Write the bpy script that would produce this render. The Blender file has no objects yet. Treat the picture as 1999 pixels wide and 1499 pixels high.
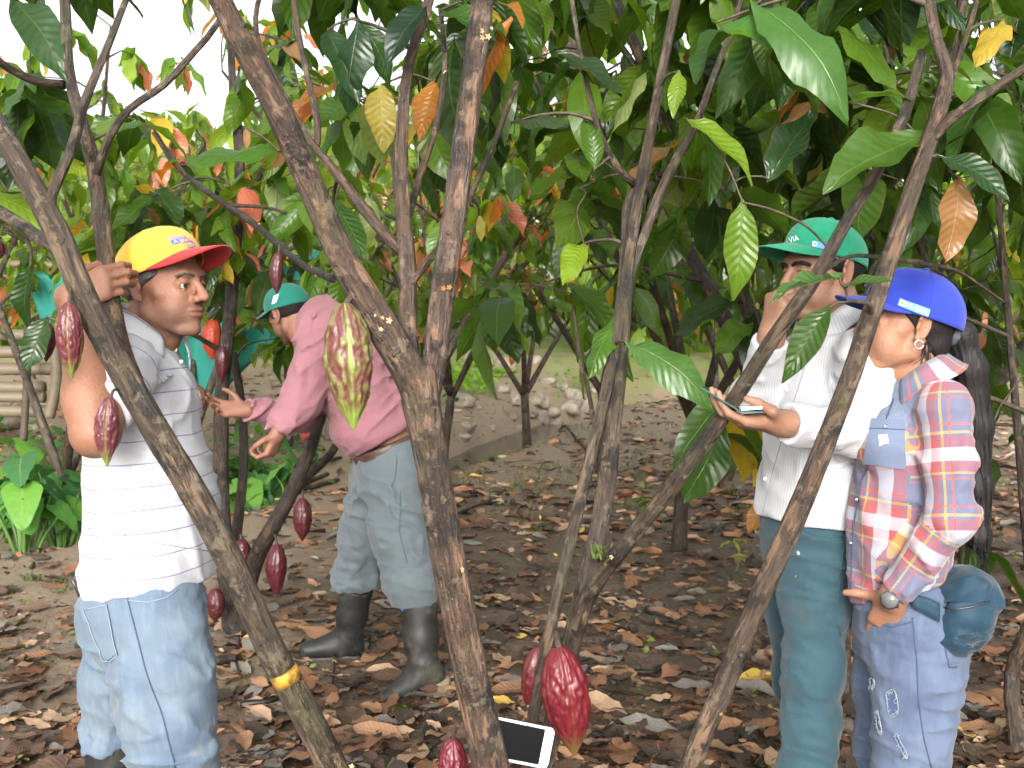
import bpy, bmesh, math, random
import numpy as np
from mathutils import Vector, Matrix

random.seed(11)
RNG = np.random.default_rng(7)
SC = bpy.context.scene
COL = SC.collection
R = math.radians

# ------------------------------------------------------------------ camera, sky, sun, exposure
CAM_H, FPX, PITCH = 1.55, 2200.0, R(3.46)
cam_data = bpy.data.cameras.new('camera')
cam = bpy.data.objects.new('camera', cam_data)
COL.objects.link(cam)
cam.location = (0, 0, CAM_H)
cam.rotation_euler = (R(90) - PITCH, 0, 0)
cam_data.sensor_width = 36.0
cam_data.lens = 36.0 * FPX / 1999.0
cam_data.clip_start = 0.05
cam_data.clip_end = 900
cam_data.dof.use_dof = True
cam_data.dof.focus_distance = 2.7
cam_data.dof.aperture_fstop = 10.0
SC.camera = cam

SUN_AZ, SUN_EL = R(184), R(21)        # compass direction the light comes from (behind the camera, a little left), height
world = bpy.data.worlds.new('World')
SC.world = world
world.use_nodes = True
wn = world.node_tree
wn.nodes.clear()
w_out = wn.nodes.new('ShaderNodeOutputWorld')
w_bg = wn.nodes.new('ShaderNodeBackground')
w_sky = wn.nodes.new('ShaderNodeTexSky')
w_sky.sky_type = 'NISHITA'
w_sky.sun_disc = False
w_sky.sun_elevation = SUN_EL
w_sky.sun_rotation = SUN_AZ
w_sky.air_density = 1.0
w_sky.dust_density = 4.0
w_hs = wn.nodes.new('ShaderNodeHueSaturation')
w_hs.inputs['Saturation'].default_value = 0.22      # overcast: a white veil over the blue
wn.links.new(w_sky.outputs[0], w_hs.inputs['Color'])
wn.links.new(w_hs.outputs[0], w_bg.inputs['Color'])
w_bg.inputs['Strength'].default_value = 0.15
wn.links.new(w_bg.outputs[0], w_out.inputs['Surface'])

sun_data = bpy.data.lights.new('sun', 'SUN')
sun_data.energy = 0.75
sun_data.angle = R(10)
sun_data.color = (1.0, 0.985, 0.955)
sun = bpy.data.objects.new('sun', sun_data)
COL.objects.link(sun)
sun_dir = Vector((math.sin(SUN_AZ) * math.cos(SUN_EL), math.cos(SUN_AZ) * math.cos(SUN_EL), math.sin(SUN_EL)))
sun.rotation_euler = sun_dir.to_track_quat('Z', 'Y').to_euler()
sun.location = sun_dir * 30

vs = SC.view_settings
vs.view_transform = 'Standard'
vs.look = 'None'
vs.gamma = 1.0
vs.use_curve_mapping = False
vs.exposure = 1.63
try:
    SC.cycles.max_bounces = 4
    SC.cycles.diffuse_bounces = 2
    SC.cycles.glossy_bounces = 2
    SC.cycles.transmission_bounces = 3
    SC.cycles.transparent_max_bounces = 4
    SC.cycles.use_denoising = True
    SC.cycles.use_adaptive_sampling = True
    SC.cycles.adaptive_threshold = 0.03
    SC.cycles.caustics_reflective = False
    SC.cycles.caustics_refractive = False
except Exception:
    pass

# ------------------------------------------------------------------ helpers
CP, SP = math.cos(PITCH), math.sin(PITCH)
def at(px, py, d):
    """the point of the place that stands d metres in front of the photographer on the line of sight px, py"""
    x = (px - 999.5) / FPX
    u = (749.5 - py) / FPX
    dy = CP + u * SP
    dz = -SP + u * CP
    k = d / dy
    return np.array((x * k, d, CAM_H + dz * k))

def A(*v):
    return np.array(v, float)

def unit(v):
    v = np.asarray(v, float)
    return v / (np.linalg.norm(v) + 1e-12)

def smooth(e0, e1, x):
    t = np.clip((x - e0) / (e1 - e0), 0, 1)
    return t * t * (3 - 2 * t)

_TAB = np.random.default_rng(99).random(65536)
def _hash(ix, iy, iz, s):
    return _TAB[((ix * 73856093) ^ (iy * 19349663) ^ (iz * 83492791) ^ (s * 6542989)) & 65535]

def vnoise(p, s=0):
    p = np.asarray(p, float)
    i = np.floor(p)
    f = p - i
    f = f * f * (3 - 2 * f)
    i = i.astype(np.int64)
    x, y, z = i[..., 0], i[..., 1], i[..., 2]
    r = 0
    for dx in (0, 1):
        wx = f[..., 0] if dx else 1 - f[..., 0]
        for dy in (0, 1):
            wy = f[..., 1] if dy else 1 - f[..., 1]
            for dz in (0, 1):
                wz = f[..., 2] if dz else 1 - f[..., 2]
                r = r + wx * wy * wz * _hash(x + dx, y + dy, z + dz, s)
    return r * 2 - 1

def fbm(p, o=3, s=0):
    p = np.asarray(p, float)
    r = 0
    a = 1.0
    for k in range(o):
        r = r + a * vnoise(p * 2.0 ** k, s + k)
        a *= 0.5
    return r

def mesh_from(name, V, F, mat=None, uv=None, col=None, smooth_shade=True, fmat=None, mats=None):
    """V n x 3, F list of faces or int array n x 3 / n x 4; uv and col are per vertex"""
    me = bpy.data.meshes.new(name)
    V = np.asarray(V, np.float32)
    if isinstance(F, np.ndarray):
        nf, k = F.shape
        me.vertices.add(len(V))
        me.vertices.foreach_set('co', V.ravel())
        me.loops.add(nf * k)
        me.loops.foreach_set('vertex_index', F.astype(np.int32).ravel())
        me.polygons.add(nf)
        me.polygons.foreach_set('loop_start', np.arange(0, nf * k, k, dtype=np.int32))
        me.polygons.foreach_set('loop_total', np.full(nf, k, np.int32))
        me.update(calc_edges=True)
        li = F.ravel()
    else:
        me.from_pydata([tuple(map(float, v)) for v in V], [], F)
        me.update()
        li = np.array([i for f in F for i in f], int)
    if uv is not None:
        l = me.uv_layers.new(name='UVMap')
        uv = np.asarray(uv, np.float32)
        l.data.foreach_set('uv', (uv if len(uv) == len(li) else uv[li]).ravel())
    if col is not None:
        c = np.asarray(col, np.float32)
        if c.shape[1] == 3:
            c = np.hstack([c, np.ones((len(c), 1), np.float32)])
        a = me.color_attributes.new('tint', 'FLOAT_COLOR', 'POINT')
        a.data.foreach_set('color', c.ravel())
    if smooth_shade:
        me.polygons.foreach_set('use_smooth', np.ones(len(me.polygons), bool))
    for m in (mats or ([mat] if mat else [])):
        me.materials.append(m)
    if fmat is not None:
        me.polygons.foreach_set('material_index', np.asarray(fmat, np.int32))
    return me

def add(name, me, parent=None, loc=None, color=None):
    o = bpy.data.objects.new(name, me)
    COL.objects.link(o)
    if parent is not None:
        o.parent = parent
    if loc is not None:
        o.location = loc
    if color is not None:
        o.color = tuple(color) + ((1.0,) if len(color) == 3 else ())
    return o

def tag(o, label=None, cat=None, group=None, kind=None):
    if label: o['label'] = label
    if cat: o['category'] = cat
    if group: o['group'] = group
    if kind: o['kind'] = kind
    return o

def empty(name, loc=(0, 0, 0)):
    o = bpy.data.objects.new(name, None)
    COL.objects.link(o)
    o.empty_display_size = 0.1
    o.location = loc
    return o

def thing(name, label, cat, group=None, loc=(0, 0, 0)):
    return tag(empty(name, loc), label, cat, group)

def put(name, me, parent, color=None):
    """a child whose mesh is written in place coordinates, under a parent that may stand anywhere"""
    o = add(name, me, parent, color=color)
    if parent is not None:
        pl = Vector(parent.location)
        pp = parent.parent
        while pp is not None:
            pl += Vector(pp.location)
            pp = pp.parent
        o.location = -pl
    return o

# ------------------------------------------------------------------ node helper
class NT:
    def __init__(self, name):
        self.m = bpy.data.materials.new(name)
        self.m.use_nodes = True
        self.t = self.m.node_tree
        self.t.nodes.clear()
        self.out = self.t.nodes.new('ShaderNodeOutputMaterial')
    def n(self, kind, **kw):
        nd = self.t.nodes.new('ShaderNode' + kind)
        for k, v in kw.items():
            setattr(nd, k, v)
        return nd
    def set(self, sock, v):
        if hasattr(v, 'is_linked') or isinstance(v, bpy.types.NodeSocket):
            self.t.links.new(v, sock)
        elif isinstance(v, (tuple, list)) and len(v) == 3 and sock.type == 'RGBA':
            sock.default_value = (*v, 1)
        else:
            sock.default_value = v
    def math(self, op, a, b=0.0, c=None):
        nd = self.n('Math', operation=op)
        self.set(nd.inputs[0], a)
        self.set(nd.inputs[1], b)
        if c is not None: self.set(nd.inputs[2], c)
        return nd.outputs[0]
    def mix(self, f, a, b, blend='MIX'):
        nd = self.n('Mix', data_type='RGBA', blend_type=blend)
        self.set(nd.inputs[0], f)
        self.set(nd.inputs[6], a)
        self.set(nd.inputs[7], b)
        return nd.outputs[2]
    def ramp(self, f, stops, interp='LINEAR'):
        nd = self.n('ValToRGB')
        cr = nd.color_ramp
        cr.interpolation = interp
        while len(cr.elements) < len(stops): cr.elements.new(0.5)
        for e, (p, c) in zip(cr.elements, stops):
            e.position = p
            e.color = (*c, 1) if len(c) == 3 else c
        self.set(nd.inputs[0], f)
        return nd.outputs[0]
    def step(self, f, a, b):
        nd = self.n('MapRange', interpolation_type='SMOOTHSTEP')
        self.set(nd.inputs[0], f)
        nd.inputs[1].default_value = a
        nd.inputs[2].default_value = b
        return nd.outputs[0]
    def noise(self, scale, detail=3, rough=0.55, vec=None, dist=0.0):
        nd = self.n('TexNoise')
        nd.inputs['Scale'].default_value = scale
        nd.inputs['Detail'].default_value = detail
        nd.inputs['Roughness'].default_value = rough
        nd.inputs['Distortion'].default_value = dist
        if vec is not None: self.set(nd.inputs['Vector'], vec)
        return nd.outputs[0]
    def voro(self, scale, vec=None, feature='F1'):
        nd = self.n('TexVoronoi', feature=feature)
        nd.inputs['Scale'].default_value = scale
        if vec is not None: self.set(nd.inputs['Vector'], vec)
        return nd.outputs[0]
    def coord(self, which='Object'):
        return self.n('TexCoord').outputs[which]
    def uv(self):
        s = self.n('SeparateXYZ')
        self.set(s.inputs[0], self.coord('UV'))
        return s.outputs[0], s.outputs[1]
    def scale(self, vec, s):
        nd = self.n('Mapping')
        self.set(nd.inputs[0], vec)
        nd.inputs['Scale'].default_value = s
        return nd.outputs[0]
    def attr(self, name='tint'):
        return self.n('Attribute', attribute_name=name).outputs['Color']
    def objcol(self):
        return self.n('ObjectInfo').outputs['Color']
    def objrnd(self):
        return self.n('ObjectInfo').outputs['Random']
    def bump(self, h, strength=0.3, dist=0.01):
        nd = self.n('Bump')
        nd.inputs['Strength'].default_value = strength
        nd.inputs['Distance'].default_value = dist
        self.set(nd.inputs['Height'], h)
        return nd.outputs[0]
    def bsdf(self, color, rough=0.6, spec=0.5, normal=None, sss=0.0, coat=0.0, coat_r=0.1, sheen=0.0, metal=0.0, link=True):
        b = self.n('BsdfPrincipled')
        self.set(b.inputs['Base Color'], color)
        self.set(b.inputs['Roughness'], rough)
        self.set(b.inputs['Specular IOR Level'], spec)
        self.set(b.inputs['Metallic'], metal)
        if normal is not None: self.set(b.inputs['Normal'], normal)
        if sss:
            b.inputs['Subsurface Weight'].default_value = sss
            b.inputs['Subsurface Radius'].default_value = (0.012, 0.005, 0.003)
            b.inputs['Subsurface Scale'].default_value = 1.0
        if coat:
            self.set(b.inputs['Coat Weight'], coat)
            b.inputs['Coat Roughness'].default_value = coat_r
        if sheen: b.inputs['Sheen Weight'].default_value = sheen
        if link: self.t.links.new(b.outputs[0], self.out.inputs['Surface'])
        return b.outputs[0]

def simple(name, color, rough=0.6, spec=0.5, noise=None, metal=0.0, coat=0.0):
    t = NT(name)
    c = color
    nr = None
    if noise:
        f = t.noise(noise[0], 4, vec=t.coord())
        c = t.mix(t.step(f, 0.35, 0.65), color, tuple(min(1, x * noise[1]) for x in color))
        nr = t.bump(f, 0.25, 0.003)
    t.bsdf(c, rough, spec, nr, metal=metal, coat=coat)
    return t.m
# ------------------------------------------------------------------ continuous bodies: smooth unions of tapered limbs, meshed with surface nets
class Cone:
    """limb from a to b, radius ra to rb; widened q times along `side`"""
    def __init__(s, a, b, ra, rb=None, side=None, q=1.0):
        s.a, s.b = np.asarray(a, float), np.asarray(b, float)
        s.ra, s.rb = ra, ra if rb is None else rb
        s.side = None if side is None else unit(side)
        s.q = q
    def bounds(s):
        r = max(s.ra, s.rb) * max(1, s.q)
        return np.minimum(s.a, s.b) - r, np.maximum(s.a, s.b) + r
    def f(s, P):
        ba = s.b - s.a
        pa = P - s.a
        t = np.clip(pa @ ba / (ba @ ba + 1e-12), 0, 1)
        v = pa - t[:, None] * ba
        if s.side is not None:
            c = v @ s.side
            v = v - (c * (1 - 1 / s.q))[:, None] * s.side
        return np.sqrt(np.einsum('ij,ij->i', v, v)) - (s.ra + (s.rb - s.ra) * t)

class Ell:
    def __init__(s, c, r, M=None):
        s.c, s.r = np.asarray(c, float), np.asarray(r, float)
        s.M = np.eye(3) if M is None else np.asarray(M, float)      # columns: local axes
    def bounds(s):
        m = s.r.max()
        return s.c - m, s.c + m
    def f(s, P):
        p = (P - s.c) @ s.M
        a = p / s.r
        b = a / s.r
        k0 = np.sqrt(np.einsum('ij,ij->i', a, a))
        k1 = np.sqrt(np.einsum('ij,ij->i', b, b)) + 1e-9
        return np.where(k0 < 1e-6, -s.r.min(), k0 * (k0 - 1) / k1)

class Box:
    def __init__(s, c, h, M=None, rnd=0.004):
        s.c, s.h, s.rnd = np.asarray(c, float), np.asarray(h, float), rnd
        s.M = np.eye(3) if M is None else np.asarray(M, float)
    def bounds(s):
        m = np.linalg.norm(s.h)
        return s.c - m, s.c + m
    def f(s, P):
        q = np.abs((P - s.c) @ s.M) - (s.h - s.rnd)
        return np.sqrt((np.maximum(q, 0) ** 2).sum(1)) + np.minimum(q.max(1), 0) - s.rnd

class Plane:
    """keeps the side the normal points away from"""
    def __init__(s, p, n):
        s.n = unit(n)
        s.p = np.asarray(p, float)
    def bounds(s):
        return None
    def f(s, P):
        return (P - s.p) @ s.n

def smin(a, b, k):
    if k <= 0: return np.minimum(a, b)
    h = np.maximum(k - np.abs(a - b), 0) / k
    return np.minimum(a, b) - h * h * k * 0.25

def sdf_mesh(groups, h, folds=None, disp=None, B=12):
    """groups: list of (op, k_inside, k_outside, prims), op '+', '-' or '&'. folds: list of (a, b, width, height). Returns V, F"""
    lo = np.full(3, 1e9)
    hi = -lo
    for op, ki, ko, pr in groups:
        if op == '+':
            for p in pr:
                l, u = p.bounds()
                lo, hi = np.minimum(lo, l), np.maximum(hi, u)
    lo -= 3 * h + 0.01
    hi += 3 * h + 0.01
    nb = np.ceil((hi - lo) / (h * B)).astype(int)
    g = np.stack(np.meshgrid(*[np.arange(n) for n in nb], indexing='ij'), -1).reshape(-1, 3)
    cen = lo + (g + 0.5) * h * B
    Rb = h * B * 0.87
    DG = [np.stack([p.f(cen) for p in pr], 1) for op, ki, ko, pr in groups]
    d = np.full(len(cen), 1e3)
    for (op, ki, ko, pr), dd in zip(groups, DG):
        if op == '&':
            for i in range(len(pr)): d = -smin(-d, -dd[:, i], ko)
            continue
        v = dd[:, 0]
        for i in range(1, len(pr)): v = smin(v, dd[:, i], ki)
        d = smin(d, v, ko) if op == '+' else -smin(-d, v, ko)
    margin = Rb * 1.03 + 0.002 + (0.014 if folds else 0) + (0.012 if disp is not None else 0)
    keep = np.where(np.abs(d) < margin)[0]
    dmin = np.min([dd.min(1) for (op, ki, ko, pr), dd in zip(groups, DG) if op == '+'], axis=0)
    n1 = B + 1
    L = np.stack(np.meshgrid(np.arange(n1), np.arange(n1), np.arange(n1), indexing='ij'), -1).reshape(-1, 3)
    fa = None
    if folds:
        fa = (np.array([f[0] for f in folds]), np.array([f[1] for f in folds]), np.array([f[2] for f in folds]), np.array([f[3] for f in folds]))
        fmid = 0.5 * (fa[0] + fa[1])
        frad = np.linalg.norm(fa[1] - fa[0], axis=1) * 0.5 + 2.2 * fa[2] + Rb
    off_corner = np.array([(i, j, k) for i in (0, 1) for j in (0, 1) for k in (0, 1)])
    edges = [(a, b) for a in range(8) for b in range(a + 1, 8) if np.abs(off_corner[a] - off_corner[b]).sum() == 1]
    cell_keys, cell_pos, quads = [], [], []
    BIG = 1 << 20
    def key(ijk):
        return (ijk[:, 0] * BIG + ijk[:, 1]) * BIG + ijk[:, 2]
    for bi in keep:
        base = g[bi] * B
        P = lo + (base + L) * h
        d = np.full(len(P), 1e3)
        for (op, ki, ko, pr), dd in zip(groups, DG):
            dc = dd[bi]
            if op == '&':
                for i, q in enumerate(pr):
                    if dc[i] > -(Rb + ko + 0.03): d = -smin(-d, -q.f(P), ko)
                continue
            m = dc.min()
            if op == '+' and m > dmin[bi] + 2 * Rb + ko: continue
            if op == '-' and m > Rb + ko + 0.01: continue
            dg = None
            for i in np.where(dc <= m + 2 * Rb + ki)[0]:
                v = pr[i].f(P)
                dg = v if dg is None else smin(dg, v, ki)
            if op == '+': d = smin(d, dg, ko)
            else: d = -smin(-d, dg, ko)
        if d.min() > 0.02 or d.max() < -0.02: continue
        if fa is not None:
            for i in np.where(np.linalg.norm(fmid - cen[bi], axis=1) < frad)[0]:
                a, b, w, hh = fa[0][i], fa[1][i], fa[2][i], fa[3][i]
                ba = b - a
                pa = P - a
                t = np.clip(pa @ ba / (ba @ ba), 0, 1)
                v = pa - t[:, None] * ba
                q = np.einsum('ij,ij->i', v, v) / (w * w)
                d = d - hh * np.exp(-q) * np.sin(np.pi * (0.08 + 0.84 * t))
        if disp is not None: d = d + disp(P)
        S = d.reshape(n1, n1, n1)
        N0 = S < 0
        nc = np.zeros((B, B, B), np.int8)
        for i, j, k in off_corner: nc += N0[i:i + B, j:j + B, k:k + B]
        act = (nc > 0) & (nc < 8)
        if not act.any(): continue
        idx = np.argwhere(act)
        v8 = np.stack([S[idx[:, 0] + i, idx[:, 1] + j, idx[:, 2] + k] for i, j, k in off_corner], 1)
        acc = np.zeros((len(idx), 3))
        cnt = np.zeros(len(idx))
        for a, b in edges:
            va, vb = v8[:, a], v8[:, b]
            cr = (va < 0) != (vb < 0)
            t = np.where(cr, va / np.where(cr, va - vb, 1), 0)
            acc += cr[:, None] * (off_corner[a] + t[:, None] * (off_corner[b] - off_corner[a]))
            cnt += cr
        cell_keys.append(key(idx + base))
        cell_pos.append(lo + (idx + base + acc / cnt[:, None]) * h)
        for ax in range(3):
            sl1 = [slice(0, B)] * 3
            sl1[ax] = slice(1, B + 1)
            s0 = N0[:B, :B, :B]
            ed = np.argwhere(s0 != N0[tuple(sl1)])
            if not len(ed): continue
            flip = s0[tuple(ed.T)]
            e = ed + base
            U = np.zeros(3, int); U[(ax + 1) % 3] = 1
            W = np.zeros(3, int); W[(ax + 2) % 3] = 1
            q = np.stack([key(e - U - W), key(e - W), key(e), key(e - U)], 1)
            q[~flip] = q[~flip][:, ::-1]
            quads.append(q)
    K = np.concatenate(cell_keys)
    V = np.concatenate(cell_pos)
    Q = np.concatenate(quads)
    o = np.argsort(K)
    Ks = K[o]
    pos = np.clip(np.searchsorted(Ks, Q), 0, len(Ks) - 1)
    ok = (Ks[pos] == Q).all(1)
    F = o[pos[ok]]
    # faces look outwards
    a, b, c = V[F[:, 0]], V[F[:, 1]], V[F[:, 2]]
    if np.einsum('ij,ij->', a - V.mean(0), np.cross(b - a, c - a)) < 0: F = F[:, ::-1].copy()
    return V, F

def vnormals(V, F):
    n = np.cross(V[F[:, 2]] - V[F[:, 0]], V[F[:, 3]] - V[F[:, 1]])
    N = np.zeros_like(V)
    for k in range(4):
        np.add.at(N, F[:, k], n)
    return N / (np.linalg.norm(N, axis=1, keepdims=True) + 1e-12)

def cloth_uv(V, F, bones):
    """bones: (a, b, ref, v0, radius): u runs round the bone in metres from direction ref, v runs along it. One pair per face corner"""
    C = V[F].mean(1)
    best = np.full(len(C), 1e9)
    which = np.zeros(len(C), int)
    UV = []
    for i, (a, b, ref, v0, rad) in enumerate(bones):
        a, b = np.asarray(a, float), np.asarray(b, float)
        ax = unit(b - a)
        L = np.linalg.norm(b - a)
        sc = (C - a) @ ax
        d = np.linalg.norm(C - a - np.clip(sc, 0, L)[:, None] * ax, axis=1) - rad
        m = d < best
        best[m] = d[m]
        which[m] = i
        e1 = unit(np.asarray(ref, float) - (np.asarray(ref, float) @ ax) * ax)
        e2 = np.cross(ax, e1)
        pa = V - a
        UV.append(np.stack([np.arctan2(pa @ e2, pa @ e1) * max(rad, 0.03), v0 + pa @ ax], 1))
    UV = np.array(UV)
    vw = np.zeros(len(V), int)
    vw[F.ravel()] = np.repeat(which, F.shape[1])
    return UV[np.repeat(which, F.shape[1]), F.ravel()], vw

def rnd_folds(a, b, r, n, side=None, w=0.012, hgt=0.006, span=1.6, tilt=0.5, seed=0, neg=True):
    """creases that run part of the way round a limb"""
    rg = np.random.default_rng(seed)
    a, b = np.asarray(a, float), np.asarray(b, float)
    ax = unit(b - a)
    e1 = unit(np.cross(ax, (0.3, 0.9, 0.1)))
    e2 = np.cross(ax, e1)
    out = []
    for i in range(n):
        t = (i + rg.uniform(0, 1)) / n
        c = a + (b - a) * t
        if side is None: th = rg.uniform(0, 6.28)
        else:
            sd = np.asarray(side, float)
            th = math.atan2(sd @ e2, sd @ e1) + rg.normal(0, 0.9)
        half = span * rg.uniform(0.4, 1) / 2
        sl = rg.normal(0, tilt) * r
        pts = []
        for s in (-1, -0.33, 0.33, 1):
            q = th + s * half
            pts.append(c + (e1 * math.cos(q) + e2 * math.sin(q)) * r + ax * sl * s)
        sg = 1 if (not neg or rg.uniform() < 0.7) else -0.35
        for p, q in zip(pts[:-1], pts[1:]):
            out.append((p, q, w * rg.uniform(0.6, 1.1), 1.6 * sg * hgt * rg.uniform(0.5, 1.2)))
    return out

def wrinkle(sc, amp, seed, shear=0.0):
    """cloth creases: warped ridges, longer across than along"""
    def f(P):
        q = P * np.array(sc)
        q = q + np.stack([0 * q[:, 0], 0 * q[:, 0], shear * (q[:, 0] + q[:, 1]) * sc[2] / sc[0] * 0.6], 1)
        w = vnoise(P * 5.0, seed + 40)[:, None]
        n = vnoise(q + w * 0.9, seed)
        m = vnoise(q * 1.9 + 11 + w, seed + 9)
        k = 0.35 + 0.65 * smooth(-.3, .5, vnoise(P * 4.0 + 5, seed + 77))
        return 1.3 * amp * k * (0.28 - (1 - np.abs(n)) ** 6 + 0.5 * (0.3 - (1 - np.abs(m)) ** 5))
    return f

def frame(fwd, up):
    x = unit(fwd)
    z = unit(np.asarray(up, float) - (np.asarray(up, float) @ x) * x)
    y = np.cross(z, x)
    return np.stack([x, y, z], 1)         # columns forward, left, up

def head_groups(O, M, neck_base, neck_r=0.056, s=1.0, female=False, ear_sides=(1, -1), jaw=1.0):
    L = lambda x, y, z: O + M @ (np.array((x, y, z)) * s)
    E = lambda c, r: Ell(L(*c), np.array(r) * s, M)
    C = lambda a, b, ra, rb: Cone(L(*a), L(*b), ra * s, rb * s)
    fem = 0.85 if female else 1.0
    core = [E((-.016, 0, .035), (.100, .076, .087)), E((.024, 0, -.030), (.066, .056, .078))]
    for y in (1, -1):
        core += [C((-.014, y * .052 * jaw, -.040), (-.004, y * .049 * jaw, -.066), .014, .014), C((-.004, y * .049 * jaw, -.066), (.060, y * .020, -.101), .015, .014),
                 C((.030, y * .055, -.016), (.068, y * .034, -.022), .013, .014), E((.045, y * .036, -.055), (.030, .022, .030))]
    core += [E((.078, 0, -.099), (.017, .019, .016)), C((.0815, -.030, .0255), (.0815, .030, .0255), .0125 * fem, .0125 * fem), E((.068, 0, -.062), (.024, .032, .028))]
    nk = [C((-.030, 0, -.035), (-.036, 0, -.11), .052, neck_r), Cone(L(-.036, 0, -.10), neck_base, neck_r * s, neck_r * 1.12 * s), C((.030, 0, -.098), (-.012, 0, -.122), .020, .036)]
    g = [('+', .018, .02, core), ('+', .02, .014, nk)]
    g.append(('-', .01, .013, [E((.101, y * .034, .003), (.016, .018, .012)) for y in (1, -1)]))
    g.append(('+', .004, .005, [E((.0715, y * .033, .001), (.0168, .0170, .0158)) for y in (1, -1)]))
    g.append(('-', .001, .0010, [E((.089, y * .0345, -.0010), (.010, .0150, .0060)) for y in (1, -1)]))
    g.append(('+', .003, .003, [C((.0855, y * .019, .0050), (.0865, y * .033, .0070), .0030, .0032) for y in (1, -1)] + [C((.0865, y * .033, .0070), (.0790, y * .0495, .0035), .0032, .0026) for y in (1, -1)]))
    g.append(('+', .008, .009, [C((.088, 0, .013), (.1125, 0, -.027), .0080, .0115)] + [E((.100, y * .0135, -.032), (.0115, .0088, .0090)) for y in (1, -1)]))
    g.append(('-', .002, .003, [E((.105, y * .0075, -.0415), (.007, .0040, .0042)) for y in (1, -1)]))
    g.append(('+', .003, .005, [E((.0885, 0, -.0560), (.0125, .026, .0062)), E((.0875, 0, -.0672), (.0115, .023, .0070))]))
    g.append(('-', .001, .002, [E((.104, 0, -.0612), (.013, .027, .0015))]))
    g.append(('-', .001, .005, [C((.097, y * .0195, -.036), (.083, y * .036, -.064), .0016, .0012) for y in (1, -1)] + [C((.0835, y * .022, -.0125), (.078, y * .044, -.0105), .0014, .0010) for y in (1, -1)]))
    for y in ear_sides:
        Me = M @ np.array(Matrix.Rotation(R(-12), 3, 'Y'))
        Me = Me @ np.array(Matrix.Rotation(R(y * 18), 3, 'Z'))
        eo = L(-.014, y * .079, -.002)
        rim = [eo + Me @ (A(.0165 * math.cos(q), y * .004, .029 * math.sin(q) + (.002 if math.sin(q) > 0 else 0)) * s) for q in np.linspace(R(20), R(262), 10)]
        g.append(('+', .003, .006, [Ell(eo, np.array((.0165, .0050, .028)) * s, Me), Ell(eo + Me @ (A(.003, 0, -.029) * s), np.array((.0085, .0055, .0095)) * s, Me)]))
        g.append(('-', .002, .002, [Ell(eo + Me @ (A(.001, y * .0070, 0) * s), np.array((.0100, .0060, .020)) * s, Me)]))
        g.append(('+', .002, .002, [Cone(p, q, .0036 * s, .0036 * s) for p, q in zip(rim[:-1], rim[1:])]))
        g.append(('+', .002, .002, [Ell(eo + Me @ (A(.0135, y * .003, -.006) * s), np.array((.004, .004, .007)) * s, Me)]))
    return g, L

def hand_groups(W, F, N, left=False, s=1.0, curl=((35, 45, 25),) * 4, thumb=((0.75, 0.6, 0.3), (0.9, 0.1, 0.4)), spread=6):
    """W wrist, F the way the hand points, N the way the palm faces"""
    F = unit(F)
    N = unit(np.asarray(N, float) - (np.asarray(N, float) @ F) * F)
    T = np.cross(F, N) * (-1 if left else 1)
    p = lambda x, y, z: W + (F * x + T * y + N * z) * s
    ys = (.030, .010, -.010, -.028)
    xs = (.090, .094, .088, .079)
    ln = ((.044, .027, .022), (.048, .031, .023), (.044, .029, .022), (.034, .022, .020))
    palm = [Cone(p(-.015, 0, 0), p(.02, 0, 0), .024 * s, .025 * s, side=T, q=1.25)]
    tips = []
    gs = []
    for i in range(4):
        k = p(xs[i], ys[i], -.002)
        palm.append(Cone(p(.012, ys[i] * .55, .002), k, .0155 * s, .0120 * s))
        if i: palm.append(Cone(p(.03, (ys[i] + ys[i - 1]) * .4, .004), p(.078, (ys[i] + ys[i - 1]) * .5, .002), .013 * s, .010 * s))
        a = k
        th = 0
        sp = R(spread * (1.5 - i) / 1.5)
        Fi = F * math.cos(sp) + T * math.sin(sp)
        prims = []
        rr = (.0098, .0090, .0080, .0066) if i < 3 else (.0086, .0078, .0070, .0058)
        for j in range(3):
            th += R(curl[i][j])
            b = a + (Fi * math.cos(th) + N * math.sin(th)) * ln[i][j] * s
            prims.append(Cone(a, b, rr[j] * s, rr[j + 1] * s))
            a = b
        tips.append(a)
        gs.append(('+', .003, .0035, prims))
    t0 = p(.022, .024, .006)
    t1 = t0 + (F * .55 + T * .7 + N * .35) * .042 * s
    d1 = F * thumb[0][0] + T * thumb[0][1] + N * thumb[0][2]
    d2 = F * thumb[1][0] + T * thumb[1][1] + N * thumb[1][2]
    t2 = t1 + unit(d1) * .034 * s
    t3 = t2 + unit(d2) * .025 * s
    tips.append(t3)
    out = [('+', .014, .016, palm), ('+', .004, .010, [Cone(t0, t1, .0165 * s, .0125 * s), Cone(t1, t2, .0122 * s, .0102 * s), Cone(t2, t3, .0104 * s, .0080 * s)])]
    return out + gs, tips
# ------------------------------------------------------------------ materials of the people
def skin_mat():
    t = NT('skin')
    co = t.coord()
    f = t.noise(38, 4, vec=co)
    c = t.mix(t.math('MULTIPLY', t.step(f, 0.35, 0.7), 0.22), t.attr(), (0.26, 0.085, 0.045))
    c = t.mix(t.math('MULTIPLY', t.step(t.noise(150, 4, 0.65, vec=co), 0.42, 0.68), 0.28), c, t.mix(1.0, t.attr(), (0.55, 0.48, 0.45), 'MULTIPLY'))
    fine = t.noise(420, 2, vec=co)
    t.bsdf(c, t.math('ADD', 0.42, t.math('MULTIPLY', f, 0.2)), 0.4, t.bump(t.math('ADD', fine, t.noise(130, 4, 0.65, vec=co)), 0.35, 0.003))
    return t.m
M_SKIN = skin_mat()

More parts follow.
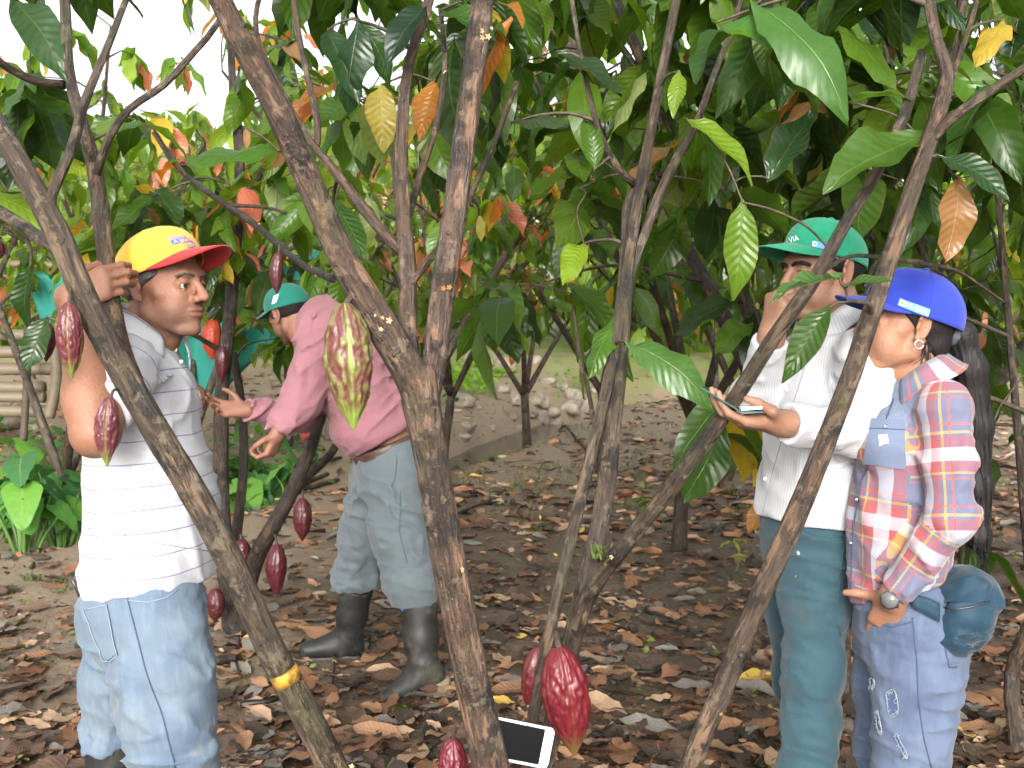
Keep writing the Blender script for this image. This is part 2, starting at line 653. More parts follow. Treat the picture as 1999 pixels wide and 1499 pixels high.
def hair_mat(name, base):
    t = NT(name)
    w = t.noise(1.0, 3, vec=t.scale(t.coord(), (260, 260, 40)))
    c = t.mix(w, base, tuple(x * 2.2 + 0.006 for x in base))
    t.bsdf(c, 0.5, 0.22, t.bump(w, 0.6, 0.004))
    return t.m
M_HAIR = hair_mat('black_hair', (0.007, 0.006, 0.006))
M_HAIR_GREY = hair_mat('greying_hair', (0.035, 0.032, 0.030))

def cloth(name, color, rough=0.85, weave=900, dirt=0.0, sheen=0.15, color2=None, amp=0.35, dirt_col=(0.16, 0.12, 0.08)):
    t = NT(name)
    co = t.coord()
    f = t.noise(9, 4, vec=co)
    g = t.noise(weave, 2, vec=co)
    c = t.mix(t.math('MULTIPLY', t.step(f, 0.3, 0.7), amp), color, color2 or tuple(x * 0.78 for x in color))
    c = t.mix(t.math('MULTIPLY', t.step(g, 0.35, 0.65), 0.16), c, tuple(min(1, x * 1.35 + 0.01) for x in color))
    if dirt:
        dn = t.noise(5.5, 5, 0.65, vec=co)
        c = t.mix(t.math('MULTIPLY', t.step(dn, 0.56, 0.74), dirt), c, dirt_col)
    wr = t.noise(34, 3, vec=co, dist=0.6)
    h = t.math('ADD', t.math('MULTIPLY', wr, 1.0), t.math('MULTIPLY', g, 0.25))
    t.bsdf(c, rough, 0.25, t.bump(h, 0.35, 0.006), sheen=sheen)
    return t.m

def denim(name, color, fade, dirt=0.3, worn=0.6):
    t = NT(name)
    co = t.coord()
    u, v = t.uv()
    tw = t.math('SINE', t.math('MULTIPLY', t.math('ADD', u, t.math('MULTIPLY', v, 0.8)), 3200.0))
    f = t.noise(7, 4, vec=co)
    st = t.noise(1.0, 4, vec=t.scale(t.coord('UV'), (70, 14, 1)))
    c = t.mix(t.math('MULTIPLY', t.step(f, 0.32, 0.68), worn), color, fade)
    c = t.mix(t.math('MULTIPLY', t.step(st, 0.45, 0.75), 0.35), c, tuple(min(1, x * 1.25) for x in fade))
    c = t.mix(t.math('MULTIPLY', t.math('ADD', tw, 1.0), 0.03), c, (0.5, 0.55, 0.6))
    dn = t.noise(4.6, 5, 0.65, vec=co)
    c = t.mix(t.math('MULTIPLY', t.step(dn, 0.55, 0.75), dirt), c, (0.30, 0.27, 0.20))
    wr = t.noise(30, 3, vec=co, dist=0.8)
    t.bsdf(c, 0.88, 0.2, t.bump(t.math('ADD', wr, t.math('MULTIPLY', st, 0.3)), 0.4, 0.006), sheen=0.1)
    return t.m

def polo_mat():
    t = NT('striped_polo_knit')
    co = t.coord()
    u, v = t.uv()
    wob = t.math('MULTIPLY', t.math('SUBTRACT', t.noise(6, 2, vec=co), 0.5), 0.012)
    ph = t.math('FRACT', t.math('DIVIDE', t.math('ADD', v, wob), 0.0470))
    line = t.math('LESS_THAN', t.math('ABSOLUTE', t.math('SUBTRACT', ph, 0.5)), 0.027)
    f = t.noise(5, 4, vec=co)
    c = t.mix(t.math('MULTIPLY', t.step(f, 0.4, 0.75), 0.3), (0.46, 0.465, 0.495), (0.40, 0.40, 0.415))
    c = t.mix(t.math('MULTIPLY', line, 0.8), c, (0.15, 0.10, 0.26))
    g = t.noise(800, 2, vec=co)
    wr = t.noise(20, 3, vec=co, dist=0.7)
    t.bsdf(c, 0.85, 0.2, t.bump(t.math('ADD', wr, t.math('MULTIPLY', g, 0.25)), 0.35, 0.006), sheen=0.1)
    return t.m

def pin_mat():
    t = NT('pinstripe_cotton')
    co = t.coord()
    u, v = t.uv()
    ph = t.math('FRACT', t.math('DIVIDE', u, 0.0064))
    line = t.math('LESS_THAN', ph, 0.24)
    c = t.mix(t.math('MULTIPLY', line, 0.45), (0.45, 0.455, 0.47), (0.23, 0.24, 0.29))
    wr = t.noise(24, 3, vec=co, dist=0.8)
    t.bsdf(c, 0.8, 0.2, t.bump(wr, 0.4, 0.006), sheen=0.1)
    return t.m

def plaid_mat():
    t = NT('plaid_flannel')
    co = t.coord()
    u, v = t.uv()
    navy, red, yel, mar, whi = (0.115, 0.125, 0.185), (0.40, 0.085, 0.075), (0.48, 0.30, 0.075), (0.29, 0.072, 0.078), (0.43, 0.43, 0.47)
    st = [(0, navy), (.26, red), (.29, navy), (.36, yel), (.395, navy), (.43, mar), (.56, whi), (.73, mar), (.86, yel), (.89, navy), (.93, red), (.955, navy)]
    a = t.ramp(t.math('FRACT', t.math('DIVIDE', t.math('ADD', u, 1.02), 0.165)), st, 'CONSTANT')
    b = t.ramp(t.math('FRACT', t.math('DIVIDE', t.math('ADD', v, 0.965), 0.165)), st, 'CONSTANT')
    c = t.mix(0.5, a, b)
    s = t.n('SeparateColor')
    t.set(s.inputs[0], t.attr())
    cham = t.mix(t.step(t.noise(300, 2, vec=co), 0.3, 0.7), (0.115, 0.145, 0.215), (0.165, 0.195, 0.265))
    c = t.mix(s.outputs[0], c, cham)
    g = t.noise(700, 2, vec=co)
    wr = t.noise(22, 3, vec=co, dist=0.8)
    t.bsdf(c, 0.88, 0.2, t.bump(t.math('ADD', wr, t.math('MULTIPLY', g, 0.2)), 0.35, 0.006), sheen=0.15)
    return t.m

def rubber_mat():
    t = NT('muddy_rubber')
    co = t.coord()
    f = t.noise(11, 5, 0.65, vec=co)
    c = t.mix(t.math('MULTIPLY', t.step(f, 0.48, 0.75), 0.55), (0.016, 0.017, 0.016), (0.115, 0.10, 0.075))
    t.bsdf(c, t.math('ADD', 0.38, t.math('MULTIPLY', f, 0.3)), 0.4, t.bump(f, 0.25, 0.004))
    return t.m

M_POLO, M_PIN, M_PLAID, M_RUBBER = polo_mat(), pin_mat(), plaid_mat(), rubber_mat()
M_JEANS1 = denim('faded_denim', (0.072, 0.110, 0.165), (0.145, 0.185, 0.215), dirt=0.45)
M_JEANS3 = denim('mid_blue_denim', (0.048, 0.068, 0.122), (0.092, 0.122, 0.185), dirt=0.0, worn=0.8)
M_TEAL = cloth('teal_twill', (0.022, 0.056, 0.074), color2=(0.034, 0.072, 0.088), dirt=0.2)
M_GREY = cloth('grey_work_cotton', (0.098, 0.120, 0.133), color2=(0.076, 0.094, 0.105), dirt=0.15)
M_PINK = cloth('dusty_pink_cotton', (0.26, 0.118, 0.137), color2=(0.22, 0.096, 0.115), sheen=0.1)
M_YEL = cloth('yellow_cap_cotton', (0.70, 0.40, 0.05), color2=(0.64, 0.35, 0.035), dirt=0.15, weave=1400)
M_RED = cloth('red_cap_cotton', (0.50, 0.020, 0.020), weave=1400)
M_GRN = cloth('green_cap_cotton', (0.012, 0.225, 0.125), weave=1400)
M_GRN2 = cloth('sea_green_cap_cotton', (0.010, 0.145, 0.108), weave=1400)
M_BLU = cloth('blue_cap_cotton', (0.020, 0.040, 0.33), weave=1400)
M_BAG = cloth('blue_bag_nylon', (0.006, 0.028, 0.050), color2=(0.009, 0.038, 0.062), rough=0.6, dirt=0.3, dirt_col=(0.03, 0.06, 0.11))
M_WHITE = simple('white_print', (0.80, 0.80, 0.80), 0.7)
M_INK_BLUE = simple('blue_print', (0.06, 0.12, 0.55), 0.7)
M_BADGE = simple('badge_blue', (0.10, 0.27, 0.75), 0.6)
M_BADGE2 = simple('badge_light_blue', (0.16, 0.42, 0.86), 0.6)
M_GREYINK = simple('grey_print', (0.20, 0.20, 0.20), 0.7)
M_LEATHER = simple('brown_leather', (0.055, 0.028, 0.020), 0.45, noise=(30, 1.5))
M_SOLE = simple('tan_rubber_sole', (0.24, 0.19, 0.12), 0.7, noise=(40, 0.6))
M_METAL = simple('steel', (0.55, 0.53, 0.50), 0.28, metal=1.0)
M_DARK = simple('dark_dial', (0.03, 0.035, 0.04), 0.25)
M_THREAD = simple('pale_thread', (0.24, 0.27, 0.31), 0.9)
M_SEAM1 = simple('seam_thread_light', (0.20, 0.25, 0.31), 0.9)
M_SEAM2 = simple('seam_thread_blue', (0.045, 0.065, 0.12), 0.9)
M_SEAM3 = simple('seam_thread_teal', (0.03, 0.07, 0.09), 0.9)
M_TEE = cloth('pale_blue_tee', (0.66, 0.72, 0.74), color2=(0.40, 0.55, 0.62), amp=0.6)
M_BUTTON = simple('shirt_button', (0.7, 0.68, 0.63), 0.3)

def eye_mat():
    t = NT('eye')
    t.bsdf(t.attr(), 0.12, 0.5)
    return t.m
M_EYE = eye_mat()

from mathutils.bvhtree import BVHTree
class Surf:
    """a finished surface that patches, seams and print can be laid on"""
    def __init__(s, V, F):
        s.t = BVHTree.FromPolygons([tuple(v) for v in V], [tuple(int(i) for i in f) for f in F])
    def hit(s, px, py, off=0.0015):
        o = Vector((0, 0, CAM_H))
        d = (Vector(at(px, py, 1.0)) - o).normalized()
        h = s.t.ray_cast(o, d)
        if h[0] is None:
            h = s.t.find_nearest(Vector(at(px, py, s.d)) if hasattr(s, 'd') else o + d * 2.5)
        n = h[1]
        if n.dot(d) > 0: n = -n
        return np.array(h[0] + n * off)

def patch(surf, corners, mat, nu=6, nv=6, off=0.002, name='patch', thick=0.001):
    """a thin sheet laid on a surface; corners in order top-left, top-right, bottom-right, bottom-left"""
    c = np.array(corners, float)
    V = []
    for j in range(nv + 1):
        for i in range(nu + 1):
            s, t = i / nu, j / nv
            p = (c[0] * (1 - s) + c[1] * s) * (1 - t) + (c[3] * (1 - s) + c[2] * s) * t
            V.append(surf.hit(p[0], p[1], off))
    n = nu + 1
    F = np.array([(j * n + i, j * n + i + 1, (j + 1) * n + i + 1, (j + 1) * n + i) for j in range(nv) for i in range(nu)])
    uv = [(i / nu, j / nv) for j in range(nv + 1) for i in range(nu + 1)]
    return mesh_from(name, V, F, mat, uv=uv)

def seam(surf, pts, mat, r=0.0011, off=0.0012, name='seam', step=9):
    c = np.array(pts, float)
    P = []
    for a, b in zip(c[:-1], c[1:]):
        k = max(1, int(np.linalg.norm(b - a) / step))
        for i in range(k):
            q = a + (b - a) * i / k
            P.append(surf.hit(q[0], q[1], off))
    P.append(surf.hit(c[-1][0], c[-1][1], off))
    return tube_mesh(name, P, [r] * len(P), mat, sides=5, raw=True)

def text_shapes(words):
    """flat outlines of the words, cut into triangles"""
    obs = []
    for w in words:
        cu = bpy.data.curves.new('t', 'FONT')
        cu.body = w
        cu.resolution_u = 3
        ob = bpy.data.objects.new('t', cu)
        COL.objects.link(ob)
        obs.append(ob)
    bpy.context.view_layer.update()
    dg = bpy.context.evaluated_depsgraph_get()
    out = {}
    for w, ob in zip(words, obs):
        me = bpy.data.meshes.new_from_object(ob.evaluated_get(dg))
        bm = bmesh.new()
        bm.from_mesh(me)
        bmesh.ops.triangulate(bm, faces=bm.faces[:])
        out[w] = (np.array([v.co[:2] for v in bm.verts]), [[v.index for v in f.verts] for f in bm.faces])
        bm.free()
        bpy.data.meshes.remove(me)
    for ob in obs:
        cu = ob.data
        bpy.data.objects.remove(ob)
        bpy.data.curves.remove(cu)
    return out
TEXTS = text_shapes(['YAMAHA', 'A', 'COL', 'Ensa', 'SAVIA', 'El campo\nes de todos', 'Minagricultura'])

def print_text(surf, txt, corners, mat, off=0.0022, name='print', shear=0.0):
    P, F = TEXTS[txt]
    P = (P - P.min(0)) / (P.max(0) - P.min(0) + 1e-9)
    c = np.array(corners, float)
    V = []
    for s, t in P:
        t = 1 - t
        p = (c[0] * (1 - s) + c[1] * s) * (1 - t) + (c[3] * (1 - s) + c[2] * s) * t
        V.append(surf.hit(p[0], p[1], off))
    return mesh_from(name, V, F, mat, smooth_shade=False)

def spline(P, n):
    """Catmull-Rom through the points (any dimension), n samples per span"""
    P = np.asarray(P, float)
    Q = np.vstack([2 * P[0] - P[1], P, 2 * P[-1] - P[-2]])
    out = []
    for i in range(1, len(Q) - 2):
        p0, p1, p2, p3 = Q[i - 1:i + 3]
        k = n if isinstance(n, int) else max(2, int(np.linalg.norm((p2 - p1)[:3]) / n))
        for t in np.arange(k) / k:
            out.append(0.5 * (2 * p1 + (p2 - p0) * t + (2 * p0 - 5 * p1 + 4 * p2 - p3) * t * t + (3 * p1 - p0 - 3 * p2 + p3) * t ** 3))
    out.append(P[-1])
    return np.array(out)

def tube_geo(P, rad, sides=8, bark=0.0, seed=0, cap=True):
    P = np.asarray(P, float)
    rad = np.asarray(rad, float)
    n = len(P)
    T = np.gradient(P, axis=0)
    T /= np.linalg.norm(T, axis=1, keepdims=True) + 1e-12
    ref = unit(np.cross(T[0], (0.21, 0.97, 0.11)))
    th = np.linspace(0, 2 * np.pi, sides, endpoint=False)
    sl = np.concatenate([[0], np.cumsum(np.linalg.norm(np.diff(P, axis=0), axis=1))])
    E1 = np.zeros((n, 3))
    for i in range(n):
        ref = ref - (ref @ T[i]) * T[i]
        ref = ref / math.sqrt(ref @ ref)
        E1[i] = ref
    E2 = np.cross(T, E1)
    r = np.repeat(rad[:, None], sides, 1)
    if bark:
        cs, sn = np.cos(th), np.sin(th)
        g = lambda k, m: np.stack([np.broadcast_to(cs * k, (n, sides)), np.broadcast_to(sn * k, (n, sides)), np.broadcast_to(sl[:, None] * m, (n, sides))], -1)
        r = r * (1 + bark * fbm(g(1.6, 8) + seed * 7.3, 2, seed) + bark * 0.55 * vnoise(g(6, 24) + seed * 3.1, seed + 5) + bark * 0.4 * vnoise(g(11, 60) + seed, seed + 6))
    V = P[:, None] + (np.cos(th) * r)[..., None] * E1[:, None] + (np.sin(th) * r)[..., None] * E2[:, None]
    mr = rad.mean()
    s = sl[-1]
    uv = np.stack([np.broadcast_to(th * mr, (n, sides)), np.broadcast_to(sl[:, None], (n, sides))], -1)
    F = []
    for i in range(n - 1):
        a = i * sides + np.arange(sides)
        c = i * sides + (np.arange(sides) + 1) % sides
        F.append(np.stack([a, c, c + sides, a + sides], 1))
    F = np.vstack(F)
    V = V.reshape(-1, 3)
    uv = uv.reshape(-1, 2)
    if cap:
        k = len(V)
        V = np.vstack([V, P[0], P[-1]])
        uv = np.vstack([uv, [0, 0], [0, s]])
        a = np.arange(sides)
        c = (a + 1) % sides
        F = np.vstack([F, np.stack([c, a, np.full(sides, k), np.full(sides, k)], 1), np.stack([a + (n - 1) * sides, c + (n - 1) * sides, np.full(sides, k + 1), np.full(sides, k + 1)], 1)])
    return V, F, uv

def quads_ok(F):
    """faces with a doubled last corner become triangles"""
    return [list(map(int, f)) if f[2] != f[3] else [int(x) for x in f[:3]] for f in F]

def tube_mesh(name, P, rad, mat, sides=8, raw=False, bark=0.0, seed=0, step=0.03):
    if not raw:
        Q = spline(np.hstack([np.asarray(P, float), np.asarray(rad, float)[:, None]]), step)
        P, rad = Q[:, :3], Q[:, 3]
    V, F, uv = tube_geo(P, rad, sides, bark, seed, cap=True)
    return mesh_from(name, V, quads_ok(F), mat, uv=uv)
# ------------------------------------------------------------------ caps
def cap_build(root, O, M, s, mat_c, mat_b, tilt=8, hgt=0.115, brim=0.072, shift=(0, 0, 0.045), arch=0.020, droop=0.16, a=0.107, b=0.086, back_open=False):
    """baseball cap in the frame of a head: crown of six panels, arched brim, button. Returns surfaces for print"""
    Rt = M @ np.array(Matrix.Rotation(R(tilt), 3, 'Y'))
    o = O + M @ (np.array(shift) * s)
    W = lambda q: o + (np.asarray(q, float) * s) @ Rt.T
    nt, nz = 60, 14
    V = []
    for j in range(nz + 1):
        t = j / nz
        for i in range(nt):
            th = 2 * math.pi * i / nt
            r = (1 - t ** 2.5) ** 0.56
            c, sn = math.cos(th), math.sin(th)
            front = max(0, c)
            z0 = -0.002 + arch * front * front * (1 - (sn * 0.9) ** 2) - 0.006 * max(0, -c)
            z = z0 + (hgt - z0) * t
            # the front panels stand up steeper than the back
            rr = r ** (0.82 if c > 0.3 else 1.0)
            dth = ((th / (math.pi / 3) + 0.5) % 1 - 0.5) * math.pi / 3
            rr *= 1 - 0.012 * math.exp(-(dth / 0.045) ** 2) * (1 - t)
            wob = 0.012 * float(vnoise(np.array([c * 1.7 + s * 9, sn * 1.7, t * 3.0]), 3)) * (0.3 + t)
            V.append((a * rr * c * (1 + wob) - 0.004, b * rr * sn * (1 + wob), z))
    V.append((-0.004, 0, hgt + 0.001))
    top = len(V) - 1
    F = []
    for j in range(nz):
        for i in range(nt):
            i2 = (i + 1) % nt
            if back_open and j < 3 and abs((i - nt / 2)) < 4.5 - j * 1.1: continue
            F.append((j * nt + i, j * nt + i2, (j + 1) * nt + i2, (j + 1) * nt + i))
    # top ring is a point already: close with the button
    V = W(np.array(V))
    me = mesh_from('cap_crown', V, [tuple(f) for f in F], mat_c)
    crown = put('cap', me, root)
    mod = crown.modifiers.new('thickness', 'SOLIDIFY')
    mod.thickness = 0.002
    mod.offset = -1
    # sweat band edge stitched round the rim
    # brim
    ns, nl = 28, 10
    BV = []
    for side in (0, 1):
        for j in range(nl + 1):
            t = j / nl
            for i in range(ns + 1):
                u = -1 + 2 * i / ns
                th = u * R(72)
                x0, y0 = (a + 0.001) * math.cos(th) - 0.004, (b + 0.001) * math.sin(th)
                ext = brim * (1 - abs(u) ** 2.6) ** 0.6
                x = x0 + ext * t
                y = y0 * (1 + 0.04 * t)
                z = arch * (1 - (y / b) ** 2) - 0.001 - droop * (x - x0) - 0.0035 * side
                BV.append((x, y, z))
    n1 = ns + 1
    half = n1 * (nl + 1)
    BF = []
    for j in range(nl):
        for i in range(ns):
            q = (j * n1 + i, (j + 1) * n1 + i, (j + 1) * n1 + i + 1, j * n1 + i + 1)
            BF.append(q)
            BF.append(tuple(half + k for k in q[::-1]))
    for i in range(ns):
        e = nl * n1 + i
        BF.append((e, half + e, half + e + 1, e + 1))
    BV = W(np.array(BV))
    bo = put('brim', mesh_from('cap_brim', BV, [tuple(f) for f in BF], mat_b), crown)
    bV, bF = sdf_mesh([('+', 0, 0, [Ell(W((-0.004, 0, hgt + 0.001)), np.array((.0075, .0075, .0035)) * s, Rt)])], 0.0012)
    put('button', mesh_from('cap_button', bV, bF, mat_c), crown)
    for k in range(6):
        i = int((k + .5) * nt / 6)
        put('panel_seam', tube_mesh('panel_seam', [V[j * nt + i] for j in range(nz)] + [W((-0.004, 0, hgt + .0005))], [.0010] * (nz + 1), mat_c, 5, raw=True), crown)
    for t in (3, 5, 7):
        put('stitching', tube_mesh('stitching', [BV[t * n1 + i] for i in range(1, ns)], [.0007] * (ns - 1), mat_b, 4, raw=True), bo)
    sf = Surf(V, F)
    return crown, sf, Surf(BV, BF), W

def eyes_build(root, L, M, s, look=(1, 0, 0)):
    look = unit(look)
    for y in (1, -1):
        c = L(.0735, y * .0325, 0)
        bm = bmesh.new()
        bmesh.ops.create_uvsphere(bm, u_segments=20, v_segments=14, radius=0.0138 * s)
        V = np.array([v.co[:] for v in bm.verts])
        F = [[v.index for v in f.verts] for f in bm.faces]
        bm.free()
        q = Vector(M @ look).to_track_quat('Z', 'Y').to_matrix()
        ang = np.arccos(np.clip(V[:, 2] / (0.0138 * s), -1, 1))
        col = np.where((ang < 0.20)[:, None], (0.004, 0.003, 0.003), np.where((ang < 0.50)[:, None], (0.035, 0.015, 0.008), (0.60, 0.55, 0.52)))
        put('eye', mesh_from('eye', V @ np.array(q).T + c, F, M_EYE, col=col), root)

def brows_build(root, L, mat=M_HAIR, h=0.022, th=1.0):
    for y in (1, -1):
        pts = [L(.0935, y * .012, h - .001), L(.0935, y * .026, h + .003), L(.0885, y * .041, h + .0035), L(.0765, y * .055, h - .003)]
        V, F = sdf_mesh([('+', .003, 0, [Cone(p, q, .0034 * th, .0034 * th) for p, q in zip(pts[:-1], pts[1:])])], 0.0016)
        put('eyebrow', mesh_from('eyebrow', V, F, mat), root)

def skin_build(root, groups, tone, L=None, M=None, O=None, s=1.0, stubble=0.0, h=0.0034, lips=(0.30, 0.09, 0.075), beard=None, hidden=None):
    V, F = sdf_mesh(groups, h)
    if hidden:
        V2, F2 = sdf_mesh([('+', .04, .02, hidden)], .014)
        F = np.vstack([F, F2 + len(V)])
        V = np.vstack([V, V2])
    col = np.tile(np.array(tone), (len(V), 1))
    n = fbm(V * 22, 2, 4)[:, None]
    col = col * (1 + 0.07 * n)
    if O is not None:
        p = (V - O) @ M / s
        w = np.exp(-(((p[:, 0] - .097) / .012) ** 2) - ((p[:, 1]) / .019) ** 2 - ((p[:, 2] + .0615) / .0075) ** 2)[:, None]
        col = col * (1 - 0.7 * w) + np.array(lips) * 0.7 * w
        rd = np.exp(-(((p[:, 0] - .108) / .02) ** 2) - ((p[:, 1]) / .022) ** 2 - ((p[:, 2] + .03) / .018) ** 2)[:, None] * 0.25
        rd = rd + np.exp(-((p[:, 0] + .012) / .03) ** 2 - ((np.abs(p[:, 1]) - .083) / .012) ** 2 - (p[:, 2] / .04) ** 2)[:, None] * 0.25
        col = col * (1 - rd) + np.array((tone[0] * 1.05, tone[1] * 0.72, tone[2] * 0.68)) * rd
        if stubble:
            jaw = smooth(-.035, -.062, p[:, 2]) * smooth(-.03, .03, p[:, 0]) * smooth(-.135, -.115, p[:, 2])
            mou = np.exp(-((p[:, 2] + .046) / .008) ** 2 - (p[:, 1] / .03) ** 2) * (p[:, 0] > .06)
            m = np.clip(jaw + mou, 0, 1)
            m = m * np.clip(np.abs(p[:, 1]) / .02 + np.abs(p[:, 2] + .0615) / .02, 0, 1)
            m = (m * stubble * (0.75 + 0.25 * n[:, 0]))[:, None]
            col = col * (1 - m) + np.array(beard or (0.075, 0.052, 0.042)) * m
    return V, F, mesh_from('skin', V, F, M_SKIN, col=np.clip(col, 0, 1))

def boot_groups(ank, toe_dir, top, up=(0, 0, 1), lift=0.0, s=1.0, r_top=0.072, pitch=0.0):
    """ank: middle of the ankle 9 cm above the sole; top: middle of the shaft's rim"""
    f = unit(toe_dir)
    upv = unit(up)
    sd = unit(np.cross(upv, f))
    upv = np.cross(f, sd)
    p = lambda x, z: ank + (f * x + upv * z) * s
    mid = ank + (top - ank) * 0.45
    g = [('+', .03, .03, [Cone(ank, mid, .054 * s, .060 * s), Cone(mid, top, .060 * s, r_top * s),
                         Cone(p(-.025, -.045), p(.06, -.045), .040 * s, .041 * s), Cone(p(.05, -.045), p(.165, -.052), .040 * s, .034 * s, sd, 1.18), Cone(ank, p(.10, -.035), .046 * s, .032 * s)]),
         ('&', 0, .004, [Plane(p(0, -.083), -upv)]), ('&', 0, .002, [Plane(top, unit(top - mid))])]
    sole = [('+', .012, .01, [Cone(p(-.03, -.088), p(.05, -.088), .039 * s, .037 * s), Cone(p(.05, -.088), p(.165, -.088), .040 * s, .036 * s, sd, 1.18)]),
            ('&', 0, .002, [Plane(p(0, -.074), upv), Plane(p(0, -.096), -upv)]),
            ('-', 0, .003, [Box(p(.042, -.100), np.array((.020, .08, .010)) * s, np.stack([f, sd, upv], 1))])]
    return g, sole

def boot_build(root, *a, name='boot', sole_mat=None, **k):
    g, sole = boot_groups(*a, **k)
    ank, top = a[0], a[2]
    V, F = sdf_mesh(g, 0.005, folds=rnd_folds(ank + (top - ank) * .02, ank + (top - ank) * .5, .058, 7, w=.012, hgt=.006, seed=int(abs(ank[0]) * 100)))
    o = put(name, mesh_from(name, V, F, M_RUBBER), root)
    V2, F2 = sdf_mesh(sole, 0.004)
    put('sole', mesh_from('sole', V2, F2, sole_mat or M_RUBBER), o)
    return o, Surf(V, F)

def garment(root, name, groups, mat, h=0.0062, folds=None, bones=None, disp=None, col=None):
    V, F = sdf_mesh(groups, h, folds=folds, disp=disp)
    uv = which = None
    if bones: uv, which = cloth_uv(V, F, bones)
    c = col(V, which) if col else None
    o = put(name, mesh_from(name, V, F, mat, uv=uv, col=c), root)
    sf = Surf(V, F)
    sf.V, sf.F, sf.uvw = V, F, which
    return o, sf

def strip_mesh(name, rows, mat, thick=0.0022, uvs=None, sub=3):
    """a sheet through rows of points, given thickness"""
    rows = [spline(np.array(r, float), sub) for r in rows]
    rows = np.array(rows)
    rr = np.stack([spline(rows[:, i], sub) for i in range(rows.shape[1])], 1)
    m, n = rr.shape[:2]
    V = rr.reshape(-1, 3)
    F = [(j * n + i, j * n + i + 1, (j + 1) * n + i + 1, (j + 1) * n + i) for j in range(m - 1) for i in range(n - 1)]
    st = np.concatenate([[0], np.cumsum(np.linalg.norm(np.diff(rr[0], axis=0), axis=1))])
    sv = np.concatenate([[0], np.cumsum(np.linalg.norm(np.diff(rr[:, 0], axis=0), axis=1))])
    uv = [(st[i], sv[j]) for j in range(m) for i in range(n)]
    return mesh_from(name, V, F, mat, uv=uv)

def sheet(name, rows, mat, parent, thick=0.0025, sub=3, col=None):
    me = strip_mesh(name, rows, mat, sub=sub)
    if col is not None:
        a = me.color_attributes.new('tint', 'FLOAT_COLOR', 'POINT')
        a.data.foreach_set('color', np.tile(np.array((*col, 1.0), np.float32), len(me.vertices)))
    o = put(name, me, parent)
    m = o.modifiers.new('thickness', 'SOLIDIFY')
    m.thickness = thick
    m.offset = 0
    return o

def collar(parent, O, axis, front, rx, ry, mat, h_stand=0.028, fall=0.048, gap=R(28), flare=0.022, name='collar', tip=0.02, col=None, drop=0.028):
    """turned-down collar round a neck: O middle of the neck opening, axis the neck's direction, front the throat's side"""
    z = unit(axis)
    x = unit(np.asarray(front, float) - (np.asarray(front, float) @ z) * z)
    y = np.cross(z, x)
    n = 25
    rows = [[], [], [], []]
    for i in range(n):
        th = gap + (2 * math.pi - 2 * gap) * i / (n - 1)
        c, s = math.cos(th), math.sin(th)
        fr = max(0.0, c) ** 2
        rad = lambda k: x * c * rx * k + y * s * ry * k
        b = O + rad(1.0) - z * (0.004 + (drop + .002) * fr)
        t = O + rad(0.98) + z * (h_stand * (1 - 0.75 * fr) - drop * fr)
        e = O + rad(1 + flare / rx * 0.7) + z * (h_stand * (1 - 0.8 * fr) - fall * 0.5 - drop * fr)
        f = O + rad(1 + flare / rx * 1.15) - z * (fall * (0.72 + 0.3 * fr) - h_stand * (1 - .8 * fr) + tip * fr + drop * fr)
        for r, p in zip(rows, (b, t, e, f)): r.append(p)
    return sheet(name, rows, mat, parent, sub=2, col=col)
# ------------------------------------------------------------------ the lie of the land
STREAM = np.array([(3.5, 24), (1.0, 19.5), (-.05, 16.0), (-.55, 13.6), (-1.5, 11.6), (-2.5, 9.9), (-3.3, 8.6), (-4.3, 7.6), (-6.5, 6.8), (-10, 6.0)], float)
def stream_dist(x, y):
    x, y = np.asarray(x, float), np.asarray(y, float)
    best = np.full(x.shape, 1e9)
    sg = np.zeros(x.shape)
    for a, b in zip(STREAM[:-1], STREAM[1:]):
        d = b - a
        t = np.clip(((x - a[0]) * d[0] + (y - a[1]) * d[1]) / (d @ d), 0, 1)
        ex, ey = x - a[0] - t * d[0], y - a[1] - t * d[1]
        q = np.hypot(ex, ey)
        m = q < best
        best = np.where(m, q, best)
        sg = np.where(m, np.sign(d[0] * ey - d[1] * ex), sg)
    return best, sg          # sg > 0: the photographer's side

def ground_z(x, y, fine=True):
    x, y = np.asarray(x, float), np.asarray(y, float)
    s, sg = stream_dist(x, y)
    far = smooth(0.3, 3.5, s) * (sg < 0)
    wide = 0.62 + 0.35 * smooth(11, 8, y) * (x < 0)
    z = 0.52 * far - 0.55 * np.exp(-(s / wide) ** 4 * 0.9) * smooth(40, 24, y)
    z = z + 0.10 * np.exp(-((s - 1.3) / 0.7) ** 2) * (sg > 0) * smooth(11, 8, y)
    z = z + 0.03 * np.maximum(y - 22, 0) + 0.10 * np.exp(-((x + .85) ** 2 + (y - 2.5) ** 2) / .5)
    p = np.stack([x, y, 0 * x], -1)
    z = z + 0.035 * fbm(p * 0.9, 2, 61) * smooth(1.0, 6.0, y)
    if fine: z = z + 0.012 * fbm(p * 5.0, 3, 71)
    return z

def ground_at(px, py):
    """where the line of sight px, py meets the land"""
    o = A(0, 0, CAM_H)
    d = at(px, py, 1.0) - o
    t0, t1 = 1.2, 60.0
    for fine, m in ((False, 160), (True, 24), (True, 16)):
        t = np.linspace(t0, t1, m) if fine else np.geomspace(t0, t1, m)
        P = o + t[:, None] * d
        below = P[:, 2] < ground_z(P[:, 0], P[:, 1], fine)
        i = int(np.argmax(below)) if below.any() else m - 1
        t0, t1 = t[max(0, i - 2)], t[min(m - 1, i + 1)]
    return P[i]

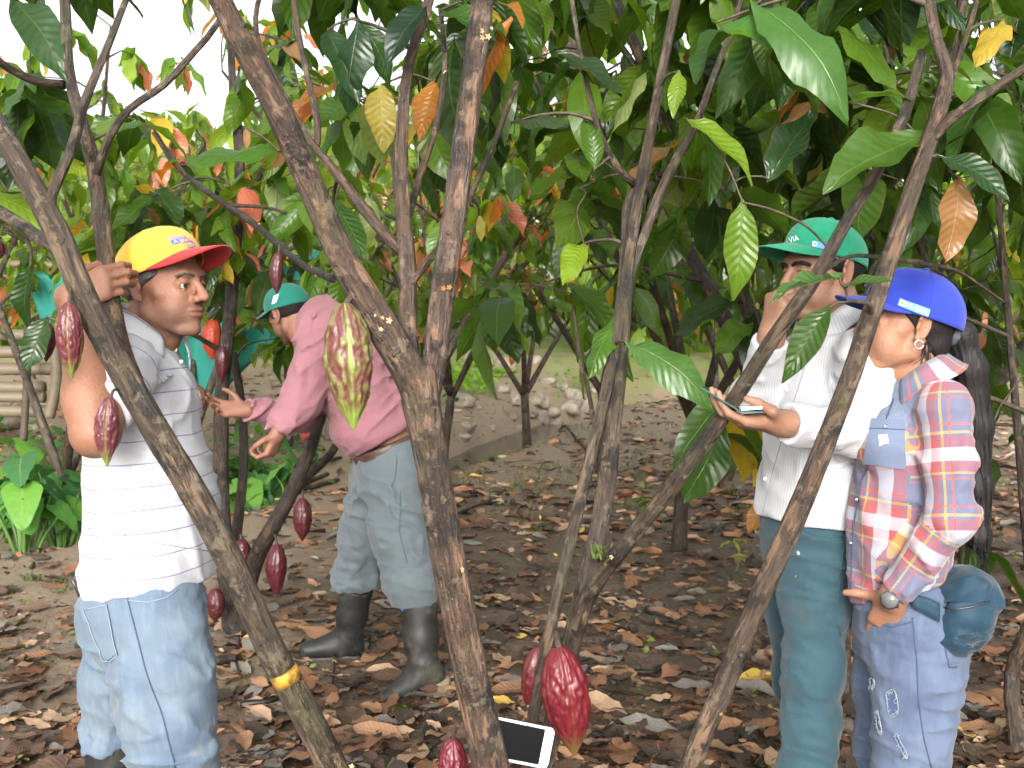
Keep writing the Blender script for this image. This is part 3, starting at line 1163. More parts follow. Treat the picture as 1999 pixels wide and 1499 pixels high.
def soil_mat():
    t = NT('forest_soil')
    co = t.coord()
    a = t.noise(1.3, 5, 0.6, vec=co)
    b = t.noise(26, 5, 0.7, vec=co)
    c = t.noise(140, 3, 0.7, vec=co)
    col = t.ramp(b, [(0.25, (0.036, 0.026, 0.019)), (0.5, (0.105, 0.074, 0.052)), (0.75, (0.21, 0.152, 0.108))])
    col = t.mix(t.math('MULTIPLY', t.step(c, 0.55, 0.7), 0.5), col, (0.19, 0.12, 0.07))
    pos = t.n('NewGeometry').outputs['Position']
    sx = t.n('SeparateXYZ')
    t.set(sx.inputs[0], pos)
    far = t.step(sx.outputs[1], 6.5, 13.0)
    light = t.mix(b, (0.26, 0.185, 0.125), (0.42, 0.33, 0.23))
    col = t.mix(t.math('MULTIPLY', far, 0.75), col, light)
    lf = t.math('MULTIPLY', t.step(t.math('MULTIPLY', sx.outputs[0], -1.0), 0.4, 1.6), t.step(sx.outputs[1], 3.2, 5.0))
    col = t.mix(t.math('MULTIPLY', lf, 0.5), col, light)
    moss = t.math('MULTIPLY', t.step(a, 0.53, 0.68), t.step(b, 0.40, 0.62))
    col = t.mix(t.math('MULTIPLY', moss, 0.55), col, (0.050, 0.070, 0.016))
    vf = t.step(sx.outputs[1], 20.0, 30.0)
    col = t.mix(t.math('MULTIPLY', vf, t.step(t.noise(2.2, 4, vec=co), 0.38, 0.5)), col, (0.16, 0.26, 0.04))
    h = t.math('ADD', b, t.math('MULTIPLY', c, 0.4))
    t.bsdf(col, t.math('SUBTRACT', 0.78, t.math('MULTIPLY', t.step(a, 0.4, 0.7), 0.3)), 0.4, t.bump(h, 0.8, 0.02))
    return t.m

n = 330
u = np.linspace(-1, 1, n)
gx = 0.9 * np.sinh(5.5 * u)
gx = gx / gx.max() * 110
gy = 6.0 + np.where(u > 0, 1, 0.35) * gx * 1.15
X, Y = np.meshgrid(gx, gy)
Z = ground_z(X, Y)
i = np.arange(n - 1)
I, J = np.meshgrid(i, i)
F = np.stack([J * n + I, J * n + I + 1, (J + 1) * n + I + 1, (J + 1) * n + I], -1).reshape(-1, 4)
GROUND = add('ground', mesh_from('ground', np.stack([X, Y, Z], -1).reshape(-1, 3), F, soil_mat()))
tag(GROUND, 'damp brown plantation soil strewn with fallen leaves', None, kind='structure')

def water_mat():
    t = NT('stream_water')
    w = t.noise(9, 4, 0.6, vec=t.scale(t.coord(), (1, 0.6, 1)))
    t.bsdf(t.mix(w, (0.020, 0.018, 0.012), (0.05, 0.045, 0.035)), 0.06, 0.6, t.bump(w, 0.35, 0.03))
    return t.m
rows = []
for k, q in enumerate(spline(STREAM, 6)[6:]):
    rows.append(q)
rows = np.array(rows)
tn = np.gradient(rows, axis=0)
tn /= np.linalg.norm(tn, axis=1, keepdims=True)
nm = np.stack([-tn[:, 1], tn[:, 0]], 1)
WV, WF = [], []
for k, (q, m) in enumerate(zip(rows, nm)):
    zz = -0.34
    for s_ in (-1.1, -0.4, 0.4, 1.1):
        WV.append((q[0] + m[0] * s_, q[1] + m[1] * s_, zz))
for k in range(len(rows) - 1):
    for s_ in range(3):
        WF.append((k * 4 + s_, k * 4 + s_ + 1, k * 4 + 5 + s_, k * 4 + 4 + s_))
tag(add('stream', mesh_from('stream', WV, WF, water_mat())), 'shallow stream running between stones', None, kind='structure')

# ------------------------------------------------------------------ leaves
def leaf_mat(name, rough=0.30, transl=0.47, dry=False):
    t = NT(name)
    u, v = t.uv()
    base = t.mix(1.0, t.attr(), t.objcol(), 'MULTIPLY')
    au = t.math('ABSOLUTE', t.math('SUBTRACT', u, 0.5))
    rib = t.math('SUBTRACT', 1.0, t.step(au, 0.006, 0.030))
    ph = t.math('FRACT', t.math('SUBTRACT', t.math('MULTIPLY', v, 11.0), t.math('MULTIPLY', au, 3.6)))
    tri = t.math('ABSOLUTE', t.math('SUBTRACT', ph, 0.5))
    vein = t.math('SUBTRACT', 1.0, t.step(tri, 0.02, 0.09))
    co = t.coord()
    nz = t.noise(22, 4, 0.6, vec=co)
    c = t.mix(t.math('MULTIPLY', t.step(nz, 0.35, 0.7), 0.45), base, t.mix(1.0, base, (0.62, 0.70, 0.62), 'MULTIPLY'))
    c = t.mix(t.math('MULTIPLY', t.math('MAXIMUM', rib, t.math('MULTIPLY', vein, 0.22)), 0.26), c, t.mix(0.5, t.mix(1.0, base, (2.2, 2.0, 1.8), 'MULTIPLY'), (0.30, 0.30, 0.10)))
    c = t.mix(t.math('MULTIPLY', t.step(nz, 0.66, 0.72), 0.7), c, (0.14, 0.08, 0.02))
    rnd = t.objrnd()
    eg = t.math('MULTIPLY', t.step(t.math('ADD', t.math('MULTIPLY', au, 2.0), t.math('MULTIPLY', nz, 0.5)), 1.12, 1.22), t.step(rnd, 0.45, 0.55))
    c = t.mix(t.math('MULTIPLY', eg, 0.35), c, (0.17, 0.10, 0.03))
    h = t.math('SUBTRACT', t.math('MULTIPLY', tri, t.math('ADD', 0.35, t.math('MULTIPLY', rnd, 1.3))), t.math('MULTIPLY', rib, 0.8))
    nb = t.bump(h, 0.38, 0.006)
    p = t.bsdf(c, rough if not dry else t.math('ADD', 0.38, t.math('MULTIPLY', nz, 0.35)), 0.5, nb, link=False)
    tr = t.n('BsdfTranslucent')
    t.set(tr.inputs[0], t.mix(1.0, c, (2.1, 1.85, 0.6) if not dry else (1.3, 1.1, 0.8), 'MULTIPLY'))
    t.set(tr.inputs['Normal'], nb)
    mx = t.n('MixShader')
    mx.inputs[0].default_value = transl
    t.t.links.new(p, mx.inputs[1])
    t.t.links.new(tr.outputs[0], mx.inputs[2])
    t.t.links.new(mx.outputs[0], t.out.inputs['Surface'])
    return t.m
M_LEAF = leaf_mat('cacao_leaf')
M_DRY = leaf_mat('fallen_leaf', 0.5, 0.06, dry=True)
M_TWIG = simple('twig_bark', (0.085, 0.060, 0.040), 0.7, noise=(60, 0.5))

def leaf_geo(L, W, seed, nl=9, nw=2, droop=0.25, cup=0.15, und=0.05, twist=0.0, petiole=0.07, tip=0.16, bite=0.0):
    rg = np.random.default_rng(seed)
    V, uv = [], []
    ph = rg.uniform(0, 6.28, 3)
    us = np.linspace(-1, 1, 2 * nw + 1)
    for i in range(nl + 1):
        t = i / nl
        tt = max(0, (t - petiole) / (1 - petiole))
        w = W / 2 * math.sin(math.pi * min(1, tt) ** 0.88) ** 0.68 if 0 < tt < 1 else 0
        if tt > 1 - tip: w *= 0.25 + 0.75 * ((1 - tt) / tip) ** 0.8
        w = max(w, 0.0016 * L / 0.2)
        x = L * t
        z0 = -droop * L * t * t + (0.03 * L * math.sin(ph[0] + t * 7) * t)
        yc = 0.05 * L * math.sin(ph[1] + t * 2.5) * t
        tw = twist * t
        for uu in us:
            ed = abs(uu)
            ww = w * (1 + bite * ed * math.sin(t * 37 + ph[2]) * math.sin(t * 23 + uu * 3))
            y = uu * ww
            z = cup * ww * ed ** 1.5 + und * W * ed * math.sin(ph[2] + t * 15 + (2 if uu > 0 else 0))
            V.append((x, yc + y * math.cos(tw) - z * math.sin(tw), z0 + z * math.cos(tw) + y * math.sin(tw)))
            uv.append((0.5 + 0.5 * uu, t))
    k = 2 * nw + 1
    F = np.array([(i * k + j, i * k + j + 1, (i + 1) * k + j + 1, (i + 1) * k + j) for i in range(nl) for j in range(2 * nw)])[:, ::-1].copy()
    return np.array(V), F, np.array(uv)

LEAVES = []
for k in range(9):
    rg = random.Random(100 + k)
    LEAVES.append(leaf_geo(1.0, rg.uniform(.35, .47), k, 10, 2, droop=rg.uniform(.02, .50), cup=rg.uniform(-.3, .5), und=rg.uniform(.03, .12), twist=rg.uniform(-.9, .9), bite=.04))
LEAF_ME = [mesh_from('leaf', V, F, M_LEAF, uv=uv, col=np.ones((len(V), 3))) for V, F, uv in LEAVES]
LEAVES_LOW = [leaf_geo(1.0, .40, 40 + k, 5, 1, droop=.1 + .09 * k, cup=.2, und=.05, twist=(k - 1.5) * .3) for k in range(4)]

GREENS = [(.016, .044, .009), (.027, .066, .010), (.044, .098, .011), (.068, .138, .013), (.105, .190, .017), (.150, .245, .024), (.20, .305, .036)]
YEL, ORG, BRN, PNK, PAL = (.42, .30, .035), (.40, .15, .03), (.26, .13, .055), (.50, .17, .10), (.25, .30, .11)
def leaf_color(rg, bias=0.0, warm=0.05, pink=0.0):
    r = rg.random()
    if r < pink: c = PNK
    elif r < pink + warm: c = rg.choice([YEL, ORG, BRN, PAL])
    else: c = GREENS[int(np.clip(rg.gauss(2.2 + bias, 1.1), 0, 6.49))]
    k = rg.uniform(.8, 1.2)
    return (c[0] * k * rg.uniform(.85, 1.15), c[1] * k, c[2] * k)

def leaf_matrix(dirv, up):
    x = unit(dirv)
    z = np.asarray(up, float) - (np.asarray(up, float) @ x) * x
    if np.linalg.norm(z) < 1e-3: z = np.cross(x, (0.3, 0.7, 0.1))
    z = unit(z)
    return np.stack([x, np.cross(z, x), z], 1)

# ------------------------------------------------------------------ bark
def bark_mat():
    t = NT('cacao_bark')
    uvv = t.coord('UV')
    co = t.coord()
    st = t.noise(1.0, 5, 0.65, vec=t.scale(uvv, (95, 14, 1)))
    pt = t.noise(1.0, 4, 0.6, vec=t.scale(uvv, (30, 6, 1)))
    bl = t.noise(13, 4, 0.6, vec=co)
    ms = t.noise(5.5, 4, 0.62, vec=co)
    spk = t.noise(230, 2, 0.5, vec=co)
    c = t.ramp(st, [(0.30, (0.014, 0.010, 0.008)), (0.47, (0.056, 0.039, 0.028)), (0.70, (0.150, 0.105, 0.072))])
    c = t.mix(t.math('MULTIPLY', t.step(pt, 0.545, 0.60), 0.75), c, (0.25, 0.165, 0.11))
    c = t.mix(t.math('MULTIPLY', t.step(bl, 0.54, 0.61), 0.85), c, (0.012, 0.009, 0.008))
    c = t.mix(t.math('MULTIPLY', t.step(t.noise(31, 3, 0.6, vec=co), 0.58, 0.64), 0.6), c, (0.20, 0.17, 0.125))
    c = t.mix(t.math('MULTIPLY', t.step(ms, 0.50, 0.70), 0.50), c, (0.070, 0.072, 0.036))
    c = t.mix(t.math('MULTIPLY', t.step(spk, 0.68, 0.74), 0.5), c, (0.34, 0.31, 0.24))
    c = t.mix(1.0, c, t.mix(1.0, t.objcol(), (0.74, 0.72, 0.70), 'MULTIPLY'), 'MULTIPLY')
    h = t.math('ADD', t.math('MULTIPLY', st, 1.2), t.math('ADD', t.math('MULTIPLY', bl, 0.5), t.math('MULTIPLY', spk, 0.15)))
    wet = t.step(t.noise(8, 3, vec=co), 0.42, 0.62)
    t.bsdf(c, t.math('SUBTRACT', 0.72, t.math('MULTIPLY', wet, 0.36)), 0.45, t.bump(h, 1.0, 0.012))
    return t.m
M_BARK = bark_mat()
M_FLOWER = simple('cacao_flower', (.50, .38, .20), .6)
M_FLOWER2 = simple('withered_flower', (.30, .14, .04), .7)
M_PAINT = simple('yellow_paint', (.40, .22, .02), .7, noise=(60, .3))
M_CUSHION = simple('flower_cushion', (.026, .020, .015), .85, noise=(120, 2.2))

def flower_geo(sz=0.008):
    V, F = [], []
    for k in range(5):
        a = k * 2 * math.pi / 5
        c, s = math.cos(a), math.sin(a)
        b = len(V)
        for r, w, z in ((0.1, .10, 0), (.55, .26, .18), (1.0, .02, .05)):
            for q in (-w, w):
                V.append((sz * (c * r - s * q), sz * (s * r + c * q), sz * z))
        F += [(b, b + 1, b + 3, b + 2), (b + 2, b + 3, b + 5, b + 4)]
    b = len(V)
    V += [(-.1 * sz, 0, 0), (.1 * sz, 0, 0), (0, 0, .8 * sz), (0, .1 * sz, 0)]
    F += [(b, b + 1, b + 2), (b, b + 2, b + 3), (b + 1, b + 3, b + 2)]
    return V, F
FLOWER_ME = [mesh_from('flower', *flower_geo(.0065), M_FLOWER, smooth_shade=False), mesh_from('flower', *flower_geo(.006), M_FLOWER2, smooth_shade=False)]

class Tree:
    def __init__(s, label, base, seed=0, tone=(1, 1, 1), name='cacao_tree', group=None):
        s.base = np.asarray(base, float)
        s.root = thing(name, label, 'tree', group, loc=tuple(s.base))
        s.rg = random.Random(seed)
        s.seed = seed
        s.tone = tone
        s.lines, s.twigs, s.leaves = [], [], []
        s.nb = 0
    def limb(s, pts, rad, step=0.03, sides=14, bark=0.09, name=None, lumps=0, flowers=0):
        pts = np.array(pts, float)
        Q = spline(np.hstack([pts, np.array(rad, float)[:, None]]), step)
        Pq, rq = Q[:, :3], np.maximum(Q[:, 3], .002)
        V, F, uv = tube_geo(Pq, rq, sides, bark, s.seed + s.nb)
        o = put(name or ('trunk' if s.nb == 0 else 'branch'), mesh_from('limb', V, quads_ok(F), M_BARK, uv=uv), s.root, color=s.tone)
        s.nb += 1
        s.lines.append((Pq, rq))
        if lumps:
            ge = []
            for k in range(lumps):
                i = s.rg.randrange(2, len(Pq) - 2)
                th = s.rg.uniform(0, 6.28)
                tn = unit(Pq[i + 1] - Pq[i - 1])
                e1 = unit(np.cross(tn, (.2, .9, .3)))
                nrm = e1 * math.cos(th) + np.cross(tn, e1) * math.sin(th)
                c = Pq[i] + nrm * rq[i] * .96
                sz = rq[i] * s.rg.uniform(.10, .27)
                bm = bmesh.new()
                bmesh.ops.create_icosphere(bm, subdivisions=2, radius=sz)
                v = np.array([w.co[:] for w in bm.verts])
                f = np.array([[w.index for w in q.verts] for q in bm.faces])
                bm.free()
                v = v * (1 + .8 * vnoise(v / sz * 1.9 + k * 3.7, 5)[:, None])
                v = v - np.outer(v @ nrm, nrm) * .74
                ge.append((v + c, f))
            V0, F0 = join(ge)
            put('flower_cushions', mesh_from('cushion', V0, F0, M_CUSHION), o)['kind'] = 'stuff'
        for k in range(flowers):
            i = s.rg.randrange(1, len(Pq) - 1)
            th = s.rg.uniform(0, 6.28)
            tn = unit(Pq[i + 1] - Pq[i - 1])
            e1 = unit(np.cross(tn, (.2, .9, .3)))
            nrm = e1 * math.cos(th) + np.cross(tn, e1) * math.sin(th)
            if nrm[1] > .25: continue
            for q in range(s.rg.choice([1, 1, 2, 4])):
                f = add('flower', s.rg.choice(FLOWER_ME), s.root)
                jit = A(s.rg.gauss(0, .010), s.rg.gauss(0, .004), s.rg.gauss(0, .012))
                f.location = Vector(Pq[i] + nrm * (rq[i] + .003) + jit - s.base)
                f.rotation_euler = Vector(nrm + A(s.rg.gauss(0, .4), 0, s.rg.gauss(0, .4))).to_track_quat('Z', 'Y').to_euler()
                k_ = s.rg.uniform(.45, 1.1)
                f.scale = (k_,) * 3
        return o
    def nearest(s, c):
        best = None
        for P, r in s.lines:
            d = np.linalg.norm(P - c, axis=1) + .35 * np.maximum(0, P[:, 2] - c[2])
            i = int(np.argmin(d))
            if best is None or d[i] < best[0]: best = (d[i], P[i], r[i])
        return best
    def leaf(s, base, dirv, up, L, col, var=None):
        s.leaves.append((np.asarray(base, float), leaf_matrix(dirv, up), L, col, s.rg.randrange(len(LEAVES)) if var is None else var))
    def hero(s, bx, by, tx, ty, d, d2, col, wide=1.0, up=(0, -.6, .8)):
        a, b = at(bx, by, d), at(tx, ty, d2)
        col = (col[0] * 1.2, col[1], col[2] * .6) if col[1] > col[0] else col
        L = np.linalg.norm(b - a)
        s.leaf(a - unit(b - a) * L * .04, b - a, up, L * 1.04, col)
        s.leaves[-1] = s.leaves[-1] + (wide,)
        s.twig(a)
    def twig(s, c, r=.0035):
        q = s.nearest(c)
        if q is None: return
        a = q[1]
        if np.linalg.norm(a - c) < .02: return
        L = np.linalg.norm(c - a)
        m1 = a + (c - a) * .35 + A(s.rg.gauss(0, .06), s.rg.gauss(0, .06), .10) * L
        m2 = a + (c - a) * .7 + A(s.rg.gauss(0, .05), s.rg.gauss(0, .05), .08) * L
        Q = spline(np.array([a, m1, m2, c]), 4)
        s.twigs.append(tube_geo(Q, np.linspace(min(q[2] * .7, r * 1.5 + .006 * L), r * .7, len(Q)), 5, cap=False))
        s.lines.append((Q, np.full(len(Q), r)))
    def cluster(s, c, n=6, L=(.17, .28), bias=0.0, warm=.05, pink=0.0, tilt=(5, 65), twig=True, col=None):
        c = np.asarray(c, float)
        if twig: s.twig(c)
        az0 = s.rg.uniform(0, 6.28)
        for k in range(n):
            az = az0 + 2 * math.pi * k / n + s.rg.gauss(0, .35)
            tl = R(s.rg.uniform(*tilt))
            dv = A(math.cos(az) * math.cos(tl), math.sin(az) * math.cos(tl), -math.sin(tl))
            up = A(s.rg.gauss(0, .35), s.rg.gauss(0, .35), 1)
            o = c + A(s.rg.gauss(0, .03), s.rg.gauss(0, .03), s.rg.gauss(0, .035))
            s.leaf(o, dv, up, s.rg.uniform(*L), col or leaf_color(s.rg, bias, warm, pink))
    def done(s, nobj=300, low=False):
        if s.twigs:
            V0, F0 = join(s.twigs)
            put('twigs', mesh_from('twigs', V0, F0, M_TWIG), s.root)['kind'] = 'stuff'
        L = s.leaves
        def size(q):
            d = q[0][1]
            px = q[0][0] / max(d, .3) * FPX
            pz = (CAM_H - q[0][2]) / max(d, .3) * FPX
            vis = 1.0 if abs(px) < 1050 and -720 < pz < 900 and d > .5 else .02
            return -q[2] / max(d, .3) * vis
        L.sort(key=size)
        for q in L[:nobj]:
            o = bpy.data.objects.new('leaf', LEAF_ME[q[4]])
            COL.objects.link(o)
            o.parent = s.root
            o.location = Vector(q[0] - s.base)
            o.rotation_euler = Matrix(q[1].tolist()).to_euler()
            o.scale = (q[2], q[2] * (q[5] if len(q) > 5 else 1.0), q[2])
            o.color = (*q[3], 1)
        rest = L[nobj:]
        if rest:
            Vs, Fs, Us, Cs, o = [], [], [], [], 0
            src = LEAVES_LOW if low else LEAVES
            for q in rest:
                V, F, uv = src[q[4] % len(src)]
                Vs.append((V * q[2]) @ q[1].T + q[0])
                Fs.append(F + o)
                Us.append(uv)
                Cs.append(np.tile(q[3], (len(V), 1)))
                o += len(V)
            put('foliage', mesh_from('foliage', np.vstack(Vs), np.vstack(Fs), M_LEAF, uv=np.vstack(Us), col=np.vstack(Cs)), s.root, color=(1, 1, 1))['kind'] = 'stuff'
        return s

def px_limb(t, pts, rpx, **k):
    """pts: (px, py, distance); rpx: half widths in photograph pixels"""
    P = [at(*q) for q in pts]
    return t.limb(P, [r * q[2] / FPX for r, q in zip(rpx, pts)], **k)

def scatter(t, n, box, dr, leaves=6, avoid=None, **k):
    x0, x1, y0, y1 = box
    for i in range(n):
        for _ in range(20):
            x, y = t.rg.uniform(x0, x1), t.rg.uniform(y0, y1)
            if avoid is None or not avoid(x, y): break
        t.cluster(at(x, y, t.rg.uniform(*dr)), leaves, **k)
# ------------------------------------------------------------------ the man in the yellow cap
Yax = A(0, 1, 0)
def man_yellow():
    D = 2.45
    p = lambda x, y, dd=0.0: at(x, y, D + dd)
    root = thing('person', 'man in yellow and red cap and striped white polo gripping a branch', 'person', loc=tuple(p(290, 1950) * A(1, 1, 0) + A(0, 0, .10)))
    s = 0.93
    M = frame((.93, -.36, .03), (.02, .0, 1))
    O = p(320, 560)
    neck = p(268, 660, .0)
    hg, L = head_groups(O, M, neck, 0.060, s)
    # arm: bare from the sleeve, elbow towards the photographer, hand closed on the forked limb
    sh, el, wr = p(232, 715, -.17), p(186, 846, -.28), p(140, 580, -.205)
    arm = [Cone(sh, el, .048, .041), Cone(el, el + (wr - el) * .25, .042, .046), Cone(el + (wr - el) * .25, wr, .046, .027)]
    HG, tips = hand_groups(wr, (.90, -.06, .36), (.20, 1, -.05), s=.87, curl=((30, 50, 30), (32, 52, 30), (34, 54, 30), (36, 56, 32)), thumb=((.7, .2, .9), (.8, -.3, .8)), spread=1)
    hg = hg + [('+', .03, .03, arm)] + HG
    torso_in = [Cone(neck, p(272, 780), .050, .085, Yax, 1.2), Cone(p(272, 780), p(290, 1080), .085, .10, Yax, 1.2),
                Cone(p(296, 1120, -.07), p(330, 1400, -.13), .055, .05), Cone(p(275, 1120, .07), p(230, 1420, .12), .055, .045), Cone(sh, p(262, 720, 0), .05, .06)]
    tone = (0.25, 0.122, 0.076)
    V, F, me = skin_build(root, hg, tone, L, M, O, s, stubble=0.62, hidden=torso_in)
    put('body', me, root)
    eyes_build(root, L, M, s, (1, -.05, -.06))
    brows_build(root, L, M_HAIR_GREY, th=.8)
    hv, hf = sdf_mesh([('+', .01, .01, [Ell(L(-.019, 0, .033), np.array((.102, .080, .089)) * s, M), Cone(L(.022, .0725, .012), L(.022, .068, -.012), .010, .006), Cone(L(.022, -.0725, .012), L(.022, -.068, -.012), .010, .006)]),
                       ('&', 0, .006, [Plane(L(.038, 0, .03), M @ A(.95, 0, .2)), Plane(L(-.02, 0, -.012), M @ A(.55, 0, -.83))])], 0.003)
    put('hair', mesh_from('hair', hv, hf, M_HAIR_GREY), root)
    crown, cs, bs, W = cap_build(root, O, M, s, M_YEL, M_RED, tilt=-17, hgt=.110, brim=.080, shift=(-.006, 0, .028), arch=.028, droop=.27, a=.113, b=.091)
    cs.d = D
    put('print', print_text(cs, 'YAMAHA', [(325, 462), (362, 459), (365, 467), (328, 470)], M_INK_BLUE), crown)
    put('print', patch(cs, [(331, 471), (346, 466), (353, 475), (338, 479)], M_INK_BLUE, 4, 4, .0018), crown)
    put('print', print_text(cs, 'A', [(336, 471), (345, 468.5), (349, 474.5), (339, 477)], M_YEL, off=.003), crown)
    put('print', print_text(cs, 'COL', [(347, 466), (372, 464), (376, 472), (352, 474)], M_INK_BLUE), crown)
    put('print', print_text(cs, 'Ensa', [(363, 473.5), (374, 474.5), (376, 480), (365, 479)], M_INK_BLUE), crown)
    ring = [(369 + 11 * math.cos(q), 477 + 5.5 * math.sin(q) + 0.13 * 11 * math.cos(q)) for q in np.linspace(0, 2 * math.pi, 17)]
    put('print', seam(cs, ring, M_INK_BLUE, r=.0009, step=4), crown)
    # polo
    T = [p(266, 715), p(277, 790), p(288, 900), p(298, 990), p(294, 1090), p(290, 1165)]
    rr = [.084, .106, .115, .128, .129, .128]
    tor = [Cone(a, b, x, y, Yax, 1.28) for a, b, x, y in zip(T[:-1], T[1:], rr[:-1], rr[1:])]
    tor += [Cone(p(240, 722, -.165), p(266, 712, .17), .056, .060), Cone(p(266, 700), p(270, 745), .056, .09, Yax, 1.4)]
    slv = [Cone(p(238, 705, -.165), p(207, 785, -.23), .062, .066)]
    far = [Cone(p(262, 700, .165), p(285, 850, .20), .066, .06)]
    fo = rnd_folds(p(290, 960), p(292, 1120), .16, 10, side=(.2, -1, 0), w=.016, hgt=.007, span=1.5, seed=3)
    fo += rnd_folds(p(270, 760), p(285, 940), .15, 6, side=(.5, -1, 0), w=.02, hgt=.006, span=1.0, tilt=1.4, seed=9)
    fo += [(p(250, 720, -.16), p(330, 900, -.14), .02, .008), (p(260, 700, -.16), p(370, 780, -.10), .018, .006)]
    # tight waist crease where the string is tied
    fo += [(p(170, 1032, -.05), p(250, 1044, -.19), .012, -.008), (p(250, 1044, -.19), p(410, 1075, -.10), .012, -.010)]
    hem_n = unit(A(.10, 0, -1))
    bones = [(p(258, 660), p(300, 1180), (0, -1, 0), 0.0, .13), (p(238, 700, -.165), p(205, 785, -.25), (0, -1, 0), 0.01, .06)]
    shirt, ss = garment(root, 'shirt', [('+', .05, .05, tor), ('+', .02, .04, slv + far), ('&', 0, .003, [Plane(p(280, 1136), hem_n)]), ('-', 0, .003, [Ell(p(204, 790, -.25) + unit(p(205, 785, -.25) - p(238, 705, -.165)) * .088, (.088,) * 3)]),
                                     ('-', 0, .006, [Cone(p(272, 640), p(268, 672), .055, .062)])], M_POLO, folds=fo, bones=bones, disp=wrinkle((5, 5, 11), .0075, 1, .5))
    ss.d = D
    collar(shirt, p(284, 640, .0), unit(A(.34, -.06, 1)), (1, -.3, -.2), .078, .074, M_POLO, h_stand=.032, fall=.056, flare=.034, drop=.010)
    put('side_seam', seam(ss, [(252, 915), (257, 1010), (262, 1080), (266, 1112)], M_WHITE, r=.0010), shirt)
    put('waist_string', seam(ss, [(172, 1030), (215, 1040), (260, 1048), (320, 1063), (380, 1072), (412, 1076)], simple('grey_string', (.20, .19, .17), .9), r=.0008), shirt)
    for y in (672, 700):
        bb = ss.hit(365, y, .003)
        put('button', mesh_from('button', *sdf_mesh([('+', 0, 0, [Ell(bb, (.005, .003, .005))])], .0015), M_BUTTON), shirt)
    # vented hem: front tail hangs lower
    # jeans
    near = [p(300, 1170, -.07), p(312, 1290, -.11), p(326, 1400, -.14), p(346, 1520, -.14), p(340, 1700, -.12)]
    farl = [p(262, 1170, .08), p(228, 1330, .12), p(222, 1470, .13), p(224, 1560, .13)]
    jg = [Cone(p(284, 1105), p(284, 1190), .112, .118, Yax, 1.18)]
    jg += [Cone(a, b, x, y) for a, b, x, y in zip(near[:-1], near[1:], (.102, .097, .092, .082), (.097, .092, .082, .07))]
    jg += [Cone(a, b, x, y) for a, b, x, y in zip(farl[:-1], farl[1:], (.105, .078, .062), (.078, .060, .055))]
    jg += [Ell(p(233, 1200, -.05), (.078, .10, .10))]
    fo = rnd_folds(p(312, 1330, -.11), p(334, 1500, -.14), .10, 9, side=(.5, -1, 0), w=.014, hgt=.008, span=1.7, tilt=.35, seed=21)
    fo += rnd_folds(p(295, 1180, -.07), p(315, 1330, -.11), .112, 5, side=(.3, -1, 0), w=.018, hgt=.006, span=1.6, tilt=.6, seed=5)
    fo += rnd_folds(p(228, 1330, .12), p(224, 1480, .13), .075, 6, side=(-.3, -1, 0), w=.012, hgt=.006, span=1.6, seed=6)
    fo += [(p(270, 1290, -.2), p(340, 1420, -.24), .02, -.010)]
    jb = [(p(280, 1100), p(280, 1190), (0, -1, 0), 0, .12), (near[0], near[3], (0, -1, 0), 0, .11), (farl[0], farl[3], (0, -1, 0), 0, .08)]
    jeans, js = garment(root, 'jeans', [('+', .05, .04, jg), ('&', 0, .003, [Plane(p(280, 1100), (0, 0, 1)), Plane(near[-1], (0, 0, -1))]), ('-', 0, .002, [Box(p(222, 1447, .13) - A(0, 0, .30), (.14, .10, .30))])], M_JEANS1, folds=fo, bones=jb, disp=wrinkle((6, 6, 17), .011, 2, .25))
    js.d = D
    put('side_seam', seam(js, [(247, 1160), (262, 1220), (285, 1310), (318, 1400), (335, 1470), (342, 1499)], M_SEAM2, r=.0014), jeans)
    put('front_pocket', seam(js, [(251, 1172), (290, 1176), (325, 1166), (345, 1152)], M_SEAM1, r=.0013), jeans)
    put('back_pocket', patch(js, [(166, 1188), (210, 1178), (230, 1280), (205, 1290)], M_JEANS1, 7, 8, .004), jeans)
    put('pocket_stitching', seam(js, [(166, 1190), (210, 1180), (231, 1281), (218, 1289), (203, 1288), (166, 1192)], M_SEAM1, r=.0011, off=.005), jeans)
    sc = thing('screwdriver', 'small tool with red and dark handle poking from the back jeans pocket', 'tool', loc=tuple(p(160, 1170, -.1)))
    a, b, c = p(139, 1126, -.10), p(160, 1172, -.09), p(168, 1196, -.085)
    put('shaft', tube_mesh('shaft', [a, b], [.0035, .0045], M_DARK, 8), sc)
    put('handle', tube_mesh('handle', [b, (b + c) / 2, c], [.007, .0095, .008], simple('red_plastic', (.45, .03, .015), .4), 10), sc)
    # boots
    g0 = .13
    top = p(223, 1432, .13)
    ank = A(top[0], top[1], g0 + .10)
    boot_build(root, ank, (1, -.15, 0), top + A(0, 0, .004), r_top=.069)
    k = near[-1]
    boot_build(root, A(k[0], k[1], .09), (1, -.25, 0), A(k[0], k[1], .44), r_top=.075)
    return root

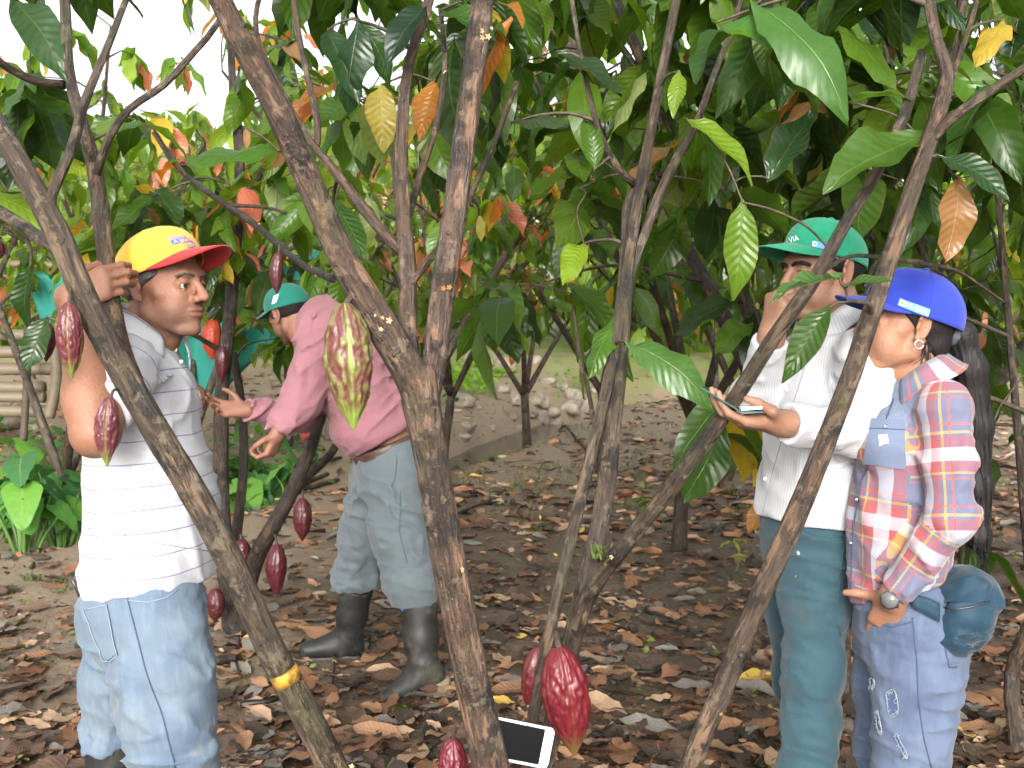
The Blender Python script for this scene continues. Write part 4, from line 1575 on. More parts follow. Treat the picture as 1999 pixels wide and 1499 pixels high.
# ------------------------------------------------------------------ the man in the green cap with pen and notebook
def man_pen():
    D = 2.67
    p = lambda x, y, dd=0.0: at(x, y, D + dd)
    root = thing('person', 'man in green cap and pale pinstripe shirt holding a pen to his mouth', 'person', loc=tuple(p(1590, 1950) * A(1, 1, 0)))
    s = 0.95
    M = frame((-.93, -.36, -.05), (-.03, 0, 1))
    O = p(1605, 530)
    neck = p(1632, 640, .02)
    hg, L = head_groups(O, M, neck, 0.058, s)
    tone = (0.28, 0.152, 0.098)
    # near arm with the notebook
    sh1, el1, wr1 = p(1692, 700, -.17), p(1700, 845, -.21), p(1528, 826, -.33)
    hg.append(('+', .03, .03, [Cone(sh1, el1, .05, .042), Cone(el1, wr1, .042, .027)]))
    H1, tips1 = hand_groups(wr1, (-.97, -.14, .06), (-.1, .12, 1), left=True, s=.98, curl=((20, 30, 20), (22, 32, 20), (24, 34, 22), (26, 36, 24)), thumb=((.95, .05, .45), (.95, -.25, .35)), spread=5)
    hg += H1
    # far arm, hand at the mouth
    sh2, el2, wr2 = p(1580, 700, .18), p(1478, 775, .02), p(1506, 655, -.10)
    hg.append(('+', .03, .03, [Cone(sh2, el2, .05, .042), Cone(el2, wr2, .042, .029)]))
    H2, tips2 = hand_groups(wr2, (.14, -.10, 1), (.86, .42, -.05), s=.93, curl=((62, 70, 40), (68, 80, 45), (74, 85, 50), (78, 85, 50)), thumb=((.75, .1, .9), (.8, -.5, .6)), spread=4)
    hg += H2
    hidden = [Cone(neck, p(1628, 790), .050, .085, Yax, 1.2), Cone(p(1625, 780), p(1585, 1010), .10, .10, Yax, 1.2),
                               Cone(p(1595, 1040, -.08), p(1585, 1320, -.08), .06, .045), Cone(p(1595, 1040, .09), p(1550, 1320, .1), .06, .045)]
    V, F, me = skin_build(root, hg, tone, L, M, O, s, stubble=0.4, hidden=hidden)
    put('body', me, root)
    eyes_build(root, L, M, s, (1, .25, -.08))
    brows_build(root, L, M_HAIR, h=.020, th=1.25)
    hv, hf = sdf_mesh([('+', .01, .01, [Ell(L(-.019, 0, .033), np.array((.102, .081, .090)) * s, M), Cone(L(.018, .073, .012), L(.015, .069, -.02), .011, .007), Cone(L(.018, -.073, .012), L(.015, -.069, -.02), .011, .007)]),
                       ('&', 0, .006, [Plane(L(.036, 0, .03), M @ A(.95, 0, .2)), Plane(L(-.02, 0, -.02), M @ A(.5, 0, -.86))])], 0.003)
    put('hair', mesh_from('hair', hv, hf, M_HAIR), root)
    crown, cs, bs, W = cap_build(root, O, M, s, M_GRN, M_GRN, tilt=-13, hgt=.102, brim=.078, shift=(-.006, 0, .030), arch=.022, droop=.30, a=.110, b=.089)
    cs.d = D
    put('print', print_text(cs, 'SAVIA', [(1527, 468), (1558, 459), (1561, 469), (1530, 479)], M_WHITE), crown)
    put('badge', patch(cs, [(1587, 470), (1622, 477), (1619, 489), (1585, 481)], M_BADGE, 8, 3, .0018), crown)
    put('badge_emblem', patch(cs, [(1587.5, 471.5), (1595, 473), (1593.5, 481.5), (1586, 480)], M_WHITE, 2, 2, .0028), crown)
    put('badge_emblem', patch(cs, [(1589, 473.5), (1593, 474.3), (1592, 479), (1588, 478.3)], M_GREYINK, 2, 2, .0036), crown)
    put('badge_print', print_text(cs, 'El campo\nes de todos', [(1597, 474.5), (1608, 477), (1606, 484), (1596, 481.5)], M_BADGE2, off=.0028), crown)
    # shirt
    T = [p(1628, 715), p(1626, 790), p(1612, 890), p(1590, 1005), p(1587, 1060)]
    rr = [.105, .130, .134, .130, .128]
    tor = [Cone(a, b, x, y, Yax, 1.25) for a, b, x, y in zip(T[:-1], T[1:], rr[:-1], rr[1:])]
    tor += [Cone(p(1690, 712, -.16), p(1592, 705, .18), .058, .058), Cone(p(1636, 700), p(1634, 745), .056, .09, Yax, 1.4)]
    s1 = [Cone(sh1, el1, .072, .062), Cone(el1, wr1 + (el1 - wr1) * .10, .060, .044)]
    s2 = [Cone(sh2, el2, .070, .056), Cone(el2, wr2 + (el2 - wr2) * .12, .056, .043)]
    fo = rnd_folds(sh1, el1, .07, 7, side=(-.5, -1, 0), w=.014, hgt=.007, seed=31)
    fo += rnd_folds(el1, wr1, .055, 10, side=(0, -1, 0), w=.011, hgt=.007, tilt=.8, seed=32)
    fo += rnd_folds(el2, wr2, .05, 6, side=(0, -1, 0), w=.010, hgt=.005, seed=33)
    fo += rnd_folds(p(1625, 780), p(1590, 1000), .14, 9, side=(-.3, -1, 0), w=.018, hgt=.006, span=1.2, tilt=1.2, seed=34)
    bones = [(p(1630, 660), p(1588, 1060), (0, -1, 0), 0, .125), (sh1, el1, (0, -1, 0), 0, .065), (el1, wr1, (0, -1, 0), 0, .05), (sh2, el2, (0, -1, 0), 0, .06), (el2, wr2, (0, -1, 0), 0, .05)]
    c1, c2 = wr1 + (el1 - wr1) * .10, wr2 + (el2 - wr2) * .12
    shirt, ss = garment(root, 'shirt', [('+', .05, .05, tor), ('+', .03, .02, s1), ('+', .03, .02, s2),
                                      ('-', 0, .003, [Ell(c1 + unit(wr1 - el1) * .065, (.065,) * 3), Ell(c2 + unit(wr2 - el2) * .065, (.065,) * 3)]),
                                      ('&', 0, .003, [Plane(p(1590, 1010), (-.09, 0, -1))]), ('-', 0, .006, [Cone(p(1622, 620), p(1630, 655), .056, .064)])], M_PIN, folds=fo, bones=bones, disp=wrinkle((6, 6, 12), .009, 3, -.6))
    ss.d = D
    collar(shirt, p(1620, 626), unit(A(-.30, -.05, 1)), (-1, -.45, -.1), .074, .072, M_PIN, h_stand=.034, fall=.055, flare=.030, drop=.012)
    put('placket', seam(ss, [(1583, 660), (1570, 720), (1545, 800), (1520, 880), (1498, 960), (1490, 1000)], M_GREYINK, r=.0008, off=.0006), shirt)
    put('armhole_seam', seam(ss, [(1672, 655), (1648, 720), (1642, 790), (1655, 850)], M_GREYINK, r=.0008, off=.0006), shirt)
    for x, y in ((1560, 690), (1537, 761), (1515, 850), (1495, 935)):
        bb = ss.hit(x, y, .002)
        put('button', mesh_from('button', *sdf_mesh([('+', 0, 0, [Ell(bb, (.005, .003, .005))])], .0015), M_BUTTON), shirt)
    # trousers
    near = [p(1598, 1050, -.07), p(1592, 1180, -.09), p(1588, 1310, -.10), p(1582, 1410, -.10), p(1572, 1520, -.10), p(1575, 1830, -.1)]
    farl = [p(1568, 1050, .09), p(1552, 1180, .10), p(1565, 1320, .10), p(1580, 1500, .12), p(1585, 1830, .12)]
    tg = [Cone(p(1575, 985), p(1578, 1070), .108, .112, Yax, 1.2)]
    tg += [Cone(a, b, x, y) for a, b, x, y in zip(near[:-1], near[1:], (.096, .074, .064, .060, .062), (.074, .064, .060, .062, .058))]
    tg += [Cone(a, b, x, y) for a, b, x, y in zip(farl[:-1], farl[1:], (.090, .070, .062, .058), (.070, .062, .058, .056))]
    tg += [Ell(p(1630, 1080, -.03), (.06, .09, .09))]
    fo = rnd_folds(p(1590, 1210, -.09), p(1580, 1450, -.10), .064, 15, side=(.4, -1, 0), w=.011, hgt=.009, span=1.7, tilt=.5, seed=41)
    fo += rnd_folds(p(1598, 1040, -.07), p(1592, 1210, -.09), .09, 6, side=(0, -1, 0), w=.014, hgt=.005, span=1.2, seed=42)
    fo += rnd_folds(p(1555, 1200, .1), p(1570, 1400, .1), .064, 9, w=.011, hgt=.007, seed=43)
    tb = [(p(1575, 985), p(1578, 1070), (0, -1, 0), 0, .11), (near[0], near[-1], (0, -1, 0), 0, .07), (farl[0], farl[-1], (0, -1, 0), 0, .07)]
    tr, ts = garment(root, 'trousers', [('+', .045, .04, tg), ('&', 0, .003, [Plane(p(1580, 975), (0, 0, 1)), Plane(A(0, 0, .07), (0, 0, -1))])], M_TEAL, folds=fo, bones=tb, disp=wrinkle((7, 7, 22), .011, 4, .5))
    ts.d = D
    put('pocket_seam', seam(ts, [(1563, 1022), (1572, 1036), (1600, 1046), (1645, 1049)], M_SEAM3, r=.0015), tr)
    put('side_seam', seam(ts, [(1654, 1015), (1640, 1120), (1635, 1180), (1640, 1240)], M_SEAM3, r=.0014), tr)
    put('fly_seam', seam(ts, [(1500, 1010), (1512, 1060), (1525, 1095)], M_SEAM3, r=.0012), tr)
    for q, dd in ((near[-1], -.1), (farl[-1], .12)):
        V, F = sdf_mesh([('+', .02, 0, [Cone(A(q[0] + .02, q[1], .05), A(q[0] - .15, q[1] - .03, .04), .048, .038)]), ('&', 0, .003, [Plane(A(0, 0, .003), (0, 0, -1))])], .006)
        put('shoe', mesh_from('shoe', V, F, M_LEATHER), root)
    # pen and notebook he holds
    tip = (tips2[0] + tips2[4]) / 2
    pen = thing('pen', 'blue pen held against the mouth by the man in green cap', 'pen', loc=tuple(tip))
    pd = unit(A(.35, .1, .35))
    put('barrel', tube_mesh('barrel', [tip - pd * .06, tip + pd * .025], [.0042, .0042], simple('navy_plastic', (.012, .02, .10), .3), 10), pen)
    put('pen_tip', tube_mesh('pen_tip', [tip + pd * .025, tip + pd * .037], [.0040, .0012], M_DARK, 10), pen)
    note = thing('notebook', 'open pocket notebook with dark green cover in the hand below the branch', 'notebook', loc=tuple(p(1425, 790, -.33)))
    M_COV = simple('green_card', (.012, .075, .062), .35)
    M_PAGE = simple('paper', (.80, .80, .80), .8)
    def slab(name, c, mat, parent, th):
        c = [np.asarray(q, float) for q in c]
        n = unit(np.cross(c[1] - c[0], c[3] - c[0])) * th
        V = c + [q + n for q in c]
        return put(name, mesh_from(name, V, [(3, 2, 1, 0), (4, 5, 6, 7), (0, 1, 5, 4), (1, 2, 6, 5), (2, 3, 7, 6), (3, 0, 4, 7)], mat, smooth_shade=False), parent)
    h0 = p(1447, 806, -.40); h1 = p(1436, 800, -.28)
    slab('cover', [p(1367, 757, -.40), h0, h1, p(1378, 758, -.28)], M_COV, note, .003)
    slab('cover', [h0, p(1490, 806, -.40), p(1482, 797, -.28), h1], M_COV, note, .003)
    up = A(0, 0, .0045)
    slab('pages', [h0 + up, p(1488, 803, -.40) + up, p(1480, 795, -.28) + up, h1 + up], M_PAGE, note, .006)
    return root

# ------------------------------------------------------------------ the woman in the blue cap
def woman():
    D = 2.45
    p = lambda x, y, dd=0.0: at(x, y, D + dd)
    root = thing('person', 'woman in blue cap and plaid shirt with hand in jeans pocket', 'person', loc=tuple(p(1770, 1950) * A(1, 1, 0)))
    s = 0.90
    M = frame((-.985, .02, .10), (.10, 0, 1))
    O = p(1768, 634)
    neck = p(1792, 745, .0)
    hg, L = head_groups(O, M, neck, 0.047, s, female=True)
    hg[0][3].append(Ell(L(.045, .032, -.05), np.array((.032, .024, .034)) * s, M))
    tone = (0.295, 0.15, 0.09)
    sh, el, wr = p(1846, 800, -.14), p(1858, 1010, -.19), p(1744, 1164, -.135)
    hg.append(('+', .03, .03, [Cone(sh, el, .045, .036), Cone(el, wr, .036, .024)]))
    H, tips = hand_groups(wr, (-.04, .52, -.85), (.55, .75, .4), left=True, s=.88, curl=((14, 20, 15),) * 4, thumb=((.25, 1.0, -.1), (.45, 1.0, -.1)), spread=2)
    hg += H
    hidden = [Cone(neck, p(1778, 870), .042, .07, Yax, 1.2), Cone(p(1775, 860), p(1758, 1150), .085, .09, Yax, 1.2),
                               Cone(p(1785, 1210, -.07), p(1780, 1480, -.08), .06, .045), Cone(p(1760, 1210, .08), p(1735, 1480, .08), .06, .045)]
    V, F, me = skin_build(root, hg, tone, L, M, O, s, stubble=0, lips=(.36, .10, .09), hidden=hidden)
    put('body', me, root)
    eyes_build(root, L, M, s)
    brows_build(root, L, M_HAIR, th=.7)
    # hair: skull cap of hair, nape, tail
    hv, hf = sdf_mesh([('+', .012, .012, [Ell(L(-.022, 0, .030), np.array((.104, .080, .092)) * s, M), Ell(L(-.060, 0, -.035), np.array((.050, .060, .055)) * s, M), Cone(L(.030, .070, .012), L(.026, .067, -.006), .008, .004)]),
                       ('&', 0, .008, [Plane(L(.040, 0, .03), M @ A(.95, 0, .1)), Plane(L(-.005, 0, -.012), M @ A(.72, 0, -.69))])], 0.003)
    hair = put('hair', mesh_from('hair', hv, hf, M_HAIR), root)
    tail = [L(-.085, 0, -.005), L(-.135, 0, -.010), p(1895, 720, .0), p(1905, 830, .01), p(1908, 950, .01), p(1912, 1050, .0), p(1915, 1090, .0)]
    tr_ = [.020, .026, .031, .032, .028, .022, .005]
    g = [('+', .02, .01, [Cone(a, b, x, y) for a, b, x, y in zip(tail[:-1], tail[1:], tr_[:-1], tr_[1:])])]
    tc = np.array(tail)
    def wav(P):
        xc = np.interp(-P[:, 2], -tc[:, 2], tc[:, 0])
        yc = np.interp(-P[:, 2], -tc[:, 2], tc[:, 1])
        an = np.arctan2(P[:, 1] - yc, P[:, 0] - xc)
        return .0014 * np.sin(an * 13 + 3 * np.sin(P[:, 2] * 5)) + .0010 * np.sin(an * 27 - 4 * np.sin(P[:, 2] * 4)) + .003 * vnoise(P * A(40, 40, 2), 3)
    tv, tf = sdf_mesh(g, .0042, disp=wav)
    tl = put('ponytail', mesh_from('ponytail', tv, tf, M_HAIR), hair)
    put('hair_tie', mesh_from('hair_tie', *sdf_mesh([('+', 0, 0, [Cone(L(-.112, .0, -.008), L(-.122, 0, -.009), .029, .029)])], .003), simple('grey_elastic', (.055, .065, .075), .8)), hair)
    rg = random.Random(4)
    strands = []
    for i in range(70):
        a = tail[2] + (tail[5] - tail[2]) * rg.random()
        q = [a + A(rg.uniform(-.03, .03), rg.uniform(-.03, .03), 0)]
        for j in range(4):
            q.append(q[-1] + A(rg.uniform(-.006, .010), rg.uniform(-.006, .006), -.045))
        strands.append(tube_geo(q, [.0012, .0012, .001, .0008, .0004], 4, cap=False))
    for i in range(14):
        a = L(-.04 + rg.uniform(-.02, .01), .055, -.03 + rg.uniform(-.02, .01))
        q = [a, a + M @ A(.008, .004, -.018), a + M @ A(.004, .004, -.04), a + M @ A(rg.uniform(-.015, .03), .003, -.06)]
        strands.append(tube_geo(q, [.0009, .0008, .0006, .0004], 4, cap=False))
    V0, F0 = join(strands)
    put('loose_strands', mesh_from('loose_strands', V0, F0, M_HAIR), hair)['kind'] = 'stuff'
    # earring
    e = L(-.006, .092, -.045)
    rg_ = [e + A(.009 * math.cos(q), -.001, .009 * math.sin(q)) for q in np.linspace(0, 2 * math.pi, 15)]
    put('earring', tube_mesh('earring', rg_, [.0018] * 15, M_METAL, 6, raw=True), root)
    crown, cs, bs, W = cap_build(root, O, M, s, M_BLU, M_BLU, tilt=-9, hgt=.116, brim=.070, shift=(-.012, 0, .022), arch=.020, droop=.22, a=.122, b=.094)
    cs.d = D
    put('badge', patch(cs, [(1757, 582), (1816, 604), (1811, 619), (1752, 596)], M_BADGE, 10, 3, .0018), crown)
    put('badge', patch(cs, [(1787, 594.5), (1815, 605), (1811, 618), (1784, 607)], M_BADGE2, 5, 3, .0026), crown)
    put('badge_emblem', patch(cs, [(1758, 585), (1768, 588.6), (1765, 598), (1755, 594.5)], M_WHITE, 2, 2, .0034), crown)
    put('badge_emblem', patch(cs, [(1760, 587.5), (1766, 589.8), (1764, 595), (1758, 593)], M_GREYINK, 2, 2, .0042), crown)
    put('badge_print', print_text(cs, 'El campo\nes de todos', [(1770, 590.5), (1785, 596), (1782.5, 603), (1767.5, 597.5)], M_WHITE, off=.0030), crown)
    put('badge_print', print_text(cs, 'Minagricultura', [(1789, 601), (1812, 609.5), (1811, 613), (1788, 604.5)], M_WHITE, off=.0036), crown)
    # plaid shirt
    T = [p(1790, 790), p(1778, 860), p(1766, 960), p(1757, 1060), p(1756, 1180)]
    rr = [.076, .092, .095, .097, .104]
    tor = [Cone(a, b, x, y, Yax, 1.25) for a, b, x, y in zip(T[:-1], T[1:], rr[:-1], rr[1:])]
    tor += [Cone(p(1848, 796, -.13), p(1785, 790, .14), .047, .047), Cone(p(1806, 780), p(1799, 820), .046, .08, Yax, 1.35), Ell(p(1725, 870, -.05), (.06, .065, .06))]
    s1 = [Cone(sh, el, .054, .046), Cone(el, wr + (el - wr) * .09, .046, .037)]
    s2 = [Cone(p(1785, 790, .14), p(1770, 1000, .18), .056, .05)]
    fo = rnd_folds(sh, el, .06, 7, side=(-.3, -1, 0), w=.014, hgt=.006, tilt=.9, seed=51)
    fo += rnd_folds(el, wr, .05, 10, side=(0, -1, 0), w=.011, hgt=.007, tilt=.6, seed=52)
    fo += rnd_folds(p(1770, 880), p(1757, 1170), .115, 9, side=(-.5, -1, 0), w=.018, hgt=.007, span=1.0, tilt=1.6, seed=53)
    bones = [(p(1792, 745), p(1755, 1180), (0, -1, 0), 0, .105), (sh, el, (0, -1, 0), .035, .058), (el, wr, (0, -1, 0), .05, .048), (p(1785, 790, .14), p(1770, 1000, .18), (0, -1, 0), 0, .055)]
    def yoke(V, w):
        l = p(1790, 842, 0)
        m = ((w == 0) & (V[:, 2] > l[2] - .12 * (V[:, 0] - l[0]))).astype(float)
        return np.stack([m, m, m], 1)
    c1 = wr + (el - wr) * .09
    shirt, ss = garment(root, 'shirt', [('+', .045, .045, tor), ('+', .03, .02, s1), ('+', .02, .03, s2), ('-', 0, .003, [Ell(c1 + unit(wr - el) * .066, (.066,) * 3)]),
                                      ('&', 0, .003, [Plane(p(1755, 1172), (-.02, 0, -1))]), ('-', 0, .006, [Cone(p(1786, 715), p(1792, 760), .050, .058)])], M_PLAID, h=.0055, folds=fo, bones=bones, col=yoke, disp=wrinkle((6, 6, 13), .009, 5, -.5))
    ss.d = D
    collar(shirt, p(1786, 731), unit(A(-.36, -.05, 1)), (-1, -.35, -.2), .070, .066, M_PLAID, h_stand=.032, fall=.062, flare=.036, col=(0, 0, 0), drop=.004)
    pk = put('pocket', patch(ss, [(1702, 818), (1765, 821), (1769, 916), (1686, 904)], cloth('chambray', (.12, .15, .22)), 8, 8, .004), shirt)
    put('pocket_flap_seam', seam(ss, [(1699, 838), (1766, 840)], M_SEAM2, r=.0010, off=.0046), pk)
    put('stitched_label', patch(ss, [(1716, 851), (1733, 849), (1735, 868), (1718, 870)], cloth('label_weave', (.50, .48, .44)), 3, 3, .006), pk)
    put('placket', seam(ss, [(1745, 778), (1712, 870), (1682, 940), (1668, 1020), (1663, 1100), (1660, 1165)], M_SEAM2, r=.0020), shirt)
    put('inner_tee', patch(ss, [(1722, 772), (1735, 776), (1672, 890), (1664, 905)], M_TEE, 4, 12, .003), shirt)
    for x, y in ((1729, 835), (1676, 975), (1664, 1060)):
        bb = ss.hit(x, y, .004)
        put('button', mesh_from('button', *sdf_mesh([('+', 0, 0, [Ell(bb, (.0045, .003, .0045))])], .0015), M_METAL), shirt)
    # watch
    ax = unit(wr - el)
    wc = wr + ax * .002
    st = sdf_mesh([('+', 0, 0, [Cone(wc - ax * .009, wc + ax * .009, .0285, .0275)]), ('&', 0, .001, [Plane(wc + ax * .010, ax), Plane(wc - ax * .010, -ax)])], .003)
    watch = put('watch', mesh_from('watch', *st, simple('watch_mesh_band', (.10, .09, .085), .35, metal=.7)), root)
    face_n = unit(A(-.35, -1, .35) - (A(-.35, -1, .35) @ ax) * ax)
    fc = wc + face_n * .026
    put('watch_case', tube_mesh('watch_case', [fc - face_n * .001, fc + face_n * .007], [.0195, .0195], M_METAL, 24, raw=True), watch)
    put('watch_dial', tube_mesh('watch_dial', [fc + face_n * .0065, fc + face_n * .0078], [.0165, .0165], simple('grey_dial', (.12, .125, .125), .2), 24, raw=True), watch)
    # jeans
    near = [p(1790, 1210, -.055), p(1792, 1330, -.08), p(1782, 1430, -.09), p(1775, 1520, -.09), p(1775, 1850, -.09)]
    farl = [p(1752, 1210, .075), p(1740, 1330, .08), p(1738, 1450, .08), p(1735, 1560, .08), p(1735, 1850, .08)]
    jg = [Cone(p(1765, 1130), p(1768, 1230), .102, .110, Yax, 1.22)]
    jg += [Cone(a, b, x, y) for a, b, x, y in zip(near[:-1], near[1:], (.094, .085, .076, .066), (.085, .076, .066, .052))]
    jg += [Cone(a, b, x, y) for a, b, x, y in zip(farl[:-1], farl[1:], (.092, .080, .072, .064), (.080, .072, .064, .052))]
    jg += [Ell(p(1820, 1235, -.03), (.072, .10, .085))]
    fo = rnd_folds(p(1790, 1220, -.06), p(1790, 1350, -.08), .09, 8, side=(-.2, -1, 0), w=.012, hgt=.005, span=1.5, tilt=.3, seed=61)
    fo += rnd_folds(p(1785, 1370, -.08), p(1775, 1500, -.09), .078, 8, side=(.2, -1, 0), w=.012, hgt=.005, span=1.5, tilt=.3, seed=62)
    jb = [(p(1765, 1130), p(1768, 1230), (0, -1, 0), 0, .11), (near[0], near[-1], (0, -1, 0), 0, .08), (farl[0], farl[-1], (0, -1, 0), 0, .08)]
    jeans, js = garment(root, 'jeans', [('+', .045, .04, jg), ('&', 0, .003, [Plane(p(1765, 1125), (0, 0, 1)), Plane(A(0, 0, .10), (0, 0, -1))])], M_JEANS3, h=.0058, folds=fo, bones=jb, disp=wrinkle((7, 7, 26), .0065, 6, .2))
    js.d = D
    put('pocket_seam', seam(js, [(1693, 1192), (1705, 1212), (1740, 1224), (1778, 1214)], M_SEAM2, r=.0018), jeans)
    put('side_seam', seam(js, [(1781, 1205), (1790, 1290), (1793, 1370), (1803, 1440), (1818, 1499)], M_SEAM2, r=.0015), jeans)
    put('back_pocket', seam(js, [(1842, 1255), (1853, 1303), (1868, 1302)], M_SEAM2, r=.0014), jeans)
    # rips with frayed white threads
    rips = [[(1732, 1352), (1748, 1349), (1754, 1388), (1738, 1396)], [(1702, 1324), (1709, 1326), (1710, 1342), (1703, 1342)], [(1748, 1435), (1754, 1436), (1770, 1472), (1765, 1474)], [(1711, 1390), (1717, 1390), (1724, 1428), (1718, 1430)]]
    M_HOLE = simple('under_denim', (.05, .075, .15), .9)
    rgn = random.Random(8)
    for q in rips:
        rp = put('rip', patch(js, q, M_HOLE, 4, 6, .0018), jeans)
        c = np.array(q, float)
        thr = []
        loop = np.vstack([c, c[:1]])
        P = [js.hit(*(c.mean(0) + (v - c.mean(0)) * 1.05), .004) for v in spline(loop, 5)]
        thr.append(tube_geo(P, [.0005 + .0009 * rgn.random() for _ in P], 5, cap=False))
        for i in range(26):
            k = rgn.randrange(4)
            a = loop[k] + (loop[k + 1] - loop[k]) * rgn.random()
            b = a + A(rgn.uniform(-6, 6), rgn.uniform(-3, 8))
            thr.append(tube_geo([js.hit(*a, .004), js.hit(*((a + b) / 2), .007), js.hit(*b, .004)], [.0009, .0008, .0005], 4, cap=False))
        V0, F0 = join(thr)
        put('frayed_threads', mesh_from('frayed_threads', V0, F0, M_THREAD), rp)['kind'] = 'stuff'
    for q in (near[-1], farl[-1]):
        V, F = sdf_mesh([('+', .02, 0, [Cone(A(q[0] + .02, q[1], .05), A(q[0] - .13, q[1] - .01, .04), .044, .034)]), ('&', 0, .003, [Plane(A(0, 0, .003), (0, 0, -1))])], .006)
        put('shoe', mesh_from('shoe', V, F, M_RUBBER), root)
    # waist bag
    bag = thing('waist_bag', 'blue nylon waist bag hanging at the back of the plaid shirt', 'bag', loc=tuple(p(1885, 1190, -.1)))
    bg = [('+', .05, .04, [Ell(p(1872, 1190, -.10), (.054, .08, .062)), Ell(p(1895, 1195, -.09), (.046, .08, .060)), Ell(p(1856, 1215, -.10), (.042, .07, .042)), Ell(p(1880, 1140, -.09), (.036, .06, .036))])]
    fo = rnd_folds(p(1860, 1150, -.1), p(1910, 1240, -.1), .075, 9, side=(0, -1, 0), w=.012, hgt=.006, tilt=.8, seed=71)
    V, F = sdf_mesh(bg, .005, folds=fo, disp=wrinkle((10, 10, 14), .018, 9, .4))
    bs_ = Surf(V, F); bs_.d = 2.4
    put('pouch', mesh_from('pouch', V, F, M_BAG), bag)
    put('flap', patch(bs_, [(1832, 1150), (1905, 1125), (1930, 1172), (1830, 1180)], M_BAG, 12, 6, .006), bag)
    put('zipper', seam(bs_, [(1828, 1182), (1860, 1190), (1900, 1184), (1932, 1174)], M_DARK, r=.0024), bag)
    z = bs_.hit(1838, 1178, .006)
    put('zip_pull', tube_mesh('zip_pull', [z, z + A(.002, -.002, -.03)], [.0016, .0012], M_METAL, 6, raw=True), bag)
    sheet('strap', [[p(1780, 1158, -.145), p(1810, 1166, -.155), p(1835, 1178, -.16)], [p(1780, 1185, -.15), p(1808, 1200, -.155), p(1835, 1215, -.16)]], M_BAG, bag, .004)
    return root

